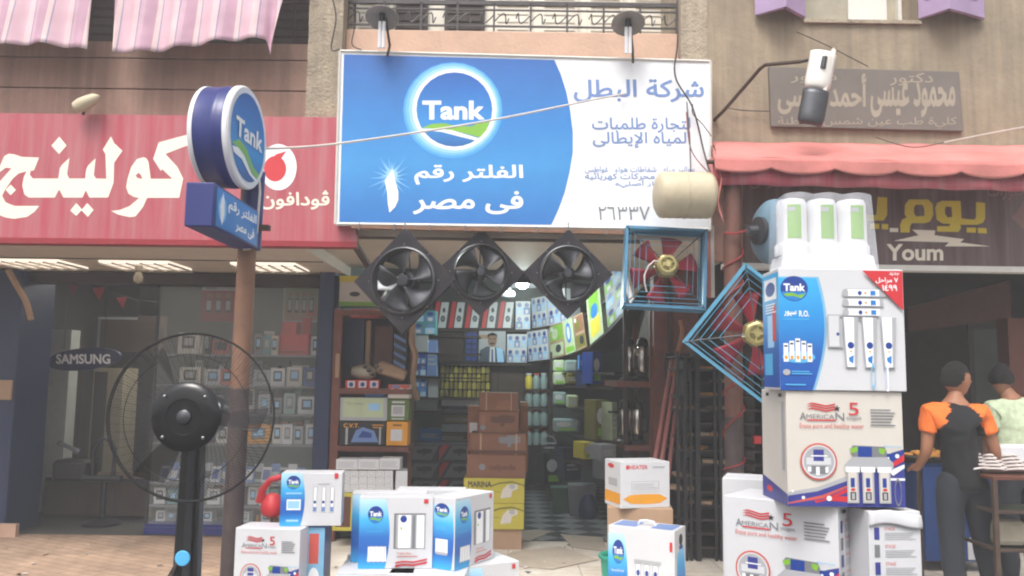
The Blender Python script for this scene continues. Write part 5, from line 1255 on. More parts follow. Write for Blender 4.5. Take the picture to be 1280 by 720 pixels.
for i in range(3): goods('pink_carton', ['pink and white small carton nearest the shelf post on the top board', 'middle pink and white small carton on the top board', 'last pink and white small carton on the top board, behind the fan'][i], 'box', 438 + i * 12, 386.5, 449.4 + i * 12, 396.5, YL + .06, .12, 'p_red', SG, 0, [('r', .25, .15, .95, .85, 'card_white'), ('r', .4, .3, .8, .5, 'p_grey')])
for i in range(3): goods('pink_carton', ['pink and white small carton at the post end of the middle board', 'central pink and white small carton of the middle board', 'pink and white small carton of the middle board, below the wrapped bundle'][i], 'box', 431.5 + i * 14.3, 475, 445 + i * 14.3, 486, YL + .03, .12, 'p_red', SG, 0, [('r', .2, .12, .9, .88, 'card_white'), ('e', .55, .5, .2, .25, 'p_navy')])
goods('upright_panel', 'dark navy panel standing on the left shelf unit', 'panel', 430, 399, 455, 458, YL + .35, .06, 'p_navy' if 0 else 'blue_tile', SG)
goods('upright_panel', 'brown wooden panel standing beside the navy one on the shelf unit', 'panel', 468, 408, 491, 460, YL + .36, .06, 'wood_brown', SG)
goods('rolled_tube', 'tan cardboard length standing between the two shelf panels', 'tube', 456.5, 400, 463, 460, YL + .3, .05, 'card_tan', SG, bevel=.015)
goods('striped_pack', 'dark blue striped pack standing at the end of the shelf unit', 'pack', 492, 416, 507, 470, YL + .3, .12, 'p_dark', SG, 0, [('p', [(0, .1 + .2 * k), (1, .0 + .2 * k - .05), (1, .08 + .2 * k - .05), (0, .18 + .2 * k)], 'p_text_blue') for k in range(5)])
bn = thing('wrapped_bundle', 'plastic wrapped tan bundle lying on the middle board', 'bundle', P(470, 475, YL + .2), 0, SG)
mb = MB(); q0, q1 = P(440, 464, YL + .15), P(470, 466, YL + .15); mb.tube([q0, q0.lerp(q1, .3), q0.lerp(q1, .7), q1], [.05, .075, .08, .04], 10); mb.build('crumpled_wrap', M('window_glass'), bn)
mb = MB(); q0, q1 = P(472, 458, YL + .12), P(507, 470, YL + .12); d = q1 - q0; mb.tube([q0, q0 + d * .1, q0 + d * .9, q1], [.05, .065, .06, .05], 8); mb.build('roll', M('card_tan'), bn)
mb = MB()
for k in range(5): mb.lathe([(.01, -.02), (.03, 0), (.01, .025)], P(456 + 5 * k, 458 + 5 * (k % 3), YL + .07), 'Z', 8)
mb.build('metal_fitting', M('steel'), bn)
goods('blue_carton', 'flat blue carton under the middle board by the green sign carton', 'box', 456, 487, 481, 496, YL + .08, .2, 'p_blue', SG)
goods('pattern_carton', 'white carton with a pink floral top edge, at the end of the shelf unit', 'box', 485, 481, 512, 498, YL + .02, .2, 'card_cream', SG, 0, [('p', [(0, .6), (.2, .75), (.4, .6), (.6, .8), (.8, .65), (1, .8), (1, 1), (0, 1)], 'p_red_soft'), ('r', .2, .75, .5, .95, 'p_text_blue')])
goods('pale_green_carton', 'pale green carton with a grey surround, above the black one with a tool picture', 'box', 425, 497, 484, 526, YL + .0, .25, 'p_grey', SG, 0, [('r', .06, .15, .92, .98, 'pale_green' if M('pale_green', '#b9c6a2', .5) else 0), ('t', 'Co. Lumax', .15, .7, .5, .8, 'p_midgrey', .0), ('r', .6, .45, .85, .75, 'p_halo3')])
goods('green_carton', 'dark green carton with a white label at the end of the shelf unit', 'box', 484.5, 499, 511, 526, YL + .01, .22, 'green_card' if M('green_card', '#587031', .5) else 0, SG, 0, [('r', .18, .2, .8, .72, 'card_white'), ('r', .25, .3, .72, .65, 'p_grey'), ('r', .2, .82, .8, .9, 'card_white'), ('r', .2, .06, .8, .12, 'card_white')])
goods('black_carton', 'black carton with yellow lettering and a blue tool picture on the lower board', 'box', 424.5, 526.5, 482, 556, YL - .01, .25, 'black', SG, 0, [('t', 'C.V.T.', .08, .72, .42, .9, 'p_orange', .03), ('r', .7, .82, .95, .86, 'p_orange'), ('r', .72, .72, .92, .76, 'p_orange'), ('p', [(.25, .1), (.35, .6), (.5, .75), (.75, .6), (.85, .12)], 'p_text_blue'), ('p', [(.4, .3), (.5, .6), (.7, .5), (.7, .3)], 'p_navy'), ('r', .13, .0, .18, .7, 'p_grey'), ('r', .86, .02, .9, .75, 'p_grey')])
goods('yellow_carton', 'bright yellow carton with a white square label at the end of the lower board', 'box', 483, 527, 509.5, 557, YL - .01, .24, 'p_orange', SG, 0, [('r', .2, .2, .75, .68, 'card_white'), ('r', .3, .82, .7, .88, 'p_brown')])
# white cartons piled in front of the shelf unit
WG = 'white small cartons piled under the shelf unit'
YW = 7.95
for i, (a, b, t_, bt) in enumerate(((420, 447, 574, 587), (447.5, 474, 574, 587), (474.5, 500, 573, 587))):
    goods('white_carton', ['top row white carton at the post end of the white pile', 'middle white carton of the top row of the white pile', 'top row white carton at the doorway end of the white pile'][i], 'box', a, t_, b, bt, YW, .2, 'card_white', WG, 0, lines(.1, .2, .9, .8, 4, 'p_grey'))
for i in range(6):
    for j in range(3):
        a = 427 + i * 10.7; o_ = goods('white_carton', '%s white carton in the %s row of cells under the shelf unit' % (['first', 'second', 'third', 'fourth', 'fifth', 'sixth'][i], ['upper', 'central', 'bottom'][j]), 'box', a, 588 + j * 9.2, a + 10.4, 597 + j * 9.2, YW + .02, .2, 'card_white', WG, 0, [('r', .2, .2, .75, .75, 'p_grey'), ('r', .25, .3, .7, .7, 'card_white')])
goods('white_carton', 'tall white carton closing the doorway end of the white pile', 'box', 492.5, 588.5, 507, 615.5, YW + .0, .22, 'card_white', WG, R(8))
goods('yellow_crate', 'yellow crate holding up the white pile', 'crate', 416, 616.5, 505, 664, YW + .0, .3, 'card_yellow', None, 0, [('r', .04, .1, .25, .9, 'p_brown'), ('r', .3, .1, .96, .9, 'wood_dark')])
# cream rope and hose hanging at the shelf end
cable('bundle of cream hose hanging at the end of the shelf unit', [P(517, 395, 8.5), P(514, 425, 8.5), P(519, 445, 8.5), P(516, 475, 8.5), P(522, 500, 8.5)], .03, 'card_tan', 'hose', None)
goods('leaning_board', 'tan stick leaning on the shelf post', 'stick', 419, 442, 424, 472, YL - .03, .03, 'card_tan', None, 0)
# centre stack of pump cartons
CG = 'brown and yellow pump cartons stacked in the doorway'
Yq = 8.0
pump = [('p', [(.1, .5), (.25, .75), (.5, .7), (.7, .85), (.9, .8), (.95, .4), (.6, .35), (.55, .1), (.4, .3), (.15, .3)], 'p_brown')]
def pumpart(u0, u1, v0, v1, mat): return [('p', [(u0 + (u1 - u0) * a, v0 + (v1 - v0) * b) for a, b in ((.0, .5), (.05, .85), (.35, .8), (.4, .95), (.7, .95), (1, .85), (1, .4), (.85, .3), (.6, .3), (.55, .0), (.4, .05), (.45, .3), (.1, .3))], mat)]
straps = [('r', .17, 0, .2, 1, 'card_tan'), ('r', .81, 0, .84, 1, 'card_tan')]
goods('pump_carton', 'topmost brown carton with two straps on the doorway stack', 'box', 599, 491, 647.5, 513.5, Yq + .05, .35, 'card_brown_deep', CG, 0, [('p', [(.4, .1), (.5, .55), (.75, .6), (.85, .1)], 'card_brown')] + straps)
goods('pump_carton', 'second brown carton of the doorway stack, printed with a dark pump', 'box', 598.5, 514, 648.5, 541.5, Yq + .05, .35, 'card_brown_deep', CG, 0, pumpart(.28, .9, .3, .85, 'p_brown') + [('r', .05, .3, .16, .8, 'card_brown'), ('e', .1, .25, .07, .12, 'p_midgrey')])
goods('pump_carton', 'third brown carton of the doorway stack, strapped with a grey pump print', 'box', 588, 542, 657.5, 568, Yq + .03, .4, 'card_brown_deep', CG, 0, pumpart(.5, .9, .35, .95, 'p_midgrey') + straps + [('r', 0, .05, 1, .2, 'p_brown')])
goods('pump_carton', 'brown carton with a maker name in dark letters, just above the yellow ones', 'box', 583.5, 568.5, 657, 597.5, Yq, .42, 'card_brown_deep', CG, 0, [('t', 'calpeda', .38, .28, .83, .6, 'p_brown', .03), ('e', .26, .46, .055, .14, 'p_midgrey')])
yel = lambda: [('p', [(.45, .72), (.6, .85), (.8, .9), (1, .75), (1, .7), (.8, .83), (.6, .78), (.45, .66)], 'olive' if M('olive', '#746c28', .6) else 0), ('t', 'MARINA', .07, .64, .46, .88, 'p_dark', .03), ('r', .3, .45, .6, .47, 'olive'), ('p', [(.6, .2), (.64, .55), (.72, .75), (.88, .78), (.9, .6), (.8, .5), (.78, .25)], 'card_cream'), ('e', .8, .68, .05, .1, 'p_grey'), ('r', .07, .3, .38, .36, 'olive'), ('p', [(.42, .4), (.5, .4), (.46, .2)], 'p_grey')]
goods('pump_carton', 'upper yellow carton with a pump picture, under the brown ones', 'box', 579.5, 598, 655.5, 629, Yq - .02, .45, 'card_yellow', CG, 0, yel())
yo = P(618, 662, Yq - .02)
goods('pump_carton', 'bottom yellow carton with a pump picture, standing on the floor', 'box', 580.5, 629.5, 655, 661.5, Yq - .03, .45, 'card_yellow', CG, 0, yel())
zq = P(618, 661.5, Yq - .03).z
mb = MB(); mb.box(P(585, 660, Yq).x, Yq, .0, P(652, 660, Yq).x, Yq + .38, max(.02, zq - .001)); tag(mb.build('pallet', M('card_tan'), None), 'thin board under the doorway stack of pump cartons', 'pallet')
for k, (a, b, c_, d_) in enumerate(((584, 508, 599, 541), (650, 503, 660, 541))):
    goods('rear_carton', ['brown carton edge behind the doorway stack with a white label', 'brown carton edge behind the doorway stack with a pale open flap'][k], 'box', a, b, c_ + 10 * (1 - k), 590, Yq + .5, .4, 'card_brown', None, 0, [('r', .1, .6, .5, .75, 'card_white')] if k == 0 else [('r', .0, .95, 1, 1, 'card_tan')])
# grey pump cartons on the left, three tiers, two columns
GG = 'grey pump cartons stacked deep in the shop'
for i in range(3):
    for j in range(2):
        Y = 10.2 - .5 * 0; x0 = (506, 549)[j]; y0 = 556 + i * 22
        lb = '%s grey carton with a slanted pump panel, %s column deep in the shop' % (['top', 'second tier', 'third tier'][i], ['doorway-left', 'inner, red-edged'][j])
        goods('grey_carton', lb, 'box', x0, y0, x0 + 42, y0 + 21, Y, .4, 'p_dark', GG, 0, ([('p', [(0, 0), (.3, 1), (.1, 1), (0, .7)], 'p_red')] if j else []) + [('p', [(.04 + .1 * j, .1), (.28 + .1 * j, .95), (1, .95), (.8, .1)], 'p_midgrey')] + pumpart(.35 + .05 * j, .8, .35, .8, 'p_dark'))
for j in range(2):
    for i in range(2):
        x0 = (506, 549)[j]; y0 = 622 + i * 22
        goods('grey_carton', 'low grey carton, %s from the floor, %s column, mostly hidden by filter cartons' % (['second', 'first'][i], ['doorway-left', 'inner'][j]), 'box', x0, y0, x0 + 42, y0 + 21, 10.2, .4, 'p_dark', GG)
# upper shelf round the back and right walls
YB_ = 11.9
sh = thing('long_shelf', 'dark shelf running round the back wall under the ceiling and down the right wall', 'shelf', (0, YB_, Z(413, YB_)))
def shelfstrip(pts, th=.03, dp=.35):
    mb = MB(); v = [P(*p) for p in pts]
    for i in range(len(v) - 1):
        a, b = v[i], v[i + 1]
        n = Vector((-(b - a).y, (b - a).x, 0)).normalized()
        if n.y < 0: n = -n
        vs = [a, b, b + n * dp, a + n * dp]; mb.add([p for p in vs] + [p - Vector((0, 0, th)) for p in vs], [[0, 1, 2, 3], [7, 6, 5, 4], [0, 4, 5, 1], [1, 5, 6, 2], [2, 6, 7, 3], [3, 7, 4, 0]])
    return mb
rowA = [(540, 411, 11.9), (664, 412, 11.9), (700, 405, 11.4), (735, 390, 10.7), (760, 372, 10.0)]
rowB = [(540, 453, 11.9), (664, 454, 11.9), (690, 451, 11.7), (735, 434, 10.7), (762, 410, 9.9), (786, 384, 9.3), (806, 352, 8.9)]
shelfstrip(rowA).build('upper_board', M('wood_dark'), sh); shelfstrip(rowB).build('lower_board', M('wood_dark'), sh)
shelfstrip([(690, 478, 11.7), (735, 476, 10.7), (760, 478, 9.9)]).build('side_board', M('wood_dark'), sh)
UG = 'black pump cartons on the upper shelf at the back'
pm = lambda: [('p', [(.32, .02), (.52, .98), (.98, .98), (.8, .02)], 'card_white'), ('p', [(.0, .0), (.25, .0), (.46, 1), (.2, 1)], 'p_red'), ('e', .68, .68, .09, .09, 'p_dark'), ('e', .62, .36, .14, .12, 'p_dark'), ('e', .62, .36, .08, .07, 'p_midgrey')]
for i, x in enumerate((541, 561, 581, 602, 622)):
    goods('black_pump_carton', ['first black carton with a slanted white panel from the left end of the upper shelf', 'second black carton from the left on the upper shelf, red edged', 'middle black carton on the upper shelf, below the second fan tip', 'fourth black carton on the upper shelf, above the portrait', 'last black carton on the upper shelf, next to the white blue ones'][i], 'box', x, 377, x + 20.5, 410.5, 11.9, .25, 'black', UG, 0, pm(), part='panel_print')
cells = lambda n, m, c1='p_text_blue': [it for i in range(n) for j in range(m) for it in (('r', (i + .08) / n, (j + .06) / m, (i + .92) / n, (j + .55) / m, c1 if (i + j) % 2 == 0 else 'p_halo3'), ('e', (i + .5) / n, (j + .72) / m, .3 / n, .16 / m, 'p_navy' if (i + j) % 2 == 0 else 'p_text_blue'), ('r', (i + .3) / n, (j + .12) / m, (i + .7) / n, (j + .4) / m, 'card_white'))]
WB = 'white and blue filter cartons on the back shelves'
def wall_box(label, a, b, h_, mat, prints, group, dp=.25, name='shelf_carton'):
    """A carton whose lower front edge runs between the photo points a and b (px, py, Y)."""
    p, q = P(*a), P(*b); d = q - p; w_ = math.hypot(d.x, d.y); rz = math.atan2(d.y, d.x); zb = min(p.z, q.z)
    n = Vector((-d.y, d.x, 0)).normalized(); n = n if n.y > 0 else n
    c_ = (p + q) / 2 + Vector((-math.sin(rz), math.cos(rz), 0)) * dp / 2
    o = carton(name, label, 'box', (c_.x, c_.y, zb), w_ * .97, dp, h_, M(mat), rz, group, [('front_print', 'front', prints)] if prints else None)
    if abs(p.z - q.z) > .02:  # sits along the sloping shelf
        o.location.z = (p.z + q.z) / 2; o.rotation_euler = Euler((0, -math.atan2(q.z - p.z, w_), rz), 'XYZ')
        o.location.z += .01
    return o
wall_box('white blue carton of filters next to the black cartons on the upper shelf', (644, 411.5, 11.88), (663, 411.5, 11.88), .40, 'card_white', cells(2, 2), WB)
wall_box('white blue carton at the bend of the upper shelf', (665, 411, 11.85), (684, 408, 11.6), .42, 'card_white', cells(3, 2), WB)
wall_box('white blue carton past the bend of the upper shelf, behind the third fan', (686, 408, 11.55), (708, 402, 11.2), .45, 'card_white', cells(3, 2), WB)
goods('dark_panel', 'blank dark brown panel on the middle shelf of the back wall', 'panel', 548, 415, 580, 452, 11.95, .05, 'wood_dark', None)
goods('bottle_pack', 'dark blue pack of bottles beside the portrait photograph', 'pack', 581, 415, 597, 452, 11.9, .1, 'blue_tile', None, 0, [it for j in range(5) for it in (('e', .3, .1 + .2 * j, .2, .07, 'p_navy'), ('e', .75, .1 + .2 * j, .18, .07, 'p_navy'))])
pw, ph, pb_ = box_px(598.5, 414, 632, 452.5, 11.85)
pp = thing('portrait_photo', 'photograph of a dark-haired man in a suit propped on the middle shelf', 'photograph', (pb_.x, 11.85, pb_.z))
mb = MB(); mb.box(-pw / 2, 0, 0, pw / 2, .02, ph); mb.build('print', M('card_tan'), pp, world=False)
M('skin_print', '#8a6a55', .6); M('suit_print', '#3c4a5a', .7)
art('picture', [('r', 0, .0, 1, 1, 'p_grey'), ('r', 0, .75, .35, .88, 'card_tan'), ('p', [(.0, 0), (.05, .38), (.3, .5), (.7, .5), (.95, .35), (1, 0)], 'suit_print'), ('p', [(.4, 0), (.42, .5), (.6, .5), (.62, 0)], 'card_white'), ('p', [(.47, .42), (.53, .42), (.55, 0), (.48, 0)], 'p_navy'), ('p', [(.65, .5), (.9, .4), (.95, 0), (.7, 0)], 'p_halo3'), ('e', .5, .7, .17, .22, 'skin_print'), ('p', [(.32, .76), (.33, .9), (.5, .96), (.67, .9), (.68, .76), (.62, .86), (.4, .86)], 'hair'), ('r', .42, .58, .58, .62, 'hair'), ('r', .38, .74, .46, .76, 'hair'), ('r', .54, .74, .62, .76, 'hair')], lambda u, v, l: (-pw / 2 + u * pw, -l, v * ph), pp)
wall_box('white carton with blue filter prints to the right of the portrait', (633, 453, 11.88), (659, 453, 11.88), .40, 'card_white', cells(3, 2), WB)
wall_box('white blue carton at the end of the back middle shelf', (660, 453, 11.86), (686, 450, 11.6), .42, 'card_white', cells(4, 2), WB)
gr_ = lambda c1, c2: [('r', .05, .5, .95, .95, c1), ('e', .4, .7, .22, .16, c2), ('r', .05, .05, .95, .42, c2), ('e', .6, .25, .2, .12, 'p_dark'), ('r', .1, .8, .3, .92, 'card_white')]
RG = 'cartons along the curving shelf on the right wall'
for i, (lb, a, b, h_, m_, pr) in enumerate((
    ('green and tan carton first on the curving shelf', (688, 450, 11.55), (706, 445, 11.2), .46, 'card_tan', gr_('p_green', 'pale_green')),
    ('pale carton with blue oval second on the curving shelf', (707, 445, 11.15), (720, 440, 10.95), .46, 'pale_green', [('e', .5, .6, .25, .3, 'p_blue'), ('e', .5, .6, .15, .2, 'card_white'), ('r', .1, .05, .9, .2, 'p_green')]),
    ('tan and yellow carton third on the curving shelf', (721, 440, 10.9), (734, 434, 10.7), .46, 'card_tan', gr_('card_brown', 'olive')),
    ('yellow green tall carton on the curving shelf', (737, 433, 10.6), (755, 417, 10.1), .62, 'pale_green', [('r', .15, .1, .85, .45, 'p_yellow'), ('r', .15, .5, .85, .95, 'p_green'), ('e', .5, .6, .25, .15, 'p_blue')]),
    ('white carton with dark pictures on the curving shelf behind the third fan', (759, 412, 10.0), (783, 388, 9.35), .6, 'p_grey', cells(2, 3, 'p_green')),
    ('red and tan carton nearest the doorway on the curving shelf', (786, 384, 9.25), (805, 356, 8.9), .45, 'card_tan', [('r', 0, .0, .3, 1, 'p_red'), ('e', .65, .5, .2, .2, 'p_dark')]))):
    wall_box(lb, a, b, h_, m_, pr, RG)
# back wall mid height: yellow packs, brown cupboard, jars
mb = MB()
q0, q1 = P(549, 497, 11.95), P(612, 497, 11.95); zz = P(580, 457, 11.95).z
yb = thing('yellow_pack_rack', 'shelf bay filled with rows of dull yellow packs at the back', 'shelf', ((q0.x + q1.x) / 2, 11.95, q0.z))
mb = MB(); mb.box(q0.x, 12.2, q0.z, q1.x, 12.25, zz); mb.build('back_board', M('wood_dark'), yb)
for r_ in range(4):
    for k in range(11):
        mb = MB(); xx = q0.x + (q1.x - q0.x) * (k + .5) / 11; z0 = q0.z + (zz - q0.z) * r_ / 4 + .01
        w_ = (q1.x - q0.x) / 11 * .42; mb.prism([(xx - w_, z0), (xx + w_, z0), (xx + w_ * .9, z0 + .08), (xx + w_ * .3, z0 + .105), (xx - w_ * .9, z0 + .085)], 'Y', 11.98 + .02 * ((k + r_) % 3), 12.15)
        mb.build('yellow_pack', M('mesh_yellow') if (k * 5 + r_) % 3 else M('card_yellow'), yb, smooth=0, bevel=.006)
cb_ = goods('brown_cupboard', 'dark brown cupboard door in the back wall above the pump cartons', 'cupboard', 613.5, 456, 656, 520, 12.1, .3, 'wood_dark', None, 0, [('r', .02, .02, .18, .98, 'interior_brown'), ('r', .22, .05, .95, .95, 'interior_brown')])
JG = 'jars and packs on the shelves at the back right'
for r_ in range(4):
    for k in range(3):
        px = 661 + k * 9.4; y1 = (486, 508, 532, 556)[r_]
        q = P(px, y1, 11.7); hh = .2
        o = thing('jar', '%s jar of the %s row at the back right, %s' % (['first', 'second', 'third'][k], ['top', 'second', 'third', 'bottom'][r_], 'yellow green' if (r_ == 0 and k == 0) else 'pale bluish'), 'jar', q, 0, JG)
        mb = MB(); mb.lathe([(.045, 0), (.05, .02), (.05, .15), (.035, .175), (.035, .19)], (0, 0, 0), 'Z', 14); mb.build('body', M('p_yellow') if (r_ == 0 and k == 0) else M('jar_pale', '#8fa6a6', .4), o, world=False)
        mb = MB(); mb.lathe([(.04, .19), (.04, .215)], (0, 0, 0), 'Z', 14); mb.build('lid', M('p_red_soft') if (r_ + k) % 2 else M('card_white'), o, world=False)
    zz = P(670, (486, 508, 532, 556)[r_], 11.7).z; mb = MB(); mb.box(P(656, 486, 11.7).x, 11.62, zz - .025, P(689, 486, 11.7).x, 11.9, zz - .002)
    tag(mb.build('jar_shelf', M('wood_dark'), None), '%s dark board under the jars at the back right' % ['top', 'second', 'third', 'lowest'][r_], 'shelf', 'boards under the jars')
mb = MB(); mb.box(P(687, 500, 11.55).x, 11.5, 0, P(691, 500, 11.55).x, 11.56, P(688, 440, 11.5).z); tag(mb.build('shelf_post', M('wood_dark'), None), 'thin dark post beside the jars at the back right', 'post')
# assorted packs left-back
for i, (a, b, c_, d_, m_, lb) in enumerate(((516, 388, 545, 418, 'teal_card', 'teal carton tucked behind the tip of the largest fan'), (519, 418, 535, 440, 'p_grey', 'grey carton on the wall beside the dark panel'), (517, 441, 533, 470, 'p_navy', 'navy carton with green edge above the bagged packs'), (534, 425, 546, 470, 'p_text_blue', 'blue grey slim carton left of the dark panel'), (516, 472, 533, 496, 'p_blue', 'bright blue carton at the inner end of the shelf unit'), (535, 472, 547, 497, 'p_grey', 'pale bagged pack next to the yellow pack bay'),
    (520, 499, 546, 512, 'jar_pale', 'pale bag heap on the low left shelf'), (552, 500, 597, 507, 'card_white', 'white low tray under the yellow pack bay'), (552, 508, 597, 518, 'blue_tile', 'navy low tray under the white one'), (552, 519, 598, 529, 'olive', 'olive framed tray under the navy one'), (552, 530, 598, 540, 'jar_pale', 'pale tray at the bottom of the low stack'), (524, 536, 551, 552, 'p_blue', 'blue flat pack above the grey pump cartons'), (548, 541, 588, 554, 'interior_brown', 'brown flat pack above the red-edged grey cartons'))):
    if m_ == 'teal_card': M('teal_card', '#4d8f94', .5)
    goods('shelf_pack', lb, 'pack', a, b, c_, d_, 10.9 + .02 * i, .25, m_, 'assorted packs at the back left', 0, cells(2, 2) if i in (2, 4, 0) else lines(.1, .3, .9, .7, 3, 'p_grey'))
lw = thing('side_rack', 'dark metal rack holding the assorted packs at the back left', 'rack', (P(530, 500, 11.2).x, 11.2, 0))
mb = MB()
for py in (419, 440.5, 471, 497.5, 513, 553.5): zz = P(530, py, 10.95).z; mb.box(P(514, 500, 10.95).x, 10.95, zz - .02, P(599, 500, 10.95).x, 11.35, zz - .003)
mb.build('boards', M('wood_dark'), lw)
# right wall: shelf frames with chrome pumps, bagged goods
Yw = 8.75
wr = thing('wall_rack', 'brown wooden rack with two shelves of chrome pumps on the right wall', 'rack', (P(800, 500, Yw).x, Yw, 0))
for (a, b, c_) in ((756, 477, 830), (765, 557, 838)):
    p = P(a, b, Yw + .9); q = P(c_, b + 1, Yw - .25); mb = MB(); zz = P(c_, b, Yw - .25).z
    mb.box(P(a + 12, b, Yw).x, Yw - .25, zz - .06, q.x, Yw + .9, zz); mb.build('shelf_board', M('wood_red'), wr)
mb = MB(); x0 = P(812, 500, Yw - .25).x
for yy in (Yw - .27, Yw + .9): mb.box(x0, yy, 0, x0 + .06, yy + .05, 2.4)
mb.build('post', M('wood_red'), wr)
mb = MB(); mb.box(P(776, 500, Yw).x, Yw - .2, 0, P(776, 500, Yw).x + .04, Yw - .16, 2.3); mb.build('front_post', M('wood_dark'), wr)
mb = MB(); mb.box(x0 + .06, Yw - .25, 0, x0 + .09, Yw + .9, 2.4); mb.build('back_board', M('interior_brown'), wr)
for i, (px, py) in enumerate(((786, 457), (803, 457), (781, 531), (797, 532))):
    zz = P(800, 477 if i < 2 else 557, Yw - .25).z; q = P(px, py, Yw - .05)
    t = thing('chrome_pump', ['chrome jacketed pump on the upper rack shelf, inner one', 'chrome jacketed pump on the upper rack shelf, nearest the doorway', 'chrome jacketed pump on the lower rack shelf, inner one', 'chrome jacketed pump on the lower rack shelf, nearest the doorway'][i], 'pump', (q.x, q.y, zz), 0, 'chrome pumps on the wall rack')
    k_ = .9
    mb = MB(); mb.lathe([(.09, 0), (.09, .03), (.06, .05), (.06, .09)], (0, 0, 0), 'Z', 20); mb.build('foot', M('black'), t, world=False)
    mb = MB(); mb.lathe([(.055, .09), (.062, .1), (.062, .33), (.05, .36)], (0, 0, 0), 'Z', 24); mb.build('jacket', M('chrome', '#cfcac4', .18, 1), t, world=False)
    mb = MB(); mb.lathe([(.06, .36), (.065, .37), (.05, .43), (.02, .45)], (0, 0, 0), 'Z', 20); mb.build('cap', M('black'), t, world=False)
    mb = MB(); mb.box(.05, -.03, .12, .1, .03, .26); mb.build('terminal_box', M('black'), t, world=False, bevel=.006)
for i, (a, b, c_, d_, Y, m_) in enumerate(((692, 450, 706, 464, 11.0, 'pale_green'), (707, 450, 722, 465, 10.7, 'jar_pale'), (692, 465, 708, 481, 10.95, 'pale_green'), (709, 466, 722, 480, 10.6, 'olive'), (692, 490, 708, 506, 10.9, 'jar_pale'), (709, 494, 723, 510, 10.5, 'pale_green'), (692, 524, 724, 540, 10.6, 'jar_pale'),
      (724, 444, 734, 462, 10.2, 'p_blue'), (735, 440, 748, 480, 9.9, 'p_navy'), (727, 463, 734, 485, 10.2, 'blue_tile'), (738, 500, 757, 550, 9.6, 'olive'), (759, 503, 766, 551, 9.4, 'pale_green'), (724, 553, 738, 574, 9.8, 'p_yellow'), (745, 556, 765, 575, 9.2, 'p_grey'), (749, 577, 764, 600, 9.1, 'p_midgrey'), (700, 560, 722, 600, 10.9, 'blue_tile'), (676, 566, 698, 606, 11.0, 'black'))):
    lb = ['pale green bag first on the right side rack', 'pale blue bag beside the pale green one', 'pale green bag on the second tier of the side rack', 'olive bag on the second tier of the side rack', 'bluish bag on the third tier', 'pale green bag on the third tier near the posts', 'long pale bag on the fourth tier', 'bright blue pack near the curving shelf', 'tall navy pack below the yellow green carton', 'small dark blue pack below the bright blue one', 'olive carton on the lower side rack', 'pale slim carton beside the olive one', 'yellow carton low on the right side', 'grey carton low at the wall rack', 'mid grey carton lowest at the wall rack', 'dark blue drum box on the floor by the green bin', 'black sack on the floor behind the doorway stack'][i]
    goods('side_pack', lb, 'pack', a, b, c_, d_, Y, .25, m_, 'goods down the right side of the shop', R(25) if i > 7 else 0, lines(.15, .3, .85, .7, 3, 'card_white') if i % 2 else [('e', .4, .6, .3, .2, 'card_white'), ('r', .2, .1, .8, .3, 'p_green')], .02 if i < 7 else .004)
sd_ = thing('right_side_rack', 'dark rack with five tiers holding bags down the right side of the shop', 'rack', (P(710, 500, 11).x, 11, 0))
mb = MB()
for py in (465, 481.5, 507, 541, 575):
    a, b = P(691, py, 11.3), P(768, py, 9.3); zz = (a.z + b.z) / 2
    mb.prism([(a.x, a.y), (b.x, b.y), (b.x + .3, b.y + .1), (a.x + .35, a.y + .1)], 'Z', P(710, py, 10.8).z - .03, P(710, py, 10.8).z - .005)
mb.build('tier', M('wood_dark'), sd_)
gb = thing('green_bin', 'dark green bin on the checkered floor at the right', 'bin', (P(703, 628, 10.2).x, 10.2, 0))
mb = MB(); mb.prism([(-.11, 0), (.11, 0), (.13, .28), (-.13, .28)], 'Y', -.1, .1); mb.build('body', M('bin_green', '#2f5a48', .5), gb, world=False, bevel=.01)
mb = MB(); mb.box(-.14, -.12, .27, .14, .12, .3); mb.build('rim', M('bin_green'), gb, world=False, bevel=.006)
gb2 = thing('grey_tub', 'grey tub with a dark sack beside the green bin', 'tub', (P(728, 632, 10.0).x, 10.0, 0))
mb = MB(); mb.prism([(-.15, 0), (.13, 0), (.15, .36), (-.17, .36)], 'Y', -.12, .12); mb.build('body', M('p_midgrey'), gb2, world=False, bevel=.01)
mb = MB(); mb.lathe([(.1, 0), (.13, .08), (.1, .2), (.05, .27), (.02, .28)], (.05, -.2, 0), 'Z', 14); mb.build('sack', M('blue_tile'), gb2, world=False)
pr_ = thing('wire_basket', 'white wire basket with a hoop handle on the black sack', 'basket', P(686, 562, 10.9))
mb = MB(); mb.ring((0, 0, .08), .09, .006, 'Z', 20, 5); mb.ring((0, 0, .02), .07, .006, 'Z', 20, 5); mb.build('rings', M('p_grey'), pr_, world=False)
mb = MB(); mb.ring((0, 0, .08), .09, .007, 'Y', 16, 5, 0, 0, math.pi); mb.build('handle', M('p_grey'), pr_, world=False)
# pink pipes leaning on the brown pier
pg = 'pink steel tubes leaning on the brown pier'
for i, (a, b) in enumerate((((840, 448, 8.1), (820, 568, 7.8)), ((845, 462, 8.05), (828, 570, 7.75)), ((851, 452, 8.1), (838, 572, 7.8)))):
    p, q = P(*a), P(*b); q = q + (q - p) * .7
    t = (p.z - .01) / (p.z - q.z); q = p + (q - p) * min(t, 1.6); 
    o = MB().tube([p, q], .02, 10).build('pink_tube', M('pink_pipe'), None); tag(o, ['innermost pink tube leaning on the brown pier', 'middle pink tube leaning on the brown pier, a little shorter', 'outermost pink tube leaning on the brown pier'][i], 'tube', pg)
cable('loop of tan hose hung on top of the pink tubes', [P(842, 470, 8.0), P(848, 440, 8.0), P(853, 415, 8.05), P(850, 400, 8.05)], .022, 'cable_orange', 'hose', None)
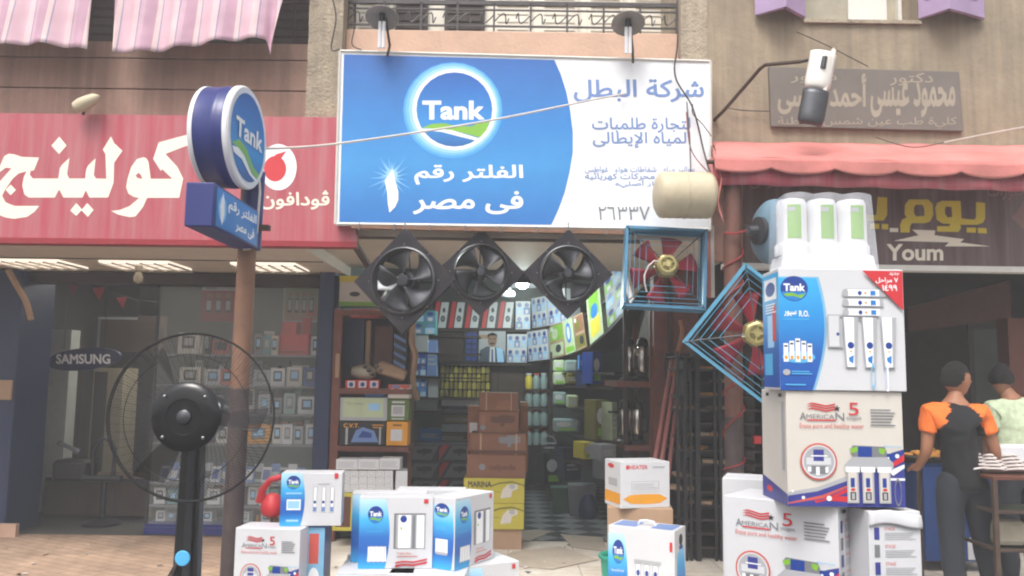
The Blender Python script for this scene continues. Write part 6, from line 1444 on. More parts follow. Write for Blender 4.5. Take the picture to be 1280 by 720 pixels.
# hanging lamp and bulbs inside
lp = thing('ceiling_lamp', 'bright white shop lamp under the ceiling between the second and third fans', 'lamp', P(654, 350, 10.4))
c_ = P(653, 352, 10.4)
mb = MB(); mb.tube([(c_.x, c_.y, ZC), (c_.x, c_.y, c_.z + .12)], .01, 6); mb.build('cord', M('black'), lp)
mb = MB(); mb.lathe([(.03, .12), (.06, .1), (.3, -.05), (.29, -.055), (.05, .08)], c_, 'Z', 32); mb.f = mb.f[:-2]; mb.m = mb.m[:-2]; mb.build('shade', M('dull_steel'), lp)
mb = MB(); mb.lathe([(.01, .06), (.06, .05), (.085, .0), (.07, -.06), (.02, -.09)], c_, 'Z', 20); mb.build('bulb', M('lamp_white'), lp)
lg = bpy.data.lights.new('shop_lamp_light', 'POINT'); lg.energy = 48; lg.color = (.86, 1, .95); lg.shadow_soft_size = .12
lo_ = bpy.data.objects.new('shop_lamp_light', lg); COL.objects.link(lo_); lo_.location = (c_.x, c_.y, c_.z - .16)
lb_ = thing('unlit_lamp', 'grey unlit bell lamp hanging over the last black cartons', 'lamp', P(634, 355, 10.8)); c_ = P(635, 366, 10.8)
mb = MB(); mb.tube([(c_.x, c_.y, ZC), (c_.x, c_.y, c_.z + .06)], .012, 6); mb.build('cord', M('black'), lb_)
mb = MB(); mb.lathe([(.03, .1), (.04, .05), (.09, .02), (.1, -.02), (.085, -.05), (.03, -.06)], c_, 'Z', 24); mb.build('bell', M('p_grey'), lb_)
# ------------------------------------------------------------------ the phone shop on the left
YG = 8.5
gx0, gx1 = X(190, YG, 500), X(397, YG, 500)
sc_ = thing('glass_showcase', 'glass fronted showcase of boxed phones facing the street behind the pedestal fan', 'showcase', ((gx0 + gx1) / 2, YG + .2, 0))
lev = [662, 632, 604, 555, 517, 482, 443]        # shelf tops in photo pixels
mb = MB()
for py in lev[1:]: zz = Z(py, YG + .1, 300); mb.box(gx0, YG + .05, zz - .018, gx1, YG + .45, zz)
mb.build('glass_shelf', M('p_midgrey'), sc_)
mb = MB(); mb.box(gx0, YG - .01, .06, gx1, YG + .46, .1); mb.box(gx0, YG - .03, 0, gx1, YG, .07); mb.build('base', M('navy_plastic'), sc_)
mb = MB(); mb.box(gx0, YG + .47, .1, gx1, YG + .5, Z(440, YG, 300)); mb.build('back_panel', M('interior_wall'), sc_)
mb = MB()
for x in (gx0, (gx0 + gx1) / 2 - .02, gx1 - .03): mb.box(x, YG - .015, .1, x + .025, YG + .01, ZL - .11)
mb.build('frame', M('dark_steel'), sc_)
mb = MB(); mb.box(gx0 + .03, YG - .004, .1, gx1 - .03, YG + .002, ZL - .12); mb.build('front_glass', M('glass_clear'), sc_)
PG = 'boxed phones in the glass showcase'
pal = ['card_white', 'p_grey', 'card_cream', 'p_midgrey', 'card_white', 'teal_card', 'p_text_blue']
rnd = random.Random(3)
ords = ['first', 'second', 'third', 'fourth', 'fifth', 'sixth', 'seventh', 'eighth', 'ninth', 'tenth', 'eleventh', 'twelfth', 'thirteenth', 'fourteenth', 'fifteenth', 'sixteenth', 'seventeenth']
rown = {443: 'top shelf', 482: 'second shelf', 517: 'third shelf', 555: 'fourth shelf', 604: 'fifth shelf', 632: 'sixth shelf', 662: 'floor'}
colw = {'card_white': 'white', 'p_grey': 'light grey', 'card_cream': 'cream', 'p_midgrey': 'grey', 'teal_card': 'teal', 'p_text_blue': 'pale blue', 'p_red': 'red', 'p_orange': 'orange', 'p_navy': 'navy', 'black': 'black'}
rows = {443: [(222, 250, 26, 'card_cream'), (240, 252, 12, 'card_white'), (318, 328, 26, 'p_midgrey'), (328, 338, 24, 'teal_card'), (338, 347, 24, 'card_cream'), (347, 388, 26, 'p_red'), (352, 372, 42, 'p_red'), (376, 387, 47, 'p_red'), (389, 401, 24, 'card_white')],
        482: [(224, 252, 22, 'card_cream'), (254, 274, 20, 'card_white'), (275, 292, 20, 'p_red_soft'), (316, 336, 20, 'p_grey'), (338, 356, 22, 'card_white'), (358, 377, 24, 'card_cream'), (380, 396, 24, 'p_navy')],
        517: [(262, 276, 22, 'p_grey'), (322, 336, 24, 'p_grey'), (340, 352, 20, 'p_midgrey'), (354, 368, 26, 'jar_pale'), (372, 394, 22, 'card_white')],
        555: [(270, 288, 22, 'card_cream'), (308, 336, 24, 'p_orange'), (340, 352, 24, 'card_cream'), (353, 366, 25, 'card_white'), (367, 380, 22, 'p_grey'), (381, 394, 25, 'card_white')],
        604: [], 632: [(192, 206, 20, 'card_white'), (208, 222, 18, 'teal_card'), (224, 240, 16, 'card_white'), (258, 274, 20, 'card_white'), (276, 290, 18, 'p_grey'), (310, 322, 22, 'card_white'), (323, 334, 24, 'card_white'), (336, 348, 20, 'teal_card')],
        662: [(193, 204, 13, 'card_white'), (206, 218, 12, 'p_midgrey'), (252, 266, 12, 'card_white'), (302, 312, 14, 'card_white'), (326, 340, 14, 'card_white'), (346, 358, 13, 'p_grey')]}
for py, items in rows.items():
    for k, (a, b, hgt, m_) in enumerate(items):
        if m_ == 'p_red' and hgt > 40: yy = YG + .3
        else: yy = YG + .13 + .02 * (k % 3)
        zz = Z(py, YG + .1, 300) + .001 if py != 662 else .101
        w_, h_, b_ = box_px(a, py - hgt, b, py, yy)
        pr = [('r', .2, .25, .8, .85, 'p_midgrey' if k % 2 else 'p_dark'), ('r', .3, .4, .7, .75, 'p_halo3' if k % 3 else 'p_grey')] if m_ not in ('p_red',) else [('r', .1, .1, .9, .2, 'sign_red_edge')]
        cname = colw.get(m_, 'salmon' if m_ == 'p_red_soft' else 'pale')
        carton('phone_box', '%s phone box, %s in its row on the showcase %s' % (cname, ords[k], rown[py]), 'box', (b_.x, yy + .05, zz), w_, .09, h_, M(m_), R(rnd.uniform(-15, 15)), PG, [('front_print', 'front', pr)], .002)
rnd = random.Random(9)
for py in (443, 482, 517, 555, 632):
    px = 224 if py == 443 else 232; k = 0
    while px < 384:
        w0 = rnd.choice((10, 13, 17, 22)); h0 = rnd.uniform(24, 33) if py != 443 else rnd.uniform(14, 36); m_ = rnd.choice(['p_midgrey', 'p_dark', 'p_grey', 'card_cream', 'teal_card', 'p_navy', 'card_white', 'p_red_soft', 'interior_brown'])
        yy = YG + .3; w_, h_, b_ = box_px(px, py - h0, px + w0, py, yy); zz = Z(py, YG + .1, 300) + .001
        if not (py == 443 and px > 335):
            carton('phone_box', '%s carton standing in the rear row, number %d along the showcase %s' % ({'p_midgrey': 'grey', 'p_dark': 'black', 'p_grey': 'light grey', 'card_cream': 'cream', 'teal_card': 'teal', 'p_navy': 'navy', 'card_white': 'white', 'p_red_soft': 'salmon', 'interior_brown': 'brown'}[m_], k + 1, rown[py]), 'box', (b_.x, yy + .06, zz), w_ * .94, .08, h_, M(m_), R(rnd.uniform(-12, 12)), PG, [('front_print', 'front', [('r', .15, .3, .85, .9, 'p_grey' if k % 2 else 'p_dark')])], .002); k += 1
        px += w0 + rnd.choice((0, 1, 2, 7))
for k in range(17):
    a = 205 + k * 10.6; py = 604
    if a > 385: break
    yy = YG + .14 + .05 * (k % 2); zz = Z(py, YG + .1, 300) + .002; q = P(a, 590, yy)
    t = thing('phone_stand', 'small slanted %s display card, %s along the crowded lower shelf' % (['white', 'blue and white', 'grey'][k % 3], ords[k]), 'display card', (q.x, yy, zz), 0, 'slanted display cards in the showcase')
    mb = MB(); mb.prism([(0, 0), (.1, 0), (.06, .15 + .03 * (k % 2))], 'X', -.045, .045); mb.build('wedge', M(['card_white', 'p_text_blue', 'p_grey'][k % 3]), t, world=False, smooth=0)
    mb = MB(); mb.add([(-.035, .01, .03), (.035, .01, .03), (.035, .047, .125), (-.035, .047, .125)], [[0, 1, 2, 3]]); 
    for v in mb.v: v.y -= .004
    mb.build('picture', M(['p_navy', 'card_white', 'p_dark'][k % 3]), t, world=False, smooth=0)
def poster(label, x0, y0, x1, y1, Y, items):
    w_, h_, b_ = box_px(x0, y0, x1, y1, Y); o = thing('poster', label, 'poster', b_, 0, 'posters behind the showroom glass')
    mb = MB(); mb.box(-w_ / 2, 0, 0, w_ / 2, .01, h_); mb.build('sheet', M('p_grey'), o, world=False)
    art('picture', items, lambda u, v, l: (-w_ / 2 + u * w_, -l, v * h_), o)
phones = lambda n, c1: [it for i in range(n) for it in (('r', .12 + .8 / n * i, .25, .12 + .8 / n * i + .5 / n, .62, 'p_dark'), ('r', .14 + .8 / n * i, .32, .1 + .8 / n * i + .5 / n, .58, c1), ('e', .12 + .8 / n * i + .25 / n, .72, .12 / n + .04, .06, 'skin_print'))]
M('p_redmut', '#8d3036', .5); M('p_greenmut', '#7d8a6c', .5)
poster('red poster with a row of phones behind the showroom glass', 252, 357, 297, 402, 9.0, [('r', 0, 0, 1, .86, 'p_redmut'), ('r', .1, .9, .4, .95, 'p_midgrey')] + phones(3, 'p_grey'))
poster('pale green poster with people and phones beside the blue post', 354, 355, 399, 403, 9.0, [('r', .05, .05, .95, .95, 'p_greenmut'), ('p', [(.05, .4), (.95, .5), (.95, .05), (.05, .05)], 'card_tan'), ('e', .78, .25, .14, .1, 'p_red_soft')] + phones(4, 'p_grey'))
# oval sign hanging inside
ov = thing('oval_sign', 'dark blue oval sign with white capitals hanging inside the phone shop', 'sign', P(104, 465, 9.2))
YO = 9.2; e_ = [P(60 + 44 + 46 * math.cos(t), 449 + 14 * math.sin(t) - 4 * math.cos(t), YO) for t in [2 * math.pi * i / 40 for i in range(40)]]
mb = MB(); mb.prism([(v.x, v.z) for v in e_], 'Y', YO, YO + .06); mb.build('oval_board', M('navy_dark', '#20264f', .35), ov)
sign_art('lettering', [('t', 'SAMSUNG', 70, 455, 138, 442.5, 'p_white', .035)], ov, YO, 0, 0, 1, 1)
mb = MB(); 
for px in (80, 130): q = P(px, 437, YO + .03); mb.tube([q, (q.x, q.y, 2.9)], .004, 5)
mb.build('hanging_wire', M('dark_steel'), ov)
bg_ = 'red paper pennants inside the phone shop'
for k, (px, py, s) in enumerate(((91, 348, 11), (123, 360, 8), (152, 372, 7))):
    q = P(px, py, 9.6); d = s / F * 9.6
    mb = MB(); mb.prism([(q.x - d, q.z), (q.x + d, q.z + .01), (q.x + .02, q.z - 2 * d)], 'Y', 9.6, 9.604); tag(mb.build('pennant', M('p_redmut'), None, smooth=0), ['largest red pennant near the phone shop door', 'middle red pennant on the phone shop string', 'smallest red pennant deepest in the phone shop'][k], 'pennant', bg_)
cable('string carrying the red pennants inside the phone shop', [P(75, 344, 9.6), P(123, 359, 9.6), P(165, 373, 9.6), P(200, 378, 9.6)], .004, 'cord_dark', 'pennant_string', None)
# counters, cupboards, chair and door inside
goods('pale_column', 'pale grey stepped column inside the phone shop by the door', 'column', 55, 412, 82, 640, 9.6, .2, 'pale_paint' if M('pale_paint', '#aab0a8', .6, dirt=.2) else 0)
goods('tall_cabinet', 'dull tan tall cabinet behind the oval sign', 'cabinet', 112, 460, 150, 620, 10.2, .4, 'interior_grey' if 0 else 'card_tan_dull' if M('card_tan_dull', '#a39a83', .7) else 0, None, 0, [('r', .05, .03, .48, .97, 'interior_grey'), ('r', .52, .03, .95, .97, 'card_tan_dull'), ('e', .5, .5, .02, .01, 'steel')])
goods('dark_partition', 'dark partition strip behind the oval sign', 'partition', 84, 420, 95, 600, 9.8, .1, 'wood_dark')
goods('counter', 'dark counter across the phone shop floor', 'counter', 55, 598, 190, 645, 9.3, .6, 'interior_brown', None, 0, [('r', 0, .9, 1, 1, 'p_dark'), ('r', .3, .05, .31, .88, 'p_dark'), ('r', .65, .05, .66, .88, 'p_dark')])
goods('wall_shelf_panel', 'long dark display panel on the rear wall of the phone shop', 'panel', 120, 395, 205, 440, 11.0, .1, 'interior_brown', None, 0, [('r', .02, .9, .6, .96, 'p_grey'), ('r', .02, .1, .06, .9, 'p_midgrey')])
ch = thing('office_chair', 'black office chair with an arched tubular arm inside the phone shop', 'chair', P(118, 640, 8.9) * 1.0)
bx = ORG[ch.name]
mb = MB(); q = P(85, 590, 8.9); mb.box(q.x - .18, 8.9, q.z - .1, q.x + .18, 9.2, q.z + .12); mb.build('seat', M('black'), ch, bevel=.04)
mb = MB(); q = P(128, 598, 8.9); mb.tube([q + Vector((-.11, 0, 0)), q + Vector((-.11, 0, .3)), q + Vector((-.07, 0, .38)), q + Vector((0, 0, .41)), q + Vector((.07, 0, .38)), q + Vector((.11, 0, .3)), q + Vector((.11, 0, 0))], .02, 8); mb.tube([q + Vector((-.2, 0, 0)), q + Vector((.2, 0, 0))], .035, 8); mb.build('arm', M('black'), ch)
mb = MB(); mb.tube([(q.x, 8.95, 0.05), (q.x, 8.95, q.z)], .03, 8); mb.lathe([(.2, .0), (.2, .03), (.04, .07)], (q.x, 8.95, 0), 'Z', 16); mb.build('pedestal', M('black'), ch)
mb = MB(); q = P(84, 561, 8.95); mb.grid(lambda u, v: (q.x - .12 + .24 * u, 8.95 + .1 * v, q.z + .05 - .1 * u + .03 * math.sin(3 * v)), 6, 4); mb.build('shiny_cover', M('dull_steel'), ch, solid=.01)
# rope-like cloth strap at the far left
cable('cream cloth strap hanging by the tiled pier', [P(10, 337, 8.2), P(20, 355, 8.2), P(33, 378, 8.2), P(39, 400, 8.2)], .03, 'card_tan', 'strap', None)
goods('wall_plate', 'round tan plate fixed on the tiled pier', 'plate', -4, 475, 14, 500, 8.2, .03, 'card_tan', None, 0, None, .01)
ll = bpy.data.lights.new('showroom_light', 'AREA'); ll.energy = 26; ll.size = 2; ll.color = (1, .95, .88)
lo2 = bpy.data.objects.new('showroom_light', ll); COL.objects.link(lo2); lo2.location = (-3.6, 10.2, 2.8)

# ------------------------------------------------------------------ dark rack between the two right shops
YK = 7.6
rk = thing('bread_rack', 'tall dark metal rack with many shelves behind the corded post', 'rack', (X(895, YK, 600), YK + .3, 0))
x0, x1 = X(848, YK, 600), X(958, YK, 600); zt_ = Z(440, YK, 900)
mb = MB()
for k, fr_ in enumerate((0, .09, .15, .24, .43, .5, .72, 1)):
    x = x0 + (x1 - x0) * fr_
    mb.box(x - (.012, .02, .012, .03)[k % 4], YK + .01 * (k % 3), 0, x + .012, YK + .03 + .2 * (k % 2), zt_ - .05 * (k % 3))
    if k % 2 == 0: mb.box(x - .012, YK + .55, 0, x + .012, YK + .58, zt_)
mb.build('upright', M('black_matt'), rk)
for k in range(15):
    zz = .1 + (zt_ - .15) * k / 14; mb = MB(); mb.box(x0 if k % 3 else x0 + .2, YK + .04, zz, x1, YK + .56, zz + .018); mb.build('shelf_board', M('wood_dark'), rk)
mb = MB(); mb.box(x0, YK + .6, 0, x1, YK + .63, zt_); mb.build('back_panel', M('dark_gap'), rk)
rr_ = random.Random(11)
LG = 'flat loaves and boards lying on the dark rack'
nlab = 0
for k in range(3, 14):
    for j in range(2):
        if rr_.random() < .25: continue
        zz = .1 + (zt_ - .15) * k / 14 + .0185; xx = x0 + (x1 - x0) * ((.06 + .4 * rr_.random()) if j == 0 else (.5 + .3 * rr_.random())); ln = .14 + .1 * rr_.random()
        mb = MB(); mb.box(-ln / 2, -.08, 0, ln / 2, .1, .022 + .012 * rr_.random()); o = mb.build('flat_loaf', M('card_tan' if rr_.random() < .7 else 'pastry'), None, world=False, bevel=.006)
        o.location = (xx, YK + .12 + .06 * rr_.random(), zz); o.rotation_euler = (0, 0, R(rr_.uniform(-30, 30)))
        tag(o, 'flat tan loaf on rack shelf %s from the ground, %s half' % (ords[k] if k < 17 else '', 'doorway' if j == 0 else 'bakery'), 'loaf', LG)
goods('red_pack', 'small red pack on the rack right of the corded post', 'pack', 943, 545, 952, 555, YK + .02, .08, 'p_red', None)
goods('torn_poster', 'faded cream and red cloth strip hanging beside the white end of the board', 'cloth strip', 884, 282, 893, 372, 6.45, .03, 'awning_red', None, 0, [('r', .5, 0, 1, 1, 'card_cream')], .006)

# ------------------------------------------------------------------ bakery front: tray, blue bin, iron stall with flat bread
tr = thing('pastry_tray', 'round tray heaped with golden pastries on a stand by the man in orange sleeves', 'tray', P(1160, 572, 6.6))
q = ORG[tr.name]
mb = MB(); mb.lathe([(.02, 0), (.16, .0), (.18, .02), (.17, .02), (.15, .006)], q, 'Z', 28); mb.build('plate', M('dull_steel'), tr)
rr_ = random.Random(5)
mb = MB()
for k in range(46):
    a = rr_.random() * 6.28; r_ = .15 * math.sqrt(rr_.random()); z = .015 + .06 * (1 - r_ / .15) * rr_.random()
    mb.lathe([(.004, -.014), (.024, -.006), (.028, .006), (.012, .018), (.002, .02)], (q.x + r_ * math.cos(a), q.y + r_ * math.sin(a), q.z + z), 'Z', 8)
pt_ = mb.build('pastries', M('pastry'), tr); pt_['kind'] = 'stuff'
mb = MB()
for dx, dy in ((-.12, -.08), (.12, -.08), (0, .13)): mb.tube([(q.x + dx, q.y + dy, q.z), (q.x + dx * 1.2, q.y + dy * 1.2, 0)], .012, 8)
mb.build('stand_leg', M('rust_iron'), tr)
bbn = goods('blue_cabinet', 'tall blue cabinet behind the man in orange sleeves', 'cabinet', 1156, 585, 1240, 702, 7.3, .4, 'blue_cab' if M('blue_cab', '#1f3f78', .5) else 0, None, 0, [('p', [(.62, .25), (.95, .3), (.95, .02), (.62, .02)], 'card_white'), ('e', .78, .16, .06, .06, 'black')])
sl_ = thing('iron_stall', 'rusty iron stall frame at the right edge holding the flat bread', 'stall', P(1262, 720, 5.9))
Ys = 5.75; a, b = P(1241, 596, Ys), P(1340, 600, Ys); zs1, zs2_, zs3 = a.z, P(1241, 638, Ys).z, P(1241, 686, Ys).z
mb = MB(); mb.box(a.x, Ys, zs1 - .02, b.x, Ys + .5, zs1); mb.build('top_board', M('wood_brown'), sl_)
for (dx, dy) in ((0, 0), (0, .46), (b.x - a.x - .03, 0), (b.x - a.x - .03, .46)):
    mb = MB(); mb.box(a.x + dx, Ys + dy, 0, a.x + dx + .03, Ys + dy + .03, zs1 - .021); mb.build('leg', M('rust_iron'), sl_)
mb = MB()
for zz in (zs2_, zs3): mb.box(a.x + .03, Ys + .002, zz - .02, b.x, Ys + .025, zz); mb.box(a.x + .004, Ys + .03, zz - .02, a.x + .026, Ys + .46, zz)
mb.build('rail', M('rust_iron'), sl_)
mb = MB(); mb.box(a.x + .03, Ys + .03, zs2_ - .03, b.x, Ys + .46, zs2_ - .022); mb.box(a.x + .03, Ys + .03, zs3 - .03, b.x, Ys + .46, zs3 - .022); mb.build('shelf_sheet', M('dark_steel'), sl_)
goods('clear_bag', 'clear plastic bag of goods on the middle rail of the iron stall', 'bag', 1247, 650, 1285, 684, Ys + .15, .2, 'window_glass', None, 0, None, .04)
BGp = 'flat bread in clear wrap heaped on the iron stall'
for k in range(9):
    px = 1226 + k * 8.2; q = P(px, 594 - (3 if k % 2 else 0), Ys + .12)
    mb = MB()
    for j in range(5):
        r_ = .07 * (1 - .12 * j)
        mb.lathe([(.01, -.008), (r_, -.006), (r_ * 1.02, 0), (r_, .006), (.01, .01)], (0, .01 * j, .022 + .028 * j), 'Z', 14)
    o = mb.build('bread_stack', M('paper'), None, world=False); o.location = (q.x, Ys + .2 + .03 * (k % 3), zs1 + .0); o.rotation_euler = (R(-18), R(-10 + 5 * (k % 4)), 0)
    tag(o, '%s grey white stack of wrapped flat bread from the man along the iron stall' % ords[k], 'bread', BGp)
o = goods('white_wrap', 'white paper wrap lying on the flat bread at the right edge', 'paper', 1248, 556, 1300, 580, Ys + .3, .1, 'card_white', None, 0, None, .02)

# ------------------------------------------------------------------ people
def skin_mesh(name, verts, edges, root, sub=2):
    me = bpy.data.meshes.new(name); me.from_pydata([v[:3] for v in verts], edges, []); o = bpy.data.objects.new(name, me); COL.objects.link(o)
    md = o.modifiers.new('skin', 'SKIN'); md.use_smooth_shade = True
    for i, v in enumerate(verts):
        sv = me.skin_vertices[0].data[i]; sv.radius = (v[3], v[4] if len(v) > 4 else v[3]); sv.use_root = (i == root)
    s = o.modifiers.new('sub', 'SUBSURF'); s.levels = sub; s.render_levels = sub
    dg = bpy.context.evaluated_depsgraph_get(); ev = o.evaluated_get(dg); m2 = bpy.data.meshes.new_from_object(ev)
    bpy.data.objects.remove(o); return m2
def head_pts(c, yaw, s=1.0, cap=False, tilt=0):
    """A head with brow, nose, chin and skull shape; faces -Y before the turn. cap gives the hair shell."""
    mb = MB(); nu, nv = 36, 26
    def f(u, v):
        th = 2 * math.pi * u; ph = math.pi * (v - .5); x = math.cos(ph) * math.sin(th); y = -math.cos(ph) * math.cos(th); z = math.sin(ph)
        X_, Y_, Z_ = x * .075, y * .098, z * .118
        if y < 0:
            fr = max(0, -y) ** 2
            Y_ += .014 * fr * math.exp(-((z + .1) / .5) ** 2) * 0
            Y_ -= .026 * math.exp(-(x / .16) ** 2) * math.exp(-((z + .12) / .16) ** 2)     # nose
            Y_ -= .007 * math.exp(-((z - .2) / .12) ** 2) * fr                              # brow
            Y_ += .010 * fr * math.exp(-((z - .06) / .09) ** 2) * math.exp(-((abs(x) - .4) / .18) ** 2)   # eye hollows
            Y_ -= .010 * math.exp(-(x / .3) ** 2) * math.exp(-((z + .42) / .08) ** 2)       # lips
            Y_ -= .014 * math.exp(-(x / .35) ** 2) * math.exp(-((z + .78) / .2) ** 2)       # chin
        if z < -.2: X_ *= 1 - .28 * (-z - .2); Y_ = Y_ * (1 - .18 * (-z - .2)) - .012 * (-z - .2)
        e = abs(abs(x) - 1) < .16 and abs(z + .02) < .28 and abs(y - .1) < .2
        if e: X_ *= 1.14
        p = Vector((X_, Y_, Z_)) * s
        if cap: p = p * 1.05 + Vector((0, .004, .006))
        p = Matrix.Rotation(tilt, 3, 'X') @ p
        return Matrix.Rotation(yaw, 3, 'Z') @ p + Vector(c)
    if not cap: mb.grid(f, nu, nv); return mb
    k = 0
    for i in range(nu):
        for j in range(nv):
            u = (i + .5) / nu; v = (j + .5) / nv; th = 2 * math.pi * u; ph = math.pi * (v - .5); y = -math.cos(ph) * math.cos(th); z = math.sin(ph)
            lim = .34 if y < -.25 else (-.5 if y > .35 else .34 - (y + .25) / .6 * .84)
            if z > lim:
                mb.add([f(i / nu, j / nv), f((i + 1) / nu, j / nv), f((i + 1) / nu, (j + 1) / nv), f(i / nu, (j + 1) / nv)], [[0, 1, 2, 3]])
    return mb
def person(label, foot, yaw, pose, shirt, trousers, head_yaw, sleeve=None, sleeve_len=.5, head_tilt=0):
    root = thing('person', label, 'person', foot, yaw)
    J = dict(pose)
    # continuous body: pelvis, torso, neck, arms, legs
    names = []; V = []; E = []
    def jv(n, p, r, r2=None): names.append(n); V.append((p[0], p[1], p[2], r, r2 or r)); return len(V) - 1
    pel = jv('pelvis', J['pelvis'], .1, .08); wa_ = jv('waist', J['waist'], .1, .075); chs = jv('chest', J['chest'], .12, .085); up = jv('upper', J['upper'], .085, .06); nk = jv('neck', J['neck'], .052); hd = jv('head', J['head'], .055)
    E += [(pel, wa_), (wa_, chs), (chs, up), (up, nk), (nk, hd)]
    for s in ('l', 'r'):
        a = jv('sh', J['sh_' + s], .06); b_ = jv('el', J['el_' + s], .042); c_ = jv('wr', J['wr_' + s], .027); d_ = jv('palm', J['palm_' + s], .034, .018)
        E += [(up, a), (a, b_), (b_, c_), (c_, d_)]
        h = jv('hip', J['hip_' + s], .08); k = jv('knee', J['knee_' + s], .062); an = jv('ankle', J['an_' + s], .042); t = jv('toe', J['toe_' + s], .04)
        E += [(pel, h), (h, k), (k, an), (an, t)]
        pv, wv = Vector(J['palm_' + s]), Vector(J['wr_' + s]); dr = (pv - wv).normalized(); sd = dr.cross(Vector((0, 1, .2))).normalized()
        for q in range(4):
            o1 = pv + sd * (.024 - .016 * q) + dr * .02; f1 = jv('finger', o1, .0095); f2 = jv('finger', o1 + dr * .035 + Vector((0, 0, -.008)), .009); f3 = jv('finger', o1 + dr * (.058 if q in (1, 2) else .048) + Vector((0, 0, -.03)), .0075)
            E += [(d_, f1), (f1, f2), (f2, f3)]
        o1 = pv - dr * .005 + sd * .035; f1 = jv('thumb', o1, .011); f2 = jv('thumb', o1 + dr * .03 + sd * .015, .009); E += [(d_, f1), (f1, f2)]
    me = skin_mesh('person_body', V, E, 0)
    hb_ = head_pts(J['headc'], head_yaw, 1.0, False, head_tilt)
    for s_ in (-1, 1):
        k0 = len(hb_.v); hb_.lathe([(.004, -.012), (.02, -.008), (.026, 0), (.018, .006), (.004, .008)], (0, 0, 0), 'X', 12)
        for i_ in range(k0, len(hb_.v)):
            v_ = hb_.v[i_]; hb_.v[i_] = Matrix.Rotation(head_yaw, 3, 'Z') @ (Vector((s_ * (.076 + v_.x * .8), v_.y * .7 + .012, v_.z * 1.25 - .008))) + Vector(J['headc'])
    bm = bmesh.new(); bm.from_mesh(me)
    vv = [bm.verts.new(v) for v in hb_.v]
    for f_ in hb_.f:
        try: bm.faces.new([vv[i] for i in f_])
        except ValueError: pass
    bmesh.ops.remove_doubles(bm, verts=vv, dist=.0004)
    for f_ in bm.faces: f_.smooth = True
    bm.to_mesh(me); bm.free(); me.materials.clear(); me.materials.append(M('skin'))
    bo = bpy.data.objects.new('body', me); COL.objects.link(bo); bo.parent = root
    hc = head_pts(J['headc'], head_yaw, 1.0, True, head_tilt); ho_ = hc.build('hair', M('hair'), root, world=False, recalc=False)
    bm = bmesh.new(); bm.from_mesh(ho_.data); bmesh.ops.remove_doubles(bm, verts=bm.verts, dist=.0004)
    for f_ in bm.faces: f_.smooth = True
    bm.to_mesh(ho_.data); bm.free(); th_ = bpy.data.textures.get('hair_tufts') or bpy.data.textures.new('hair_tufts', 'CLOUDS'); th_.noise_scale = .018
    mdh = ho_.modifiers.new('tufts', 'DISPLACE'); mdh.texture = th_; mdh.strength = .024; mdh.mid_level = .4; mdh.texture_coords = 'GLOBAL'; ho_.data.set_sharp_from_angle(angle=R(60))
    # eyes
    for s in (-1, 1):
        e = Vector(J['headc']) + Matrix.Rotation(head_yaw, 3, 'Z') @ Vector((s * .031, -.083, .012)); mb = MB(); mb.lathe([(.002, -.006), (.008, -.004), (.01, .002), (.004, .008)], e, 'Z', 8); mb.build('eye', M('p_dark'), root, world=False)
    # shirt
    V2 = []; E2 = []
    def sv(p, r, r2=None): V2.append((p[0], p[1], p[2], r, r2 or r)); return len(V2) - 1
    hem = Vector(J['pelvis']) + Vector((0, 0, -.1)); a0 = sv(J['waist'], .178, .13); a1 = sv(hem, .182, .145); a2 = sv(J['chest'], .185, .132); a3 = sv(J['upper'], .125, .095); a4 = sv(Vector(J['upper']).lerp(Vector(J['neck']), .6), .066)
    E2 += [(a0, a1), (a0, a2), (a2, a3), (a3, a4)]
    for s in ('l', 'r'):
        b0 = sv(J['sh_' + s], .082); b1 = sv(Vector(J['sh_' + s]).lerp(Vector(J['el_' + s]), .5 if sleeve_len < .99 else .5), .076); E2 += [(a3, b0), (b0, b1)]
        b2 = sv(Vector(J['sh_' + s]).lerp(Vector(J['el_' + s]), sleeve_len), .072); E2.append((b1, b2))
    sm = skin_mesh('shirt', V2, E2, 0, 3)
    so_ = bpy.data.objects.new('shirt', sm); COL.objects.link(so_); so_.parent = root
    sm.materials.clear(); sm.materials.append(M(shirt))
    if sleeve:
        sm.materials.append(M(sleeve))
        cx = (J['sh_l'][0] + J['sh_r'][0]) / 2; z0_ = J['chest'][2] - .02; z1_ = J['upper'][2] + .04
        for p in sm.polygons:
            c_ = p.center; t_ = max(0, min(1, (c_.z - z0_) / (z1_ - z0_)))
            if c_.z > J['waist'][2] + .02 and abs(c_.x - cx) > .19 - .12 * t_: p.material_index = 1
    tx = bpy.data.textures.get('folds') or bpy.data.textures.new('folds', 'CLOUDS'); tx.noise_scale = .09
    md = so_.modifiers.new('folds', 'DISPLACE'); md.texture = tx; md.strength = .032; md.mid_level = .5; md.texture_coords = 'GLOBAL'
    # trousers
    V3 = []; E3 = []
    def tv(p, r, r2=None): V3.append((p[0], p[1], p[2], r, r2 or r)); return len(V3) - 1
    p0 = tv(J['pelvis'], .142, .118); w0 = tv(Vector(J['pelvis']).lerp(Vector(J['waist']), .6), .15, .118); E3.append((p0, w0))
    for s in ('l', 'r'):
        h = tv(J['hip_' + s], .11); k = tv(J['knee_' + s], .085); an = tv(Vector(J['an_' + s]) + Vector((0, 0, -.03)), .078); E3 += [(p0, h), (h, k), (k, an)]
    tm = skin_mesh('trousers', V3, E3, 0); to = bpy.data.objects.new('trousers', tm); COL.objects.link(to); to.parent = root; tm.materials.clear(); tm.materials.append(M(trousers))
    md = to.modifiers.new('folds', 'DISPLACE'); md.texture = tx; md.strength = .02; md.mid_level = .5; md.texture_coords = 'GLOBAL'
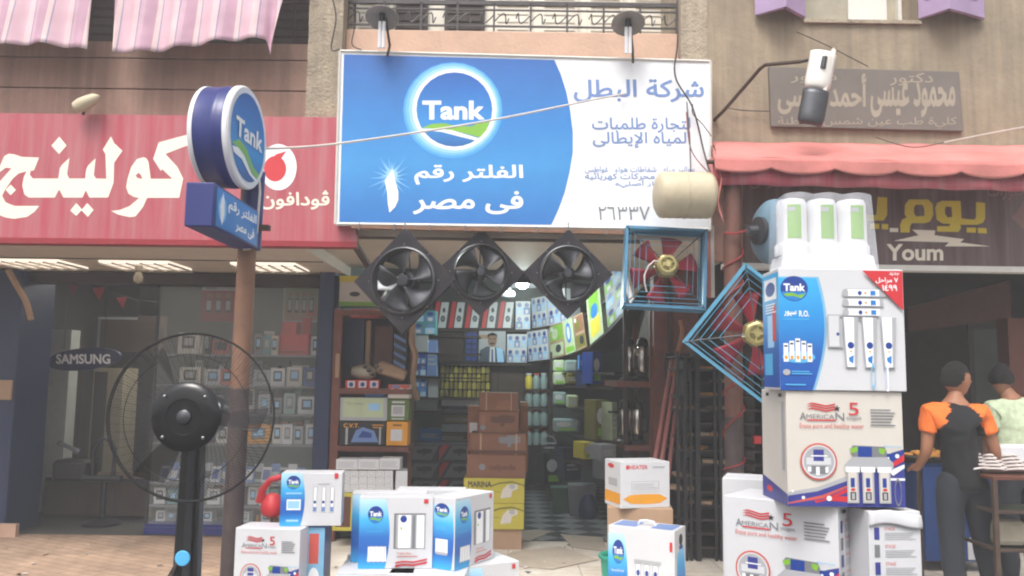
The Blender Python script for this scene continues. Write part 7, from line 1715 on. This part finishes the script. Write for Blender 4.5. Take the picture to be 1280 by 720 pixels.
    for s in ('l', 'r'):
        a, t = Vector(J['an_' + s]), Vector(J['toe_' + s]); mb = MB(); d = (t - a); d.z = 0; d.normalize(); n_ = Vector((-d.y, d.x, 0))
        base = Vector((a.x, a.y, 0)) - d * .06
        mb.grid(lambda u, v: base + d * (.27 * u) + n_ * (.048 * math.sin(math.pi * min(1, .12 + u * .86)) ** .5 * math.cos(math.pi * 2 * v)) + Vector((0, 0, (.05 + .05 * math.cos(min(1, u * 1.2) * math.pi) ** 1) * (1 + math.sin(2 * math.pi * v)) / 2 + .02 * (1 + math.sin(2 * math.pi * v)) / 2)), 12, 16)
        mb.build('shoe', M('black'), root, world=False)
    return root
# man in the orange sleeved shirt, back to us, head turned to his right-hand neighbour
q = P(1205, 597, 6.0); sc = 1.0
f1 = Vector((P(1200, 600, 6.05).x, 6.05, 0))
hz = P(1203, 455, 6.05).z          # top of the head
L = hz / 1.78
def sp(x, y, z): return (x * L, y * L, z * L)
pose1 = {'pelvis': sp(.02, 0, .95), 'waist': sp(.015, .0, 1.1), 'chest': sp(.0, .01, 1.27), 'upper': sp(-.01, .015, 1.44), 'neck': sp(-.0, .02, 1.53), 'head': sp(.01, .03, 1.6), 'headc': sp(.02, .03, 1.665),
         'sh_l': sp(-.19, .02, 1.42), 'el_l': sp(-.225, .02, 1.14), 'wr_l': sp(-.21, .2, 1.0), 'palm_l': sp(-.2, .28, 1.0),
         'sh_r': sp(.17, .0, 1.42), 'el_r': sp(.26, -.02, 1.14), 'wr_r': sp(.32, .12, 1.0), 'palm_r': sp(.36, .18, .98),
         'hip_l': sp(-.08, 0, .88), 'knee_l': sp(-.07, .02, .5), 'an_l': sp(-.05, .0, .09), 'toe_l': sp(-.07, .15, .03),
         'hip_r': sp(.11, 0, .88), 'knee_r': sp(.17, .03, .5), 'an_r': sp(.24, .0, .09), 'toe_r': sp(.27, .14, .03)}
person('person from behind in a black shirt with orange sleeves, head turned sideways', f1, 0, pose1, 'shirt_black', 'jeans', R(98), 'shirt_orange', .52)
f2 = Vector((P(1272, 600, 6.7).x, 6.7, 0)); L = P(1258, 455, 6.7).z / 1.78
pose2 = {k: v for k, v in pose1.items()}
pose2 = {'pelvis': sp(.02, .0, .95), 'waist': sp(.02, .0, 1.1), 'chest': sp(.02, .01, 1.27), 'upper': sp(.01, .02, 1.44), 'neck': sp(-.02, .03, 1.53), 'head': sp(-.05, .05, 1.6), 'headc': sp(-.06, .06, 1.655),
         'sh_l': sp(-.16, .02, 1.42), 'el_l': sp(-.2, .04, 1.14), 'wr_l': sp(-.12, .22, 1.02), 'palm_l': sp(-.08, .29, 1.0),
         'sh_r': sp(.2, .0, 1.42), 'el_r': sp(.26, .02, 1.14), 'wr_r': sp(.22, .22, 1.0), 'palm_r': sp(.2, .29, 1.0),
         'hip_l': sp(-.08, 0, .88), 'knee_l': sp(-.09, .02, .5), 'an_l': sp(-.1, .0, .09), 'toe_l': sp(-.12, .15, .03),
         'hip_r': sp(.1, 0, .88), 'knee_r': sp(.12, .03, .5), 'an_r': sp(.12, .0, .09), 'toe_r': sp(.14, .14, .03)}
person('person in a pale green shirt bending towards the bakery counter, cut by the right edge', f2, 0, pose2, 'shirt_green', 'jeans', R(150), None, .6, R(12))

# ------------------------------------------------------------------ grit and scraps on the ground
rg = random.Random(21); mb = MB()
for k in range(170):
    x, y = rg.uniform(-5.5, 3.5), rg.uniform(5.7, 8.3); r_ = rg.uniform(.006, .03) * (1 if k % 9 else 1.8); a = rg.random() * 6.28
    pts = [(x + r_ * math.cos(a + t) * rg.uniform(.6, 1.2), y + r_ * math.sin(a + t) * rg.uniform(.6, 1.2), .004 + rg.uniform(0, .012)) for t in (0, 1.5, 3.0, 4.5)]
    mb.add(pts + [(p[0], p[1], p[2] + .003) for p in pts], [[0, 1, 2, 3], [7, 6, 5, 4], [0, 4, 5, 1], [1, 5, 6, 2], [2, 6, 7, 3], [3, 7, 4, 0]], k % 4)
go = mb.build('litter', [M('card_tan'), M('paper'), M('p_midgrey'), M('wood_dark')], None, smooth=0); go['kind'] = 'stuff'; go['label'] = 'paper scraps and grit scattered over the paving'
